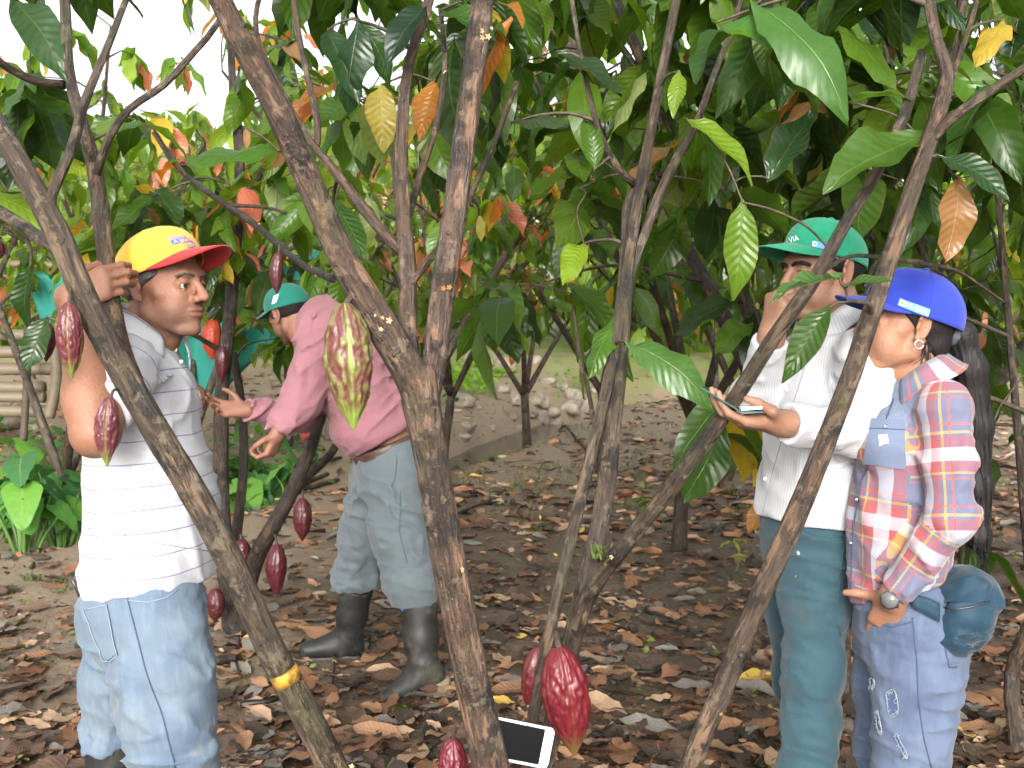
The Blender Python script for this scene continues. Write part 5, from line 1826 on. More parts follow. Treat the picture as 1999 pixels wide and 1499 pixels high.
# ------------------------------------------------------------------ the man in pink, bent over a tree
def man_pink():
    D = 4.78
    p = lambda x, y, dd=0.0: at(x, y, D + dd)
    root = thing('person', 'man in pink shirt and rubber boots bending forward in a sea green cap', 'person', loc=tuple(p(750, 1340) * A(1, 1, 0)))
    s = 0.96
    M = frame((-.64, .55, -.42), (-.28, .10, .93))
    O = p(563, 612, -.02)
    neck = p(628, 625, .0)
    hg, L = head_groups(O, M, neck, 0.060, s)
    tone = (0.235, 0.112, 0.074)
    sh1, el1, wr1 = p(632, 650, -.20), p(585, 785, -.24), p(543, 845, -.30)
    sh2, el2, wr2 = p(612, 690, .16), p(590, 812, .10), p(478, 800, -.02)
    hg.append(('+', .03, .03, [Cone(sh1, el1, .05, .042), Cone(el1, wr1, .042, .029), Cone(sh2, el2, .05, .042), Cone(el2, wr2, .042, .029)]))
    H1, t1 = hand_groups(wr1, (-.35, -.05, -.9), (-.75, .3, .3), left=True, s=.98, curl=((45, 55, 30), (50, 60, 30), (55, 60, 35), (58, 62, 35)), thumb=((.8, .2, .5), (.8, -.2, .5)))
    H2, t2 = hand_groups(wr2, (-.98, -.05, .06), (-.1, -.8, .5), s=.98, curl=((22, 30, 18), (28, 34, 20), (34, 40, 25), (38, 45, 25)), thumb=((.9, .5, .4), (1, .2, .4)), spread=9)
    hg += H1 + H2
    hip = p(768, 850)
    hidden = [Cone(neck, p(665, 680), .07, .12, Yax, 1.3), Cone(p(665, 680), hip, .12, .12, Yax, 1.2),
                               Cone(p(775, 900, -.1), p(800, 1150, -.2), .08, .05), Cone(p(750, 900, .1), p(697, 1130, .25), .08, .05)]
    V, F, me = skin_build(root, hg, tone, L, M, O, s, stubble=0.85, h=.0042, beard=(.03, .02, .016), hidden=hidden)
    put('body', me, root)
    eyes_build(root, L, M, s)
    brows_build(root, L)
    hv, hf = sdf_mesh([('+', .01, .01, [Ell(L(-.019, 0, .033), np.array((.103, .081, .090)) * s, M), Cone(L(.02, .073, .012), L(.02, .069, -.015), .010, .006)]),
                       ('&', 0, .006, [Plane(L(.034, 0, .03), M @ A(.95, 0, .2)), Plane(L(-.02, 0, -.03), M @ A(.5, 0, -.86))])], 0.004)
    put('hair', mesh_from('hair', hv, hf, M_HAIR), root)
    crown, cs, bs, W = cap_build(root, O, M, s, M_GRN2, M_GRN2, tilt=-10, hgt=.108, brim=.080, shift=(-.008, 0, .024), arch=.024, droop=.20, a=.114, b=.093)
    cs.d = D
    put('print', patch(cs, [(535, 578), (545, 573), (540, 590), (531, 594)], M_WHITE, 3, 3, .002), crown)
    # shirt
    T = [p(640, 640), p(668, 690), p(705, 755), p(742, 820), p(760, 852)]
    rr = [.135, .165, .168, .150, .140]
    tor = [Cone(a, b, x, y, Yax, 1.3) for a, b, x, y in zip(T[:-1], T[1:], rr[:-1], rr[1:])]
    tor += [Cone(p(640, 645, -.18), p(630, 650, .16), .10, .09), Ell(p(705, 842, -.02), (.12, .17, .10)), Cone(neck, p(650, 650), .075, .12, Yax, 1.3)]
    s1 = [Cone(sh1, el1, .100, .080), Cone(el1, wr1 + (el1 - wr1) * .1, .082, .052)]
    s2 = [Cone(sh2, el2, .085, .070), Cone(el2, wr2 + (el2 - wr2) * .1, .068, .046)]
    fo = rnd_folds(sh1, el1, .09, 8, side=(.3, -1, 0), w=.02, hgt=.011, tilt=.9, seed=81)
    fo += rnd_folds(el1, wr1, .065, 6, side=(0, -1, 0), w=.014, hgt=.009, seed=82)
    fo += rnd_folds(el2, wr2, .055, 8, side=(0, -1, 0), w=.014, hgt=.009, seed=83)
    fo += rnd_folds(p(690, 700), p(760, 840), .18, 11, side=(.1, -1, -.1), w=.018, hgt=.010, span=1.3, tilt=.5, seed=84)
    c1, c2 = wr1 + (el1 - wr1) * .1, wr2 + (el2 - wr2) * .1
    ax = unit(T[-1] - T[1])
    shirt, ss = garment(root, 'shirt', [('+', .07, .06, tor), ('+', .04, .035, s1), ('+', .04, .03, s2), ('-', 0, .003, [Ell(c1 + unit(wr1 - el1) * .08, (.08,) * 3), Ell(c2 + unit(wr2 - el2) * .08, (.08,) * 3)]),
                                      ('&', 0, .006, [Plane(p(757, 855), unit(A(.50, 0, -.86)))])], M_PINK, h=.008, folds=fo, disp=wrinkle((5, 5, 11), .016, 7, -.8))
    ss.d = D
    collar(shirt, p(612, 622), unit(O - p(650, 640)), (-.3, .1, -1), .078, .078, M_PINK, h_stand=.028, fall=.05, flare=.026)
    # belt and trousers
    bax = unit(A(.38, 0, -.92))
    bc = p(757, 868)
    bV, bF = sdf_mesh([('+', 0, 0, [Cone(bc - bax * .05, bc + bax * .06, .158, .158, Yax, 1.18)]), ('&', 0, .003, [Plane(bc + bax * .046, bax), Plane(bc - bax * .012, -bax)])], .008)
    belt = put('belt', mesh_from('belt', bV, bF, M_LEATHER), root)
    bS = Surf(bV, bF); bS.d = D
    near = [p(775, 925, -.08), p(780, 1040, -.14), p(803, 1140, -.19), p(818, 1200, -.2)]
    farl = [p(742, 925, .10), p(712, 1040, .17), p(695, 1130, .22), p(692, 1170, .22)]
    tg = [Cone(p(757, 868), p(765, 930), .147, .152, Yax, 1.15), Ell(p(790, 900), (.13, .17, .13))]
    tg += [Cone(a, b, x, y) for a, b, x, y in zip(near[:-1], near[1:], (.135, .115, .098), (.115, .100, .080))]
    tg += [Cone(a, b, x, y) for a, b, x, y in zip(farl[:-1], farl[1:], (.130, .105, .098), (.105, .100, .085))]
    fo = rnd_folds(p(778, 1000, -.12), p(810, 1170, -.19), .11, 12, side=(0, -1, 0), w=.020, hgt=.014, span=1.7, tilt=.6, seed=91)
    fo += rnd_folds(p(720, 1000, .15), p(694, 1150, .22), .105, 11, side=(0, -1, 0), w=.020, hgt=.014, span=1.7, tilt=.6, seed=92)
    tr, ts = garment(root, 'trousers', [('+', .06, .05, tg), ('&', 0, .003, [Plane(bc - bax * .005, -bax), Plane(p(820, 1180, -.2), (.15, 0, -1)), Plane(p(692, 1146, .22), (.1, 0, -1))])], M_GREY, h=.0075, folds=fo, disp=wrinkle((6, 6, 15), .016, 8, .5))
    ts.d = D
    put('pocket_seam', seam(ts, [(775, 890), (772, 930), (760, 960)], M_SEAM3, r=.0016), tr)
    put('side_seam', seam(ts, [(782, 960), (780, 1040), (795, 1100)], M_SEAM3, r=.0016), tr)
    sheath = put('strap_end', tube_mesh('strap_end', [bS.hit(684, 890, .01), bS.hit(682, 910, .012) + A(0, 0, -.01), bS.hit(680, 925, .012) + A(0, 0, -.02)], [.010, .009, .006], M_LEATHER, 8), belt)
    # boots: the near heel is lifted
    top = p(817, 1180, -.2)
    a1 = p(826, 1300, -.24)
    up = unit(A(.42, 0, .9))
    b1, S1 = boot_build(root, a1, (-.92, -.12, -.42), top, up=(-.2, 0, 1), s=1.12, r_top=.070, sole_mat=M_SOLE)
    S1.d = D - .3
    put('boot_label', patch(S1, [(780, 1180), (788, 1180), (788, 1192), (780, 1192)], M_BADGE, 3, 3, .002), b1)
    top2 = p(696, 1146, .22)
    a2 = p(680, 1245, .26)
    a2[2] = max(a2[2], .10)
    b2, S2 = boot_build(root, a2, (-1, -.05, -.02), top2, up=(0, 0, 1), s=1.12, r_top=.070)
    S2.d = D + .2
    put('boot_label', patch(S2, [(660, 1140), (665, 1140), (664, 1150), (659, 1150)], M_BADGE, 2, 2, .002), b2)
    return root

def join(geos):
    V, F, o = [], [], 0
    for g in geos:
        V.append(g[0])
        F.append(np.asarray(g[1]) + o)
        o += len(g[0])
    return np.vstack(V), np.vstack(F)





# ------------------------------------------------------------------ the trees round the group
DK = (.010, .034, .011)
# 1: the forked tree in the middle
t1 = Tree('thick brown cacao trunk forking wide in the middle with scarred lower bark', A(at(985, 1600, 2.0)[0], 2.02, 0), 1, (1.15, 1.0, .92))
b0 = t1.base
px_limb(t1, [(1030, 2300, 2.05), (1000, 1700, 2.03), (955, 1480, 2.0), (905, 1250, 2.0), (868, 1050, 2.0), (840, 880, 2.0), (822, 780, 2.0), (812, 715, 2.0)], (42.4, 37.8, 34.8, 34.1, 33.3, 34.1, 37.8, 34.8), step=.018, sides=30, bark=.075, lumps=26, flowers=10)
px_limb(t1, [(828, 800, 2.0), (795, 720, 1.99), (735, 620, 1.97), (668, 500, 1.95), (610, 370, 1.93), (545, 220, 1.9), (480, 100, 1.87), (425, -10, 1.85), (350, -160, 1.8)], (31.8, 34.8, 32.6, 28.8, 27.3, 25.7, 23.5, 21.9, 20.4), step=.018, sides=28, bark=.07, lumps=34, flowers=5)
px_limb(t1, [(832, 790, 2.01), (848, 700, 2.03), (866, 560, 2.05), (890, 400, 2.08), (912, 230, 2.1), (935, 60, 2.12), (955, -120, 2.15)], (25.7, 25.0, 24.2, 23.5, 21.9, 21.2, 18.9), step=.018, sides=26, bark=.07, lumps=30, flowers=15)
px_limb(t1, [(815, 760, 2.03), (798, 660, 2.08), (795, 520, 2.12), (786, 400, 2.15), (785, 250, 2.2), (800, 120, 2.22), (832, 20, 2.25), (860, -90, 2.3)], (15.1, 17.4, 16.6, 13.6, 12.1, 10.6, 9.9, 9.1), step=.02, sides=20, lumps=18, flowers=2)
px_limb(t1, [(782, 490, 2.13), (720, 420, 2.16), (650, 330, 2.2), (605, 275, 2.24), (560, 200, 2.3), (500, 60, 2.35), (520, -60, 2.4)], (11.4, 10.6, 9.1, 7.6, 6.1, 5.3, 4.6), step=.025, sides=16, lumps=8)
px_limb(t1, [(618, 290, 2.23), (620, 240, 2.25), (600, 150, 2.28), (578, 40, 2.3), (570, -60, 2.3)], (6.1, 6.8, 6.1, 6.1, 5.3), step=.025, sides=12)
px_limb(t1, [(792, 440, 2.14), (815, 360, 2.25), (850, 250, 2.35), (868, 130, 2.4), (860, 20, 2.45)], (6.8, 6.8, 6.1, 5.3, 4.6), step=.03, sides=10)
px_limb(t1, [(800, 555, 2.1), (838, 505, 2.15), (862, 480, 2.2), (900, 420, 2.3), (960, 290, 2.4), (1010, 160, 2.5)], (8.4, 8.4, 6.8, 6.1, 5.3, 4.6), step=.03, sides=10)
# 2: the leaning stem on the left with a yellow paint ring
t2 = Tree('leaning stem with a yellow paint ring crossing in front of the yellow cap man', A(at(760, 1700, 2.1)[0], 2.1, 0), 2, (.95, .95, .88))
px_limb(t2, [(800, 2300, 2.1), (740, 1720, 2.05), (640, 1480, 2.0), (545, 1300, 1.97), (455, 1110, 1.95), (370, 950, 1.93), (290, 815, 1.92), (225, 700, 1.92), (165, 580, 1.93), (115, 460, 1.95), (60, 360, 1.98), (0, 255, 2.0), (-90, 120, 2.0)], (31.8, 30.3, 29.6, 28.9, 28.2, 27.5, 26.7, 26.0, 25.3, 23.8, 22.4, 21.6, 20.2), step=.018, sides=28, bark=.065, lumps=40, flowers=3)
px_limb(t2, [(300, 840, 1.94), (262, 750, 2.03), (232, 660, 2.18), (214, 560, 2.29), (200, 440, 2.30), (185, 330, 2.28), (160, 240, 2.25), (135, 140, 2.25), (128, 20, 2.25), (120, -100, 2.25)], (17.3, 18.7, 18.0, 17.3, 17.3, 15.1, 12.2, 10.8, 10.1, 9.4), step=.02, sides=22, bark=.07, lumps=20, flowers=1)
px_limb(t2, [(105, 440, 1.95), (100, 385, 1.97), (140, 290, 2.02), (165, 200, 2.06), (210, 90, 2.1), (250, -10, 2.15)], (8.6, 10.1, 10.1, 8.6, 7.2, 6.5), step=.025, sides=14, lumps=10)
px_limb(t2, [(190, 340, 2.24), (208, 280, 2.22), (250, 215, 2.2), (320, 165, 2.2), (380, 100, 2.2), (425, 45, 2.2), (480, -60, 2.2)], (7.9, 7.9, 7.2, 7.2, 6.5, 5.8, 5.0), step=.025, sides=14, lumps=6)
px_limb(t2, [(125, 165, 2.25), (70, 158, 2.2), (20, 135, 2.15), (-30, 100, 2.1)], (9.4, 8.6, 7.9, 7.2), step=.025, sides=14)
px_limb(t2, [(110, 485, 1.97), (70, 460, 2.02), (20, 425, 2.08), (-60, 380, 2.15)], (13.0, 13.0, 12.2, 10.8), step=.025, sides=16)
pb = [at(562, 1330, 1.972), at(551, 1308, 1.968)]
put('paint_ring', tube_mesh('paint_ring', pb, [.0270, .0268], M_PAINT, 28, bark=.03, seed=2, step=.008), t2.root)
# 3: the leaning stem in front of the woman
t3 = Tree('rough leaning stem rising in front of the plaid shirt, forked at the top', A(at(1270, 1750, 2.15)[0], 2.15, 0), 3, (.95, .86, .76))
px_limb(t3, [(1200, 2250, 2.2), (1260, 1750, 2.15), (1350, 1490, 2.1), (1420, 1320, 2.1), (1490, 1150, 2.1), (1560, 990, 2.1), (1605, 880, 2.1), (1655, 750, 2.1), (1705, 600, 2.1), (1745, 480, 2.12), (1785, 360, 2.15), (1825, 245, 2.18), (1850, 150, 2.2)], (25.3, 23.2, 21.8, 21.1, 21.1, 21.8, 20.4, 19.0, 18.3, 17.6, 16.2, 15.5, 12.7), step=.018, sides=26, bark=.075, lumps=60, flowers=13)
px_limb(t3, [(1828, 240, 2.18), (1850, 150, 2.2), (1828, 80, 2.22), (1812, -10, 2.25), (1800, -120, 2.3)], (14.1, 12.7, 11.3, 10.6, 9.2), step=.02, sides=18, lumps=6)
px_limb(t3, [(1815, 280, 2.17), (1860, 230, 2.15), (1930, 180, 2.12), (2010, 125, 2.1), (2100, 60, 2.05)], (9.9, 9.9, 8.4, 7.7, 7.0), step=.02, sides=16, lumps=8)
px_limb(t3, [(1855, 160, 2.21), (1880, 90, 2.3), (1905, 10, 2.4), (1920, -80, 2.5)], (6.3, 5.6, 4.9, 4.2), step=.03, sides=10)
px_limb(t3, [(1690, 560, 2.1), (1720, 508, 2.2), (1800, 515, 2.3), (1870, 530, 2.4), (1960, 590, 2.5)], (4.9, 4.2, 4.2, 3.5, 2.8), step=.03, sides=9)
t3.twig(at(1650, 590, 2.0))
# 4: the slender group of stems right of the middle
t4 = Tree('slender grey stems spreading from one foot behind the large red pod', A(at(1050, 1650, 2.6)[0], 2.62, 0), 4, (.85, .85, .80))
px_limb(t4, [(1020, 2000, 2.62), (1050, 1560, 2.62), (1085, 1400, 2.62), (1112, 1270, 2.62), (1150, 1120, 2.63), (1180, 970, 2.65), (1200, 800, 2.68), (1215, 640, 2.7), (1232, 470, 2.7), (1262, 300, 2.72), (1290, 150, 2.75), (1322, -10, 2.8), (1340, -120, 2.8)], (22.7, 22.1, 21.4, 20.8, 20.1, 18.7, 16.7, 14.7, 12.1, 10.7, 9.3, 8.7, 8.0), step=.022, sides=22, bark=.07, lumps=26, flowers=6)
px_limb(t4, [(1010, 2000, 2.58), (1030, 1500, 2.56), (1055, 1330, 2.55), (1085, 1180, 2.55), (1125, 1010, 2.57), (1160, 860, 2.6), (1190, 730, 2.65), (1212, 600, 2.7), (1222, 480, 2.74), (1228, 400, 2.76), (1250, 352, 2.78)], (12.1, 12.1, 12.7, 12.7, 12.1, 11.4, 11.4, 11.4, 11.4, 12.1, 9.3), step=.022, sides=18, bark=.06, lumps=16, flowers=8)
px_limb(t4, [(1240, 360, 2.76), (1205, 325, 2.74), (1170, 260, 2.72), (1150, 180, 2.7), (1130, 90, 2.7), (1118, 10, 2.7), (1100, -80, 2.7)], (8.0, 7.4, 6.7, 5.4, 4.7, 4.7, 4.0), step=.025, sides=12)
px_limb(t4, [(1222, 560, 2.7), (1265, 440, 2.72), (1310, 330, 2.75), (1355, 250, 2.8), (1400, 130, 2.85), (1435, 40, 2.9), (1460, -60, 2.95)], (9.3, 10.0, 9.3, 7.4, 6.0, 5.4, 4.7), step=.025, sides=14, lumps=6)
px_limb(t4, [(1110, 1290, 2.6), (1150, 1160, 2.56), (1230, 1050, 2.5), (1320, 940, 2.42), (1420, 800, 2.34), (1510, 660, 2.28), (1590, 545, 2.24), (1660, 420, 2.22), (1715, 330, 2.22), (1768, 215, 2.22), (1800, 100, 2.25)], (16.0, 16.7, 16.7, 16.0, 15.4, 14.7, 14.1, 12.1, 11.4, 10.7, 8.7), step=.02, sides=22, bark=.07, lumps=34, flowers=1)
px_limb(t4, [(1600, 535, 2.24), (1660, 500, 2.3), (1740, 505, 2.4), (1800, 510, 2.5)], (4.7, 4.0, 4.0, 3.3), step=.03, sides=9)
px_limb(t4, [(1165, 860, 2.6), (1150, 770, 2.7), (1132, 700, 2.8), (1120, 600, 2.9)], (5.4, 4.7, 4.0, 3.3), step=.03, sides=9)
# leaves: the large ones that stand out, then the rest of each crown
t3.hero(1395, 45, 1560, 105, 2.35, 2.25, (.055, .17, .045)); t3.hero(1470, 5, 1700, 105, 2.3, 2.15, (.05, .15, .045))
t3.hero(1830, 305, 1985, 350, 2.15, 2.05, (.020, .066, .034)); t3.hero(1795, 268, 1605, 335, 2.2, 2.1, (.045, .12, .022))
t3.hero(1640, 540, 1505, 564, 2.02, 1.97, (.045, .13, .045), .62, (0, -.25, 1)); t3.hero(1652, 560, 1725, 520, 2.0, 1.95, (.05, .13, .05))
t3.hero(1620, 600, 1520, 705, 2.0, 1.95, (.030, .085, .022)); t3.hero(1655, 200, 1755, 150, 2.3, 2.2, (.05, .14, .02))
t3.hero(1870, 350, 1860, 505, 2.15, 2.12, (.30, .15, .06)); t3.hero(1960, 40, 1930, 70, 2.3, 2.2, YEL)
t4.hero(1450, 395, 1430, 565, 2.45, 2.4, (.095, .21, .035)); t4.hero(1340, 232, 1480, 302, 2.5, 2.4, (.13, .26, .028))
t4.hero(1225, 670, 1400, 720, 2.6, 2.5, (.06, .16, .06)); t4.hero(1325, 140, 1320, 215, 2.65, 2.6, (.15, .28, .03))
t4.hero(1000, 240, 1100, 205, 2.7, 2.6, (.04, .08, .05)); t4.hero(1090, 105, 1220, 155, 2.7, 2.6, (.022, .055, .03))
t4.hero(1160, 330, 1155, 215, 2.7, 2.7, (.05, .13, .02)); t4.hero(1200, 620, 1155, 700, 2.7, 2.6, (.05, .15, .02))
t4.hero(1140, 475, 1095, 535, 2.8, 2.7, (.16, .30, .03)); t4.hero(1500, 350, 1590, 200, 2.5, 2.5, (.022, .07, .03))
t1.hero(700, 40, 665, 190, 2.15, 2.1, (.012, .045, .022)); t1.hero(640, 60, 690, 160, 2.2, 2.1, (.014, .05, .02))
t1.hero(700, 40, 780, 150, 2.2, 2.2, (.02, .075, .02)); t1.hero(830, 15, 740, 85, 2.2, 2.1, (.010, .034, .024))
t1.hero(860, 20, 960, 60, 2.4, 2.3, (.03, .10, .018)); t1.hero(545, 295, 335, 268, 2.3, 2.25, (.045, .14, .020))
t1.hero(850, 160, 810, 265, 2.5, 2.45, (.42, .17, .03)); t1.hero(745, 165, 740, 285, 2.6, 2.55, (.33, .27, .06))
t1.hero(480, 250, 482, 290, 2.3, 2.3, (.35, .2, .09)); t1.hero(650, 400, 570, 360, 2.3, 2.25, (.04, .12, .02))
t1.hero(935, 420, 945, 470, 2.4, 2.4, (.33, .28, .06)); t1.hero(640, 385, 720, 470, 2.6, 2.5, (.03, .10, .02))
t2.hero(25, 0, 130, 105, 2.3, 2.2, (.025, .075, .035)); t2.hero(215, 260, 285, 240, 2.3, 2.3, (.045, .11, .05))
t2.hero(90, 620, 40, 715, 2.05, 2.0, (.02, .06, .02)); t2.hero(60, 520, 20, 640, 2.1, 2.1, (.014, .05, .016))
scatter(t1, 9, (520, 1010, -330, 20), (2.4, 3.2), 5, bias=-.4, warm=.06)
scatter(t1, 4, (700, 1000, 40, 260), (2.8, 3.6), 5, bias=.5, warm=.3)
scatter(t2, 6, (-220, 420, -330, -40), (2.5, 3.2), 5, bias=.6, warm=.05)
scatter(t2, 5, (-150, 100, 150, 400), (2.7, 3.5), 5, bias=.6, warm=.05)
scatter(t4, 22, (980, 1480, -330, 120), (2.95, 3.7), 5, bias=.5, warm=.05)
scatter(t4, 16, (1000, 1480, 120, 420), (3.0, 3.9), 5, bias=.7, warm=.08)
scatter(t3, 20, (1430, 2200, -330, 110), (2.5, 3.4), 6, bias=.0, warm=.06)
scatter(t3, 14, (1480, 2150, 120, 400), (2.9, 3.7), 6, bias=-.1, warm=.08)
for t in (t1, t2, t3, t4): t.done(300)

# ------------------------------------------------------------------ the trees further off
def grow(label, x, y, h=4.0, spread=1.7, seed=0, nclust=70, lean=(0, 0), low=.8, bias=.6, warm=.05, pink=0.0, nobj=0, lowres=True, tone=(.8, .75, .7), L=(.18, .30), nlv=6, avoid=None, fork=.85, tr=.055, group='cacao trees further back in the plantation', name='cacao_tree'):
    z = float(ground_z(x, y))
    t = Tree(label, (x, y, z), seed, tone, name=name, group=group)
    rg = t.rg
    f = t.base + A(lean[0] * .3 + rg.gauss(0, .05), lean[1] * .3, fork)
    t.limb([t.base - A(0, 0, .12), t.base + A(0, 0, .02), (t.base + f) / 2 + A(rg.gauss(0, .03), rg.gauss(0, .03), 0), f], [tr * 1.5, tr * 1.2, tr, tr * .95], step=.08, sides=10, bark=.07)
    nb = rg.choice([3, 4, 5])
    a0 = rg.uniform(0, 6.28)
    for k in range(nb):
        a = a0 + 2 * math.pi * k / nb + rg.gauss(0, .25)
        sp = spread * rg.uniform(.55, 1.0)
        d = A(math.cos(a), math.sin(a), 0)
        top = f + d * sp + A(lean[0], lean[1], (h - fork) * rg.uniform(.75, 1.0))
        p1 = f + d * sp * .30 + A(lean[0] * .2, lean[1] * .2, (h - fork) * .28)
        p2 = f + d * sp * .68 + A(lean[0] * .6, lean[1] * .6, (h - fork) * .62)
        t.limb([f - A(0, 0, .05), p1, p2, top], [tr * .7, tr * .55, tr * .38, tr * .15], step=.1, sides=7, bark=.05)
        for q in range(2):
            s0 = p1 + (p2 - p1) * rg.random()
            e = s0 + A(rg.gauss(0, .45), rg.gauss(0, .45), rg.uniform(.1, .7)) * spread * .6 + d * .3
            t.limb([s0, (s0 + e) / 2 + A(0, 0, .08), e], [tr * .3, tr * .22, tr * .1], step=.12, sides=5, bark=0)
    for k in range(nclust):
        for _ in range(12):
            a, rr = rg.uniform(0, 6.28), spread * 1.15 * math.sqrt(rg.random())
            zz = low + (h + .25 - low) * rg.random() ** .85
            c = t.base + A(math.cos(a) * rr + lean[0] * zz / h, math.sin(a) * rr + lean[1] * zz / h, zz)
            px, py = c[0] / c[1] * FPX + 999.5, 617 - (c[2] - CAM_H) / c[1] * FPX
            if avoid is None or not avoid(px, py): break
        else: continue
        t.cluster(c, nlv, L, bias, warm, pink, tilt=(10, 75))
    return t.done(nobj, low=lowres)

clear_mid = lambda x, y: (860 < x < 1230 and y > 600) or (430 < x < 880 and y > 690) or (1230 < x < 1490 and y > 590)
gap_sky = lambda x, y: clear_mid(x, y) or (90 < x < 470 and y < 210 and (x * 7 + y * 13) % 10 < 8) or (640 < x < 1000 and y < 190 and (x * 5 + y * 3) % 10 < 6)
def px_x(px, d): return (px - 999.5) / FPX * d
grow('cacao tree with a dense dark crown close behind the pen man', px_x(1640, 4.5), 4.5, 3.6, 1.5, 21, 62, (-.5, 0), .75, .3, .07, 0, 260, False, avoid=clear_mid)
grow('cacao tree at the right edge behind the woman, with broad dark leaves', px_x(2010, 3.9), 3.9, 3.3, 1.25, 22, 78, (.1, .1), .5, -.1, .05, 0, 240, False, avoid=lambda x, y: y > 900 and x < 1900, tr=.026, fork=.5)
grow('cacao tree behind the slender grey stems, crown hanging over the path', px_x(1330, 7.4), 7.4, 3.5, 1.8, 23, 96, (0, 0), 1.0, 1.2, .06, .01, 220, False, avoid=clear_mid, tr=.045, tone=(.5, .45, .4))
grow('cacao tree between pen man and slender stems in the second row', px_x(1530, 6.6), 6.6, 3.5, 1.7, 24, 76, (0, 0), .8, .9, .06, .01, 200, False, avoid=clear_mid)
grow('cacao tree far right in the second row, partly out of frame', px_x(1900, 6.4), 6.4, 3.6, 1.8, 25, 64, (0, 0), .5, .5, .06, .02, 160, False, avoid=clear_mid)
grow('cacao tree hanging over the stream right of the middle fork', px_x(862, 10.4), 10.4, 3.7, 1.8, 29, 30, (.45, 0), 2.0, 1.6, .12, .06, 150, True, avoid=lambda x, y: y > 615 or (y < 150 and (x + y) % 3 < 2), tr=.04, tone=(.6, .55, .5))
grow('cacao tree at left beyond the water with sunlit yellow-green leaves', px_x(120, 8.6), 8.6, 4.1, 1.7, 26, 60, (0, 0), .9, 2.4, .06, .05, 200, False, avoid=lambda x, y: gap_sky(x, y) or y > 560)
grow('cacao tree behind the yellow cap with a light open crown', px_x(360, 9.2), 9.2, 3.9, 1.7, 27, 60, (0, 0), 1.0, 2.3, .06, .10, 180, False, avoid=lambda x, y: gap_sky(x, y) or y > 620)
grow('cacao tree behind the middle trunk with a yellowing crown', px_x(800, 8.2), 8.2, 3.6, 1.7, 28, 80, (0, 0), 1.1, 1.8, .22, .12, 200, False, avoid=lambda x, y: gap_sky(x, y) or y > 600)
BG = [(1030, 14.3, 3.6, 1.6, .9), (1175, 11.0, 3.9, 1.8, .6), (560, 12.5, 4.3, 1.8, 1.6), (230, 13.5, 4.2, 1.9, 1.7), (-60, 12.0, 4.4, 1.9, 1.2), (1420, 10.5, 4.2, 2.0, .5), (1700, 9.6, 4.3, 2.0, .4), (2080, 9.0, 4.4, 2.0, .2),
      (720, 16.5, 4.6, 2.0, 1.6), (1560, 14.2, 4.6, 2.1, .8), (1900, 13.2, 4.8, 2.1, .7), (420, 18.0, 4.8, 2.1, 2.0), (60, 18.5, 5.0, 2.2, 1.9), (1400, 21.0, 5.2, 2.3, 1.4), (820, 23.0, 5.2, 2.3, 2.0), (580, 24.0, 5.2, 2.3, 2.2), (1700, 20.0, 5.2, 2.3, 1.3)]
WORDS = ['small cacao tree with a forked mossy trunk standing by the stones', 'cacao tree with dark leaning stems right of the stream', 'cacao tree above the teal tarp with pale leaves', 'cacao tree left of the yellow cap in the middle distance', 'cacao tree at the left edge above the bamboo rails',
         'cacao tree on the right of the leafy path, third row', 'cacao tree above the green cap, third row', 'cacao tree beyond the right edge, third row']
FARW = ['left of the middle fork', 'left of the green cap', 'above the blue cap', 'right above the yellow cap', 'in the upper left corner', 'between slender stems and green cap', 'straight behind the middle fork', 'above the back of the pink shirt', 'behind the green cap']
for k, (px, d, h, sp, bi) in enumerate(BG):
    lab = WORDS[k] if k < len(WORDS) else 'distant cacao tree in the back rows, ' + FARW[k - len(WORDS)]
    near = d < 12.6
    grow(lab, px_x(px, d), d, h * .84, sp, 50 + k, 64 if near else 56, (0, 0), 1.05 if px in (1030, 820, 1120) else .9, bi + 1.4, .08, .10 if px < 800 else .03, 90 if near else 0, True, L=(.2, .34) if d < 16 else (.3, .46), nlv=6, avoid=gap_sky if px < 1030 else clear_mid)
# ------------------------------------------------------------------ the slim dark tree the pink man works on
b5 = ground_at(462, 1240)
D5 = float(b5[1])
t5 = Tree('slim dark cacao tree hung with maroon pods beside the pink man', b5, 5, (.42, .38, .36))
px_limb(t5, [(470, 1265, D5), (452, 1180, D5), (438, 1060, D5), (432, 900, D5), (432, 780, D5), (446, 640, D5), (458, 500, D5), (466, 380, D5), (466, 270, D5), (455, 180, D5), (450, 60, D5)], (26, 24, 17, 15, 14, 13, 12, 11, 10, 8, 6), step=.04, sides=14, lumps=10)
px_limb(t5, [(462, 1200, D5), (500, 1090, D5 - .1), (560, 980, D5 - .2), (600, 890, D5 - .2), (622, 830, D5 - .1), (650, 740, D5), (670, 640, D5 + .2)], (20, 18, 15, 13, 10, 9, 7), step=.04, sides=12)
px_limb(t5, [(450, 1150, D5 + .1), (462, 1040, D5 + .2), (476, 900, D5 + .25), (470, 780, D5 + .25), (455, 690, D5 + .2)], (13, 11, 9, 9, 8), step=.04, sides=10)
px_limb(t5, [(560, 980, D5 - .15), (600, 930, D5 + .1), (650, 880, D5 + .3), (690, 810, D5 + .5)], (9, 9, 8, 6), step=.04, sides=9)
px_limb(t5, [(466, 400, D5), (500, 350, D5), (540, 300, D5 + .2), (570, 240, D5 + .3)], (7, 6, 5, 4), step=.05, sides=7)
px_limb(t5, [(650, 545, 3.4), (580, 510, 3.7), (500, 440, 4.1), (420, 385, 4.6), (350, 330, 5.0), (300, 260, 5.3)], (8, 7, 7, 6, 5, 4), step=.04, sides=9, flowers=10)
px_limb(t5, [(440, 690, D5), (390, 660, D5 - .1), (345, 630, D5 - .2), (310, 560, D5)], (6, 5, 4, 4), step=.05, sides=7)
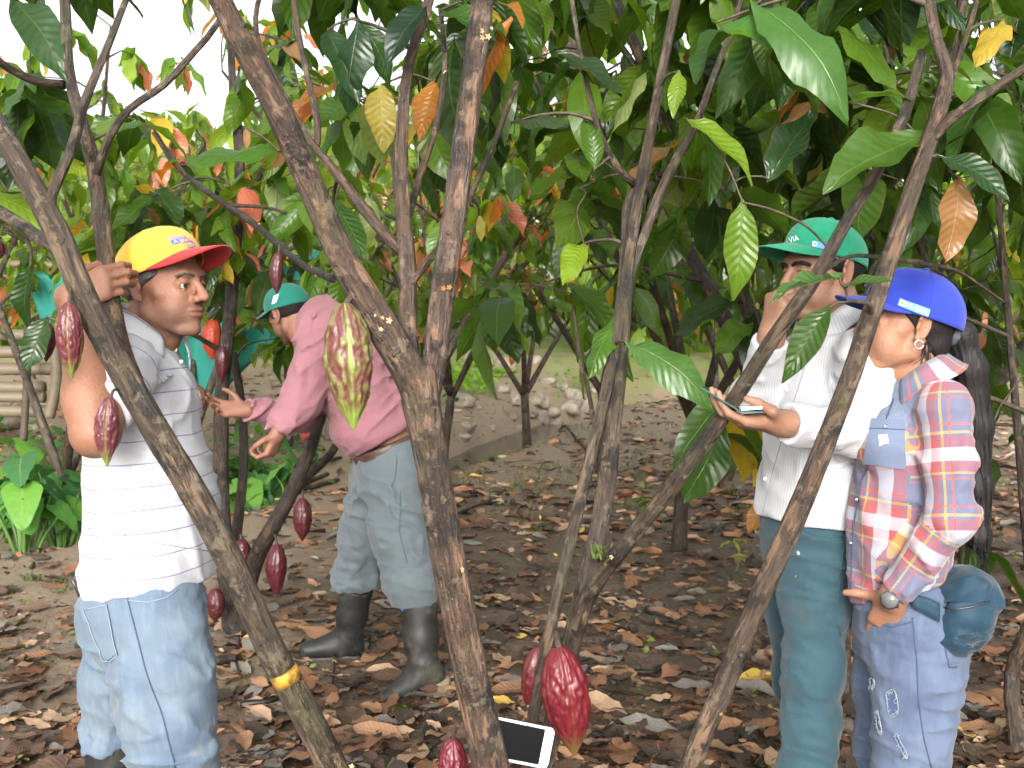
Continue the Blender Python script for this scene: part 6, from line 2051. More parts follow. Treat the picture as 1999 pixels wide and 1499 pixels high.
scatter(t5, 40, (170, 700, 60, 520), (4.6, 6.2), 6, bias=1.3, warm=.07, pink=.03, avoid=lambda x, y: y < 230 and 120 < x < 460)
scatter(t5, 9, (470, 660, 480, 680), (5.5, 6.3), 5, bias=.3, warm=.15)
scatter(t5, 6, (220, 330, 380, 520), (4.8, 5.6), 6, bias=-.2, warm=.05)
t5.done(290)

# ------------------------------------------------------------------ pods
def pod_mat():
    t = NT('pod_skin')
    co = t.coord()
    n = t.noise(70, 3, 0.6, vec=co)
    c = t.mix(t.math('MULTIPLY', t.step(n, 0.4, 0.65), 0.35), t.attr(), t.mix(1.0, t.attr(), (0.55, 0.5, 0.5), 'MULTIPLY'))
    c = t.mix(t.math('MULTIPLY', t.step(t.noise(160, 2, vec=co), 0.68, 0.73), 0.7), c, (0.02, 0.012, 0.01))
    t.bsdf(c, t.math('ADD', 0.26, t.math('MULTIPLY', n, 0.3)), 0.45, t.bump(n, 0.35, 0.006), coat=0.08, coat_r=0.15)
    return t.m
M_POD = pod_mat()
def pod(label, x0, y0, x1, y1, wpx, d, main, furrow, tip=None, seed=0, hi=False, stem_to=None, amt=.55, d2=None):
    a, b = at(x0, y0, d), at(x1, y1, d if d2 is None else d2)
    L = np.linalg.norm(b - a)
    r = wpx * d / FPX / 2
    nu, nv = (80, 64) if hi else (40, 30)
    ax = unit(b - a)
    e1 = unit(np.cross(ax, (.1, 1, .2)))
    e2 = np.cross(ax, e1)
    th = np.linspace(0, 2 * np.pi, nu, endpoint=False)
    V, C = [], []
    bend = A(random.Random(seed).gauss(0, .03), 0, 0) * L
    for j in range(nv + 1):
        t = j / nv
        pr = math.sin(math.pi * min(1, t * .97 + .015) ** .80) ** .70 if t < .985 else .10
        if t > .80: pr *= .62 + .38 * ((1 - t) / .20) ** .75
        fur = np.cos(5 * th)                       # five pairs of ridges
        fur2 = np.cos(10 * th + .4)
        q = np.stack([np.cos(th) * 3.6, np.sin(th) * 3.6, np.full(nu, t * 9)], 1) + seed * 5.1
        w = fbm(q * 1.5, 2, seed)
        gro = smooth(.80, 1.0, fur)
        w2 = vnoise(q * 3.2 + 9, seed + 3)
        rr = r * pr * (1 - .085 * gro - .03 * smooth(.6, 1, fur2) + (.085 * w + .05 * w2) * (1 - .6 * gro))
        c = a + (b - a) * t + bend * math.sin(math.pi * t)
        V.append(c + np.outer(np.cos(th) * rr, e1) + np.outer(np.sin(th) * rr, e2))
        m = np.clip(gro * amt * 1.5 * (.55 + .6 * w2) + .55 * amt * smooth(.0, .5, w + .3 * w2) * (amt > .6), 0, 1)[:, None]
        col = np.array(main) * (1 - m) + np.array(furrow) * m
        if tip is not None:
            k = smooth(.70, .98, t + .06 * w)[:, None]
            col = col * (1 - k) + np.array(tip) * k
        C.append(col)
    V = np.vstack(V)
    C = np.vstack(C)
    F = []
    for j in range(nv):
        i = np.arange(nu)
        k = (i + 1) % nu
        F.append(np.stack([j * nu + i, j * nu + k, (j + 1) * nu + k, (j + 1) * nu + i], 1))
    F = np.vstack(F)
    V = np.vstack([V, b + ax * .002])
    C = np.vstack([C, C[-1]])
    i = np.arange(nu)
    F = quads_ok(F) + [(int(nv * nu + p), int(nv * nu + (p + 1) % nu), len(V) - 1) for p in range(nu)]
    o = thing('cacao_pod', label, 'cacao pod', 'cacao pods on the trees', loc=tuple(a))
    put('husk', mesh_from('husk', V, F, M_POD, col=np.clip(C, 0, 1)), o)
    s = at(*stem_to) if stem_to else a - ax * L * .10 + A(0, .012, 0)
    put('stalk', tube_mesh('stalk', [a + ax * .006, (a + s) / 2 + A(0, 0, .004), s], [r * .16, r * .13, r * .15], M_TWIG, 8, step=.008), o)
    return o
MAR, MAR2, RED, GRN = (.058, .010, .013), (.042, .008, .010), (.19, .012, .020), (.27, .33, .07)
pod('large half-ripe pod, green ribs on dull red, hanging from the middle fork', 672, 592, 690, 838, 92, 1.93, (.115, .036, .030), (.20, .27, .06), (.20, .28, .05), 3, True, (700, 575, 1.96), .85)
pod('big glossy crimson pod hanging low behind the phone', 1090, 1262, 1122, 1474, 94, 2.44, (.125, .010, .015), (.17, .08, .035), (.16, .10, .03), 4, True, (1085, 1235, 2.5), .22)
pod('dark red pod mostly hidden left of the grey stem above the phone', 1050, 1262, 1040, 1400, 46, 2.66, (.11, .010, .015), (.18, .13, .04), None, 5, False, (1070, 1240, 2.62), .6)
pod('dark red pod cut by the bottom edge next to the middle trunk', 884, 1440, 880, 1580, 58, 2.1, (.11, .010, .020), (.15, .03, .03), None, 6, True, (895, 1415, 2.05), .5)
pod('small dark pod at the bottom edge left of the phone', 925, 1486, 930, 1560, 40, 2.2, (.10, .012, .02), (.14, .03, .03), None, 6, False, None, .5)
pod('maroon pod with green tip beside the leaning stem, topmost on the left', 134, 590, 140, 738, 52, 1.88, (.105, .022, .028), (.24, .20, .05), (.17, .20, .05), 7, True, (140, 560, 1.93), .55)
pod('dark pod behind the topmost maroon pod at far left', 92, 630, 90, 706, 33, 2.1, MAR, (.13, .05, .03), None, 8, False, None, .5)
pod('maroon pod with a pale rib hanging over the bare elbow', 214, 775, 209, 910, 46, 1.86, (.105, .026, .034), (.24, .22, .06), (.18, .21, .05), 9, True, (228, 760, 1.9), .55)
pod('dark pod half out of frame at the left edge', -4, 468, -6, 510, 30, 2.1, MAR, MAR2, None, 10)
pod('slim dark pod hanging between the yellow cap and the middle trunk', 544, 492, 541, 575, 27, 3.75, (.075, .018, .020), (.13, .07, .05), None, 11, False, (546, 478, 3.78), .5)
pod('bright red-orange pod behind the chin of the yellow cap man', 417, 622, 415, 702, 38, D5 + .2, (.36, .045, .018), (.42, .12, .03), None, 12, False, (430, 600, D5), .4)
pod('small maroon pod on the slim trunk under the red-orange pod', 434, 675, 433, 745, 28, D5 - .12, MAR, (.14, .05, .05), None, 13, False, None, .5)
pod('brown pod beside the reaching hand of the pink man', 384, 752, 392, 806, 30, D5 - .15, (.12, .05, .035), (.17, .09, .06), None, 14, False, None, .5)
pod('maroon pod hanging free from the right branch of the slim tree', 590, 972, 590, 1056, 37, D5 - .3, MAR, (.13, .03, .03), None, 15, False, (592, 958, D5 - .25), .5)
pod('largest maroon pod low on the slim tree', 541, 1063, 541, 1163, 41, D5 - .35, (.062, .008, .012), (.10, .025, .022), None, 16, False, (537, 1045, D5 - .25), .5)
pod('maroon pod in the crook of the slim tree', 470, 1052, 482, 1112, 36, D5 - .1, MAR, MAR2, None, 17)
pod('dark maroon pod at the foot of the slim tree beside the jeans', 420, 1148, 420, 1215, 36, D5 - .2, MAR, (.14, .04, .04), None, 18)
pod('dark red pod high on the left behind leaves', 365, 305, 372, 350, 36, 5.2, (.16, .012, .018), MAR, None, 19)
pod('small maroon pod hanging over the far path', 893, 642, 891, 676, 15, 9.0, (.12, .03, .025), MAR, None, 20)
pod('small orange pod on the forked tree by the stones', 1000, 682, 998, 714, 13, 14.0, (.42, .13, .03), ORG, None, 21)
pod('pinkish pod behind the belt of the pink man', 600, 832, 594, 862, 26, D5 + .3, (.30, .05, .05), RED, None, 22)

# ------------------------------------------------------------------ phone against the trunk
ph = thing('smartphone', 'white smartphone with black screen leaning behind the middle trunk', 'phone', loc=tuple(at(1010, 1450, 2.12)))
tl, tr_, br = at(925, 1387, 2.08), at(1085, 1420, 2.12), at(1061, 1502, 2.095)
ux, uy = unit(tr_ - tl), None
uy = unit((br - tr_) - ((br - tr_) @ ux) * ux)
un = np.cross(ux, uy)
if un[1] > 0: un = -un                     # towards the photographer
pl, pw = .160, .080
pc = tr_ - ux * pl / 2 + uy * pw / 2
Mp = np.stack([ux, uy, un], 1)
def pbox(name, cx, cy, cz, hx, hy, hz, mat, rnd, h=.0016):
    V, F = sdf_mesh([('+', 0, 0, [Box(pc + ux * cx + uy * cy + un * cz, (hx, hy, hz), Mp, rnd)])], h)
    return put(name, mesh_from(name, V, F, mat), ph)
def rounded(name, hx, hy, z, rc, mat, cx=0, cy=0):
    P = []
    for sx, sy, a0 in ((1, 1, 0), (-1, 1, 90), (-1, -1, 180), (1, -1, 270)):
        for k in range(7):
            a = R(a0 + 15 * k)
            P.append((sx * (hx - rc) + rc * math.cos(a), sy * (hy - rc) + rc * math.sin(a)))
    V = [pc + ux * (x + cx) + uy * (y + cy) + un * z for x, y in P] + [pc + ux * (x + cx) + uy * (y + cy) + un * (z - .0012) for x, y in P]
    n = len(P)
    F = [tuple(range(n)), tuple(range(2 * n - 1, n - 1, -1))] + [(i, i + n, (i + 1) % n + n, (i + 1) % n) for i in range(n)]
    return put(name, mesh_from(name, V, F, mat, smooth_shade=False), ph)
pbox('case', 0, 0, -.003, pl / 2, pw / 2, .0055, simple('black_case', (.012, .012, .014), .4), .004)
rounded('front', pl / 2 - .0022, pw / 2 - .0022, .0040, .010, simple('white_glass', (.82, .82, .84), .15))
rounded('screen', pl / 2 - .0215, pw / 2 - .0070, .0048, .001, simple('black_glass', (.003, .003, .004), .10, .12))
rounded('earpiece', .0008, .006, .0048, .0007, M_GREYINK, cx=pl / 2 - .012)
rounded('camera_lens', .0016, .0016, .0048, .0015, M_DARK, cx=pl / 2 - .012, cy=-.011)
put('broken_stub', tube_mesh('broken_stub', [at(945, 1585, 2.02), at(1000, 1560, 2.08), at(1060, 1545, 2.13)], [.02, .016, .013], M_BARK, 10), t1.root)

# ------------------------------------------------------------------ fallen leaves
def dry_color(rg):
    r = rg.random()
    c = (.030, .020, .014) if r < .20 else (.060, .032, .020) if r < .42 else (.115, .052, .026) if r < .62 else (.17, .085, .042) if r < .78 else (.24, .15, .09) if r < .91 else (.115, .10, .085) if r < .993 else (.36, .23, .03)
    k = rg.uniform(1.2, 2.0)
    m = sum(c) / 3
    return tuple((x * .93 + m * .07) * k for x in c)
DRY = [leaf_geo(1.0, random.Random(k).uniform(.34, .46), 200 + k, 7, 2, droop=random.Random(k + 9).uniform(-.12, .2), cup=random.Random(k + 5).uniform(-.3, .5), und=.10, twist=random.Random(k + 3).uniform(-.9, .9), bite=.08) for k in range(8)]
DRY_LOW = [leaf_geo(1.0, random.Random(k).uniform(.36, .55), 230 + k, 3, 1, droop=.05, cup=random.Random(k + 2).uniform(-.6, .8), und=.2, twist=random.Random(k + 4).uniform(-.8, .8)) for k in range(6)]
DRY_ME = [mesh_from('dry_leaf', V, F, M_DRY, uv=uv, col=np.ones((len(V), 3))) for V, F, uv in DRY]
rg = random.Random(77)
lit = []
def litter_weight(px, py, d):
    w = 1.0
    if px < 1150: w = .55 + .45 * smooth(8.0, 4.6, d)
    if px < 420: w *= .62
    return w
N = 0
while N < 7000:
    py, px = (rg.uniform(690, 1640) if rg.random() < .6 else rg.uniform(740, 1050)), rg.uniform(-350, 2350)
    d = FPX * CAM_H / (py - 617)
    if rg.random() > litter_weight(px, py, d) or d > 26: continue
    x = (px - 999.5) / FPX * d
    lit.append((x, d, rg.triangular(.06, .26, .13)))
    N += 1
la = np.array(lit)
sd_, _ = stream_dist(la[:, 0], la[:, 1])
la = la[sd_ > .55]
gz = ground_z(la[:, 0], la[:, 1])
order = np.argsort(-la[:, 2] / la[:, 1] * ((np.abs(la[:, 0] / la[:, 1]) < .46) & (la[:, 1] > 3.9)))
Vs, Fs, Us, Cs, off = [], [], [], [], 0
for rank, i in enumerate(order):
    x, y, L = la[i]
    az = rg.uniform(0, 6.28)
    dv = A(math.cos(az), math.sin(az), rg.gauss(.01, .09))
    up = A(rg.gauss(0, .18), rg.gauss(0, .18), 1)
    M3 = leaf_matrix(dv, up)
    c = tuple(v * (1 + .6 * float(smooth(5, 11, y))) for v in dry_color(rg))  # brighter with distance: drier litter, plus light painted in against the canopy's shade
    z = gz[i] + .006 + rg.random() * .022
    if rank < 300:
        o = bpy.data.objects.new('dry_leaf', DRY_ME[rg.randrange(8)])
        COL.objects.link(o)
        o.parent = GROUND
        o.location = (x, y, z)
        o.rotation_euler = Matrix(M3.tolist()).to_euler()
        o.scale = (L,) * 3
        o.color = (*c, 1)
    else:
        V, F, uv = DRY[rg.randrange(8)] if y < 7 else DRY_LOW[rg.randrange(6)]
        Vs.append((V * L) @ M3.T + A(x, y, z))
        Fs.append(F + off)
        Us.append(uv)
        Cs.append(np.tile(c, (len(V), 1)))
        off += len(V)
for k in range(15000):
    py, px = (rg.uniform(680, 1640) if rg.random() < .5 else rg.uniform(700, 1000)), rg.uniform(-350, 2350)
    d = FPX * CAM_H / (py - 617)
    x = (px - 999.5) / FPX * d
    L = rg.triangular(.012, .07, .025) * (1.0 if d < 6 else 1.5)
    M3 = leaf_matrix(A(rg.gauss(0, 1), rg.gauss(0, 1), rg.gauss(0, .2)), A(rg.gauss(0, .4), rg.gauss(0, .4), 1))
    V, F, uv = DRY_LOW[rg.randrange(6)]
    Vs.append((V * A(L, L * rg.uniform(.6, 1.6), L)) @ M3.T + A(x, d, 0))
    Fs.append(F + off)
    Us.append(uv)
    c = tuple(v * (1 + .6 * float(smooth(5, 11, d))) for v in dry_color(rg)) if rg.random() < .93 else (.16, .20, .04)  # scraps carry the same painted-in brightening under the canopy as the whole leaves
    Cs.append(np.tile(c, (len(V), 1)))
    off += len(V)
Vl = np.vstack(Vs)
frag = slice(len(Vl) - 15000 * len(DRY_LOW[0][0]), len(Vl))
k = len(DRY_LOW[0][0])
ctr = Vl[frag].reshape(15000, k, 3).mean(1)
Vl[frag, 2] += np.repeat(ground_z(ctr[:, 0], ctr[:, 1]) + .005 + .012 * RNG.random(15000), k)
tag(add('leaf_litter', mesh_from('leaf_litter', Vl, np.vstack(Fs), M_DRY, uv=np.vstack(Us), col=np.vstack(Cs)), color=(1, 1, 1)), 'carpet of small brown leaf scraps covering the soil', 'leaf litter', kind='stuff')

# ------------------------------------------------------------------ sticks, logs, stones
STICKS = [((470, 1388), (560, 1368), 14, 'charred stick lying near the yellow paint ring', (.25, .22, .2)), ((395, 1312), (462, 1300), 20, 'thick rotten log piece beside the light jeans', (.6, .5, .45)), ((1195, 1318), (1290, 1312), 13, 'black curved stick on the litter right of the crimson pod', (.22, .2, .18)),
          ((1170, 1195), (1260, 1262), 5, 'thin bent stick slanting toward the dark husk', (.5, .45, .42)), ((645, 1365), (652, 1300), 6, 'short grey stick standing up between the boots', (.7, .65, .6)), ((0, 1360), (90, 1338), 8, 'dark stick at the left edge of the path', (.3, .28, .25)),
          ((1300, 1310), (1400, 1335), 5, 'pale thin stick lying beside the leaning stem', (.9, .8, .7)), ((1940, 1300), (1999, 1310), 14, 'charred stick behind the blue bag', (.25, .22, .2)), ((1060, 862), (1155, 895), 6, 'small dark branch on the path near the slender stems', (.4, .35, .32)),
          ((470, 1250), (468, 1330), 5, 'thin curved twig lying behind the paint ring stem', (.6, .55, .5)), ((1260, 1200), (1350, 1235), 7, 'black wet stick among grey leaves', (.25, .23, .2)), ((1150, 1090), (1260, 1110), 5, 'slim twig across the litter at the grey stems', (.45, .4, .36)),
          ((880, 1010), (990, 985), 6, 'dark branch lying beside the middle trunk on the path', (.35, .3, .28)), ((1860, 1440), (1960, 1400), 9, 'brown stick at the lower right behind the ripped jeans', (.4, .36, .33)), ((60, 1115), (110, 1035), 7, 'bare forked branch rising out of the water', (.9, .75, .6))]
for k, (a, b, w, lab, tone) in enumerate(STICKS):
    A0, B0 = ground_at(*a), ground_at(*b)
    r = w * A0[1] / FPX / 2
    sr = random.Random(k)
    m = (A0 + B0) / 2 + A(sr.gauss(0, .03), sr.gauss(0, .03), 0)
    q = np.array([A0, (A0 + m) / 2 + A(0, 0, .01), m, (m + B0) / 2, B0])
    for p_ in q: p_[2] = float(ground_z(p_[0], p_[1])) + r + .012
    if k == 14: q[-1][2] += .35; q[-2][2] += .2; q[-3][2] += .1
    o = put('fallen_branch', mesh_from('fallen_branch', *(lambda g: (g[0], quads_ok(g[1])))(tube_geo(spline(q, 5), np.linspace(r, r * .7, 21), 9, .12, k)), M_BARK, uv=None), None, color=tone)
    tag(o, lab, 'stick', 'sticks on the ground')

def rock_mat():
    t = NT('river_stone')
    co = t.coord()
    a = t.noise(5, 5, 0.6, vec=co)
    b = t.noise(40, 4, 0.6, vec=co)
    c = t.mix(t.step(a, 0.35, 0.65), (0.22, 0.185, 0.145), (0.38, 0.32, 0.25))
    c = t.mix(t.math('MULTIPLY', t.step(b, 0.5, 0.7), 0.4), c, (0.09, 0.08, 0.065))
    t.bsdf(t.mix(1.0, c, t.objcol(), 'MULTIPLY'), 0.75, 0.35, t.bump(t.math('ADD', a, b), 0.6, 0.03))
    return t.m
M_ROCK = rock_mat()
def rock(px, py, wpx, hpx, seed, label, tone=(1, 1, 1), group='stones beside the stream'):
    g = ground_at(px, py)
    s = g[1] / FPX
    bm = bmesh.new()
    bmesh.ops.create_icosphere(bm, subdivisions=3, radius=1)
    V = np.array([v.co[:] for v in bm.verts])
    F = [[v.index for v in f.verts] for f in bm.faces]
    bm.free()
    V = V * (1 + .48 * fbm(V * 1.2 + seed * 3.3, 3, seed)[:, None])
    V = np.sign(V) * np.abs(V) ** .85
    V = V * A(wpx * s / 2, wpx * s * .42, hpx * s * .62) 
    o = add('stone', mesh_from('stone', V, F, M_ROCK), loc=tuple(g + A(0, 0, hpx * s * .30)), color=tone)
    o.rotation_euler = (0, 0, seed * 1.3)
    return tag(o, label, 'stone', group)
RK = 'rounded brown stone among the boulders along the stream'
rr_ = random.Random(5)
for k, (x, y, w, h) in enumerate([(935, 715, 85, 40), (985, 722, 48, 28), (930, 738, 28, 18), (982, 765, 34, 16), (1005, 790, 22, 26), (1055, 790, 44, 22), (1095, 760, 28, 18), (1125, 785, 38, 30), (1110, 805, 46, 28), (1075, 812, 34, 24), (1085, 835, 36, 20), (1060, 830, 26, 30), (1035, 812, 30, 16), (1140, 800, 28, 26), (1045, 710, 20, 16), (1160, 765, 22, 14), (1015, 842, 24, 18), (915, 840, 36, 20), (905, 858, 28, 14), (960, 838, 14, 10), (985, 848, 12, 9), (1000, 818, 20, 12), (895, 790, 60, 26), (1070, 748, 30, 14), (1180, 812, 30, 16)]):
    lab = RK
    if k == 0: lab = 'broad flat boulder at the top of the far bank left of the path'
    if k == 22: lab = 'large root-like boulder on the bank right of the middle trunk'
    rock(x, y, w, h, k + 1, lab, tone=(rr_.uniform(.8, 1.1),) * 3)
rock(68, 842, 30, 22, 60, 'pale stone on the bank below the bamboo rails', (1.2, 1.15, 1.1)); rock(18, 836, 60, 26, 61, 'dark stone at the left edge below the bamboo rails', (.7, .65, .65))
rock(88, 800, 34, 26, 62, 'small stone leaning on the lowest bamboo rail', (.8, .7, .7))

# ------------------------------------------------------------------ bamboo rails and tarp on the far bank
def bamboo_mat():
    t = NT('dry_bamboo')
    co = t.coord()
    n_ = t.noise(1.0, 4, 0.6, vec=t.scale(co, (2.5, 30, 30)))
    c = t.mix(n_, (0.10, 0.078, 0.052), (0.19, 0.15, 0.10))
    c = t.mix(t.math('MULTIPLY', t.step(t.noise(6, 4, vec=co), 0.5, 0.7), 0.5), c, (0.13, 0.095, 0.06))
    t.bsdf(c, 0.55, 0.4, t.bump(n_, 0.2, 0.01))
    return t.m
M_BAMBOO = bamboo_mat()
FD = 9.6
fen = thing('bamboo_fence', 'stack of horizontal yellow bamboo rails on the far bank at left', 'fence', loc=tuple(at(0, 800, FD)))
for k, (y, w) in enumerate(((655, 22), (688, 24), (722, 24), (756, 24), (778, 21), (800, 24))):
    rb = random.Random(k)
    xe = 92 + rb.uniform(-12, 18)
    a, b = at(-420, y - 3 + rb.uniform(-6, 6), FD + rb.uniform(-.05, .05)), at(xe, y + rb.uniform(-3, 3), FD + rb.uniform(-.05, .05))
    r = w * FD / FPX / 2
    P, rad = [], []
    n_ = 60
    for i in range(n_ + 1):
        t = i / n_
        P.append(a + (b - a) * t)
        nd = ((t * 7 + rb.random() * 0 + k * .37) % 1)
        rad.append(r * (1 + .10 * math.exp(-((nd - .5) / .035) ** 2) - .05 * math.exp(-((nd - .56) / .02) ** 2)))
    V, F, uv = tube_geo(P, rad, 14)
    put('bamboo_rail', mesh_from('bamboo_rail', V, quads_ok(F), M_BAMBOO, uv=uv), fen)
for x in (92, -150):
    put('post', tube_mesh('post', [at(x + 4, 815, FD - .14), at(x + 18, 740, FD - .14), at(x + 10, 640, FD - .14)], [.045, .045, .042], M_BAMBOO, 12), fen)
def tarp_mat():
    t = NT('teal_tarp')
    co = t.coord()
    w = t.noise(3, 4, vec=co, dist=.6)
    c = t.mix(w, (0.030, 0.33, 0.27), (0.10, 0.50, 0.42))
    nb = t.bump(w, .5, .05)
    p_ = t.bsdf(c, 0.45, 0.4, nb, link=False)
    tr = t.n('BsdfTranslucent')
    t.set(tr.inputs[0], c)
    mx = t.n('MixShader')
    mx.inputs[0].default_value = .45
    t.t.links.new(p_, mx.inputs[1])
    t.t.links.new(tr.outputs[0], mx.inputs[2])
    t.t.links.new(mx.outputs[0], t.out.inputs['Surface'])
    return t.m
M_TARP = tarp_mat()
tp = thing('tarp', 'teal plastic tarp strung up behind the yellow cap man', 'tarp', loc=tuple(at(350, 790, 9.5)))
rows = []
for j in range(9):
    t = j / 8
    r = []
    for i in range(17):
        s_ = i / 16
        xt, yt = 42 + 600 * s_, 520 - 50 * s_ + 26 * math.sin(s_ * 9)
        xb, yb = 138 + 420 * s_, 785 + 18 * math.sin(s_ * 6) - 130 * max(0, s_ - .7) / .3
        r.append(at(xt + (xb - xt) * t, yt + (yb - yt) * t, 9.3 + .10 * math.sin(s_ * 22 + t * 2) + .25 * t))
    rows.append(r)
sheet('sheet', rows, M_TARP, tp, .003, sub=2)
put('ridge_pole', tube_mesh('ridge_pole', [at(20, 515, 9.3), at(340, 520, 9.3), at(660, 462, 9.3)], [.03, .028, .026], M_BAMBOO, 10), tp)
for x, y0, y1 in ((46, 512, 830), (640, 466, 830)):
    put('pole', tube_mesh('pole', [at(x, y0 - 8, 9.36), at(x + 8, 680, 9.36), at(x, y1 + 30, 9.36)], [.03, .03, .032], M_TWIG, 8), tp)
for k, (x0, y0, x1, y1) in enumerate(((530, 750, 650, 735), (450, 790, 620, 775))):
    tag(put('bamboo_pole', tube_mesh('bamboo_pole', [at(x0, y0, 9.9), at((x0 + x1) / 2, (y0 + y1) / 2, 9.9), at(x1, y1, 9.9)], [.035, .035, .032], M_BAMBOO, 10), None), ['pale pole lying on the bank behind the pink man', 'lower pole lying on the bank behind the reaching arm'][k], 'pole', 'poles on the bank')

# ------------------------------------------------------------------ taro by the water, weeds
def taro_mat():
    t = NT('taro_leaf')
    u, v = t.uv()
    au = t.math('ABSOLUTE', t.math('SUBTRACT', u, .5))
    rib = t.math('SUBTRACT', 1.0, t.step(au, .008, .03))
    c = t.mix(t.math('MULTIPLY', rib, .5), t.objcol(), (.30, .42, .14))
    n_ = t.noise(12, 3, vec=t.coord())
    c = t.mix(t.math('MULTIPLY', n_, .3), c, (.03, .10, .02))
    nb = t.bump(t.math('ADD', n_, t.math('MULTIPLY', t.math('FRACT', t.math('SUBTRACT', t.math('MULTIPLY', v, 6.0), t.math('MULTIPLY', au, 4.0))), .3)), .4, .01)
    p_ = t.bsdf(c, .42, .45, nb, link=False)
    tr = t.n('BsdfTranslucent')
    t.set(tr.inputs[0], t.mix(1.0, c, (1.5, 1.5, .7), 'MULTIPLY'))
    mx = t.n('MixShader')
    mx.inputs[0].default_value = .4
    t.t.links.new(p_, mx.inputs[1])
    t.t.links.new(tr.outputs[0], mx.inputs[2])
    t.t.links.new(mx.outputs[0], t.out.inputs['Surface'])
    return t.m
M_TARO = taro_mat()
M_STALK = simple('taro_stalk', (.075, .15, .030), .5)
def heart(L=1.0, W=.78):
    V, uv = [], []
    nl, nw = 10, 3
    for i in range(nl + 1):
        t = i / nl
        w = W / 2 * (1 - t) ** .62 * (1 - .55 * max(0, (.22 - t) / .22) ** 2)
        for j in range(-nw, nw + 1):
            u_ = j / nw
            x = L * (t - .28 * abs(u_) * max(0, .6 - t)) 
            V.append((x - .30 * L, u_ * w * 1.25, -.25 * L * t * t + .10 * abs(u_) * w + .02 * math.sin(i * 1.7 + j)))
            uv.append((.5 + .5 * u_, t))
    k = 2 * nw + 1
    return V, np.array([(i * k + j, (i + 1) * k + j, (i + 1) * k + j + 1, i * k + j + 1) for i in range(nl) for j in range(k - 1)]), uv
hV, hF, hU = heart()
TARO_ME = mesh_from('taro_leaf', hV, hF, M_TARO, uv=hU)
def taro(px, d, n_, hgt, seed, label, size=(.22, .34), zoff=0.0):
    x = px_x(px, d)
    z = float(ground_z(x, d)) + zoff
    o = thing('taro_plant', label, 'plant', 'taro plants along the ditch', loc=(x, d, z))
    sr = random.Random(seed)
    for k in range(n_):
        a = sr.uniform(0, 6.28)
        ln = hgt * sr.uniform(.55, 1.1)
        lean = sr.uniform(.12, .55)
        e = A(math.cos(a) * ln * lean, math.sin(a) * ln * lean, ln)
        q = spline(np.array([(sr.gauss(0, .04), sr.gauss(0, .04), -.05), e * A(.35, .35, .5), e * A(.8, .8, .88), e]), 4)
        V, F, uv = tube_geo(q, np.linspace(.016, .006, len(q)), 6)
        add('stalk', mesh_from('stalk', V, quads_ok(F), M_STALK), o)
        lf = add('leaf', TARO_ME, o, loc=tuple(e), color=random.Random(seed * 31 + k).choice([(.07, .21, .045), (.10, .27, .05), (.16, .36, .055), (.06, .17, .06)]))
        lf.rotation_euler = Matrix(leaf_matrix(A(math.cos(a), math.sin(a), sr.uniform(-.9, -.1)), A(sr.gauss(0, .3), sr.gauss(-.3, .3), 1)).tolist()).to_euler()
        s_ = sr.uniform(*size)
        lf.scale = (s_,) * 3
for k, (px, d, n_, h, zo, lab) in enumerate(((40, 7.6, 17, .85, .1, 'tall taro clump with arching leaves at the left edge'), (110, 7.9, 14, .82, .1, 'taro clump with a large pale heart leaf beside the ditch'), (-40, 8.2, 10, .75, .1, 'taro clump half out of frame at the far left'), (150, 8.6, 11, .72, .05, 'taro clump half hidden behind the white polo'),
                                        (5, 9.0, 8, .5, 0, 'small taro in front of the bamboo rails'), (470, 9.0, 8, .42, .05, 'low taro patch behind the slim dark tree'), (505, 9.9, 9, .5, .05, 'leafy taro beneath the reaching arm of the pink man'), (385, 9.4, 8, .5, .05, 'taro clump between white polo and slim tree'), (560, 9.2, 6, .35, .05, 'small taro near the roots behind the pink man'))):
    taro(px, d, n_, h, 300 + k, lab, zoff=zo)
def weed(px, py, hgt, n_, seed, label, col=(.16, .30, .05), size=(.05, .09), group='seedlings on the leaf litter'):
    g = ground_at(px, py)
    o = thing('seedling', label, 'seedling', group, loc=tuple(g))
    sr = random.Random(seed)
    st = [A(0, 0, -.01), A(sr.gauss(0, .01), 0, hgt * .5), A(sr.gauss(0, .02), sr.gauss(0, .02), hgt)]
    add('stem', tube_mesh('stem', st, [.003, .0025, .0015], M_STALK, 6, step=.02), o)
    for k in range(n_):
        a = sr.uniform(0, 6.28)
        lf = add('leaf', LEAF_ME[sr.randrange(9)], o, loc=tuple(st[1] + (st[2] - st[1]) * sr.random()), color=tuple(c * sr.uniform(.7, 1.2) for c in col))
        lf.rotation_euler = Matrix(leaf_matrix(A(math.cos(a), math.sin(a), sr.uniform(-.4, .6)), (0, 0, 1)).tolist()).to_euler()
        lf.scale = (sr.uniform(*size),) * 3
weed(1250, 1010, .16, 9, 1, 'bright green seedling left of the grey diagonal stem', size=(.06, .12))
weed(1435, 1120, .20, 5, 2, 'wilting yellow-green seedling beside the teal trousers', (.30, .34, .08), (.08, .14))
weed(1305, 925, .05, 3, 3, 'single bright sprig above the grey diagonal stem')
weed(780, 1388, .03, 7, 4, 'small ferny sprig in front of the muddy boot', size=(.03, .06))
weed(1325, 1040, .06, 4, 5, 'tiny pale seedling right of the diagonal stem', size=(.03, .06))
weed(1590, 1290, .05, 4, 6, 'tiny seedling between the trouser legs', size=(.03, .05))
weed(885, 790, .20, 6, 7, 'broad leaved weed right of the middle trunk on the bank', (.06, .2, .05), (.18, .30))
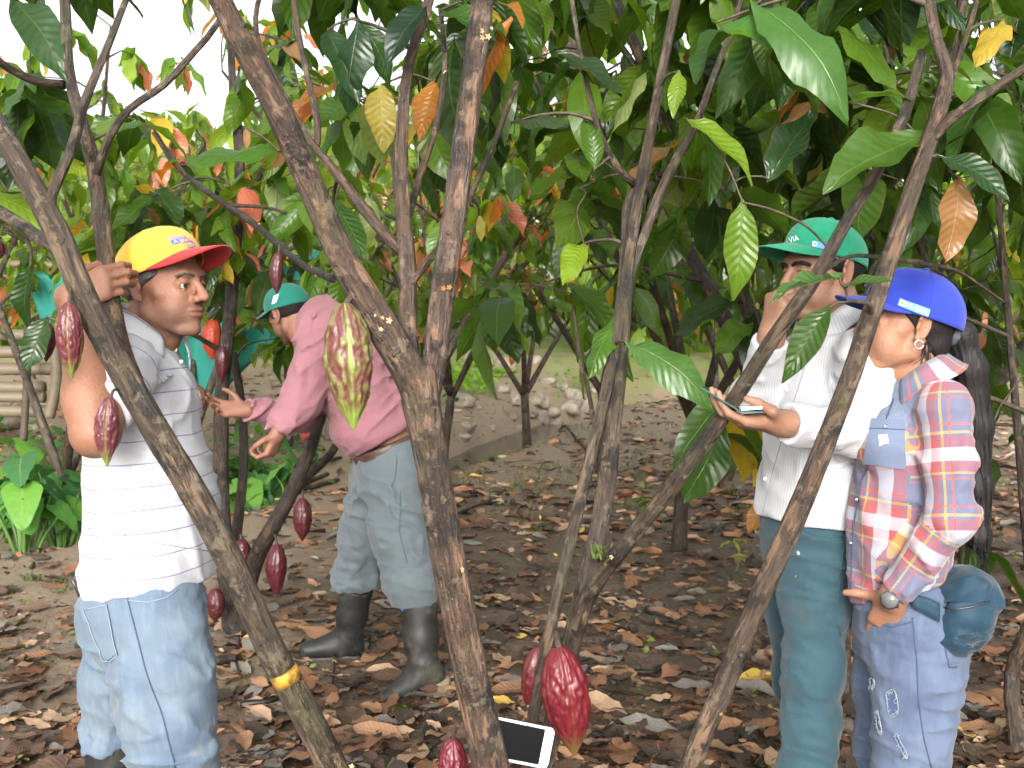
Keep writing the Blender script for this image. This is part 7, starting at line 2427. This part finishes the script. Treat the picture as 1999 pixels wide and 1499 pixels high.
def tuft_geo(c, n_, h, sp, sr):
    out = []
    for k in range(n_):
        a = sr.uniform(0, 6.28)
        q = c + A(sr.gauss(0, sp * .4), sr.gauss(0, sp * .4), 0)
        e = q + A(math.cos(a) * sp, math.sin(a) * sp, h * sr.uniform(.5, 1))
        m = (q + e) / 2 + A(0, 0, h * .25)
        w = unit(np.cross(e - q, (0, 0, 1))) * .0022
        out.append((np.array([q - w, q + w, m + w * .8, m - w * .8, e, e]), np.array([(0, 1, 2, 3), (3, 2, 4, 5)])))
    return out
gr = []
sr = random.Random(9)
for px, py, n_, h, sp in ((1440, 965, 90, .07, .05), (1450, 1010, 60, .06, .05), (1430, 905, 50, .05, .05), (1185, 1075, 0, 0, 0), (1230, 1000, 40, .05, .04), (1030, 1030, 40, .04, .05), (1440, 1000, 40, .05, .06), (20, 1150, 50, .04, .06), (60, 1135, 60, .05, .06), (120, 1140, 50, .04, .06), (1110, 1440, 25, .05, .03), (1025, 1390, 20, .05, .02), (560, 975, 60, .06, .1), (620, 960, 60, .05, .1)):
    for q in range(2 if n_ else 0):
        g = ground_at(px + sr.gauss(0, 12), py + sr.gauss(0, 6))
        gr += tuft_geo(g, n_ // 2, h, sp, sr)
for k in range(1500):                                  # short growth on the path and the banks
    d = sr.uniform(9, 22)
    x = sr.uniform(-.3, .12) * d
    if float(vnoise(np.array([x * .9, d * .9, 0]), 8)) < .05: continue
    g = A(x, d, float(ground_z(x, d)))
    if stream_dist(x, d)[0] < .6: continue
    gr += tuft_geo(g, 4, .10, .06, sr)
V0, F0 = join(gr)
t_ = NT('grass'); t_.bsdf(t_.mix(t_.noise(4, 2, vec=t_.coord()), (.05, .09, .018), (.12, .16, .035)), .6)
tag(add('grass', mesh_from('grass', V0, F0, t_.m)), 'short green grass on path and banks', 'grass', kind='stuff')
ep = thing('grass_tuft', 'small green grass tuft growing in the crotch of the grey stems', 'grass tuft', loc=tuple(at(1180, 1085, 2.56)))
V0, F0 = join(tuft_geo(at(1182, 1088, 2.55), 46, .035, .05, sr))
put('blades', mesh_from('blades', V0, F0, t_.m), ep)
# low bright weeds on the far bank
cov = []
CV, CF, CU, CC, off = [], [], [], [], 0
def cover(n_, box, L, cols, zr=(.02, .30), lowgeo=True):
    global off
    for k in range(n_):
        x, y = sr.uniform(box[0], box[1]), sr.uniform(box[2], box[3])
        g = ground_at(x, y) if n_ < 400 else None
        q = g + A(0, 0, sr.uniform(*zr))
        V, F, uv = LEAVES_LOW[sr.randrange(4)]
        M3 = leaf_matrix(A(sr.gauss(0, 1), sr.gauss(0, 1), sr.gauss(.1, .4)), A(sr.gauss(0, .3), sr.gauss(-.2, .3), 1))
        CV.append((V * sr.uniform(*L) * A(1, 1.4, 1)) @ M3.T + q)
        CF.append(F + off)
        CU.append(uv)
        c = sr.choice(cols)
        CC.append(np.tile(c, (len(V), 1)))
        off += len(V)
BR = [(.20, .40, .045), (.15, .33, .04), (.26, .45, .06)]
cover(260, (868, 960, 715, 775), (.10, .2), BR)
cover(130, (940, 1010, 715, 740), (.08, .16), BR, (.0, .12))
cover(160, (1085, 1185, 730, 775), (.06, .14), [(.10, .24, .04), (.16, .3, .05)], (.0, .12))
cover(200, (430, 640, 840, 960), (.08, .16), [(.05, .15, .03), (.10, .25, .04)], (.0, .25))
cover(160, (430, 520, 920, 1000), (.08, .16), [(.05, .15, .03), (.08, .2, .03)], (.0, .2))
cover(120, (0, 170, 860, 1000), (.10, .2), [(.05, .15, .03), (.10, .25, .04)], (.0, .25))
tag(add('ground_cover', mesh_from('ground_cover', np.vstack(CV), np.vstack(CF), M_LEAF, uv=np.vstack(CU), col=np.vstack(CC)), color=(1, 1, 1)), 'low bright green weeds along the stream bank', 'weeds', kind='stuff')
# roots behind the pink man
for k, pts in enumerate((((430, 985), (500, 955), (560, 960), (640, 930)), ((440, 1000), (510, 985), (590, 965), (660, 945)), ((520, 950), (560, 930), (620, 915), (665, 905)))):
    q = np.array([ground_at(*p_) + A(0, 0, .03 + .02 * k) for p_ in pts])
    tag(put('exposed_root', tube_mesh('exposed_root', q, [.03, .035, .03, .02], M_BARK, 9, bark=.12, seed=k), None, color=(.7, .66, .62)), ['thick exposed root snaking over the bank behind the pink man', 'lower exposed root running toward the pink man', 'upper exposed root on the bank above the others'][k], 'root', 'roots on the bank')
# far wood that closes the view
WV_, WF_, WU_, WC_, off2 = [], [], [], [], 0
wr_ = random.Random(21)
for k in range(15000):
    y = wr_.uniform(25, 44)
    x = wr_.uniform(-.62, .62) * y
    zmax = 5.8 + 1.6 * float(vnoise(np.array([x * .35, y * .2, 0]), 4)) 
    z = float(.03 * max(0, y - 22)) + zmax * wr_.random() ** .8 + .2
    if abs(x + .9) < 2.6 and z < 1.9 and y < 40: continue
    V, F, uv = LEAVES_LOW[wr_.randrange(4)]
    M3 = leaf_matrix(A(wr_.gauss(0, 1), wr_.gauss(0, 1), wr_.gauss(-.5, .5)), A(wr_.gauss(0, .5), wr_.gauss(-.2, .5), 1))
    WV_.append((V * wr_.uniform(.5, .95)) @ M3.T + A(x, y, z))
    WF_.append(F + off2)
    WU_.append(uv)
    WC_.append(np.tile(leaf_color(wr_, 2.9, .06, .05), (len(V), 1)))
    off2 += len(V)
tag(add('far_woodland', mesh_from('far_woodland', np.vstack(WV_), np.vstack(WF_), M_LEAF, uv=np.vstack(WU_), col=np.vstack(WC_)), color=(1, 1, 1)), 'bright green mass of foliage closing the view behind the plantation', 'woodland', kind='stuff')

# ------------------------------------------------------------------ people
man_yellow()
man_pen()
woman()
man_pink()
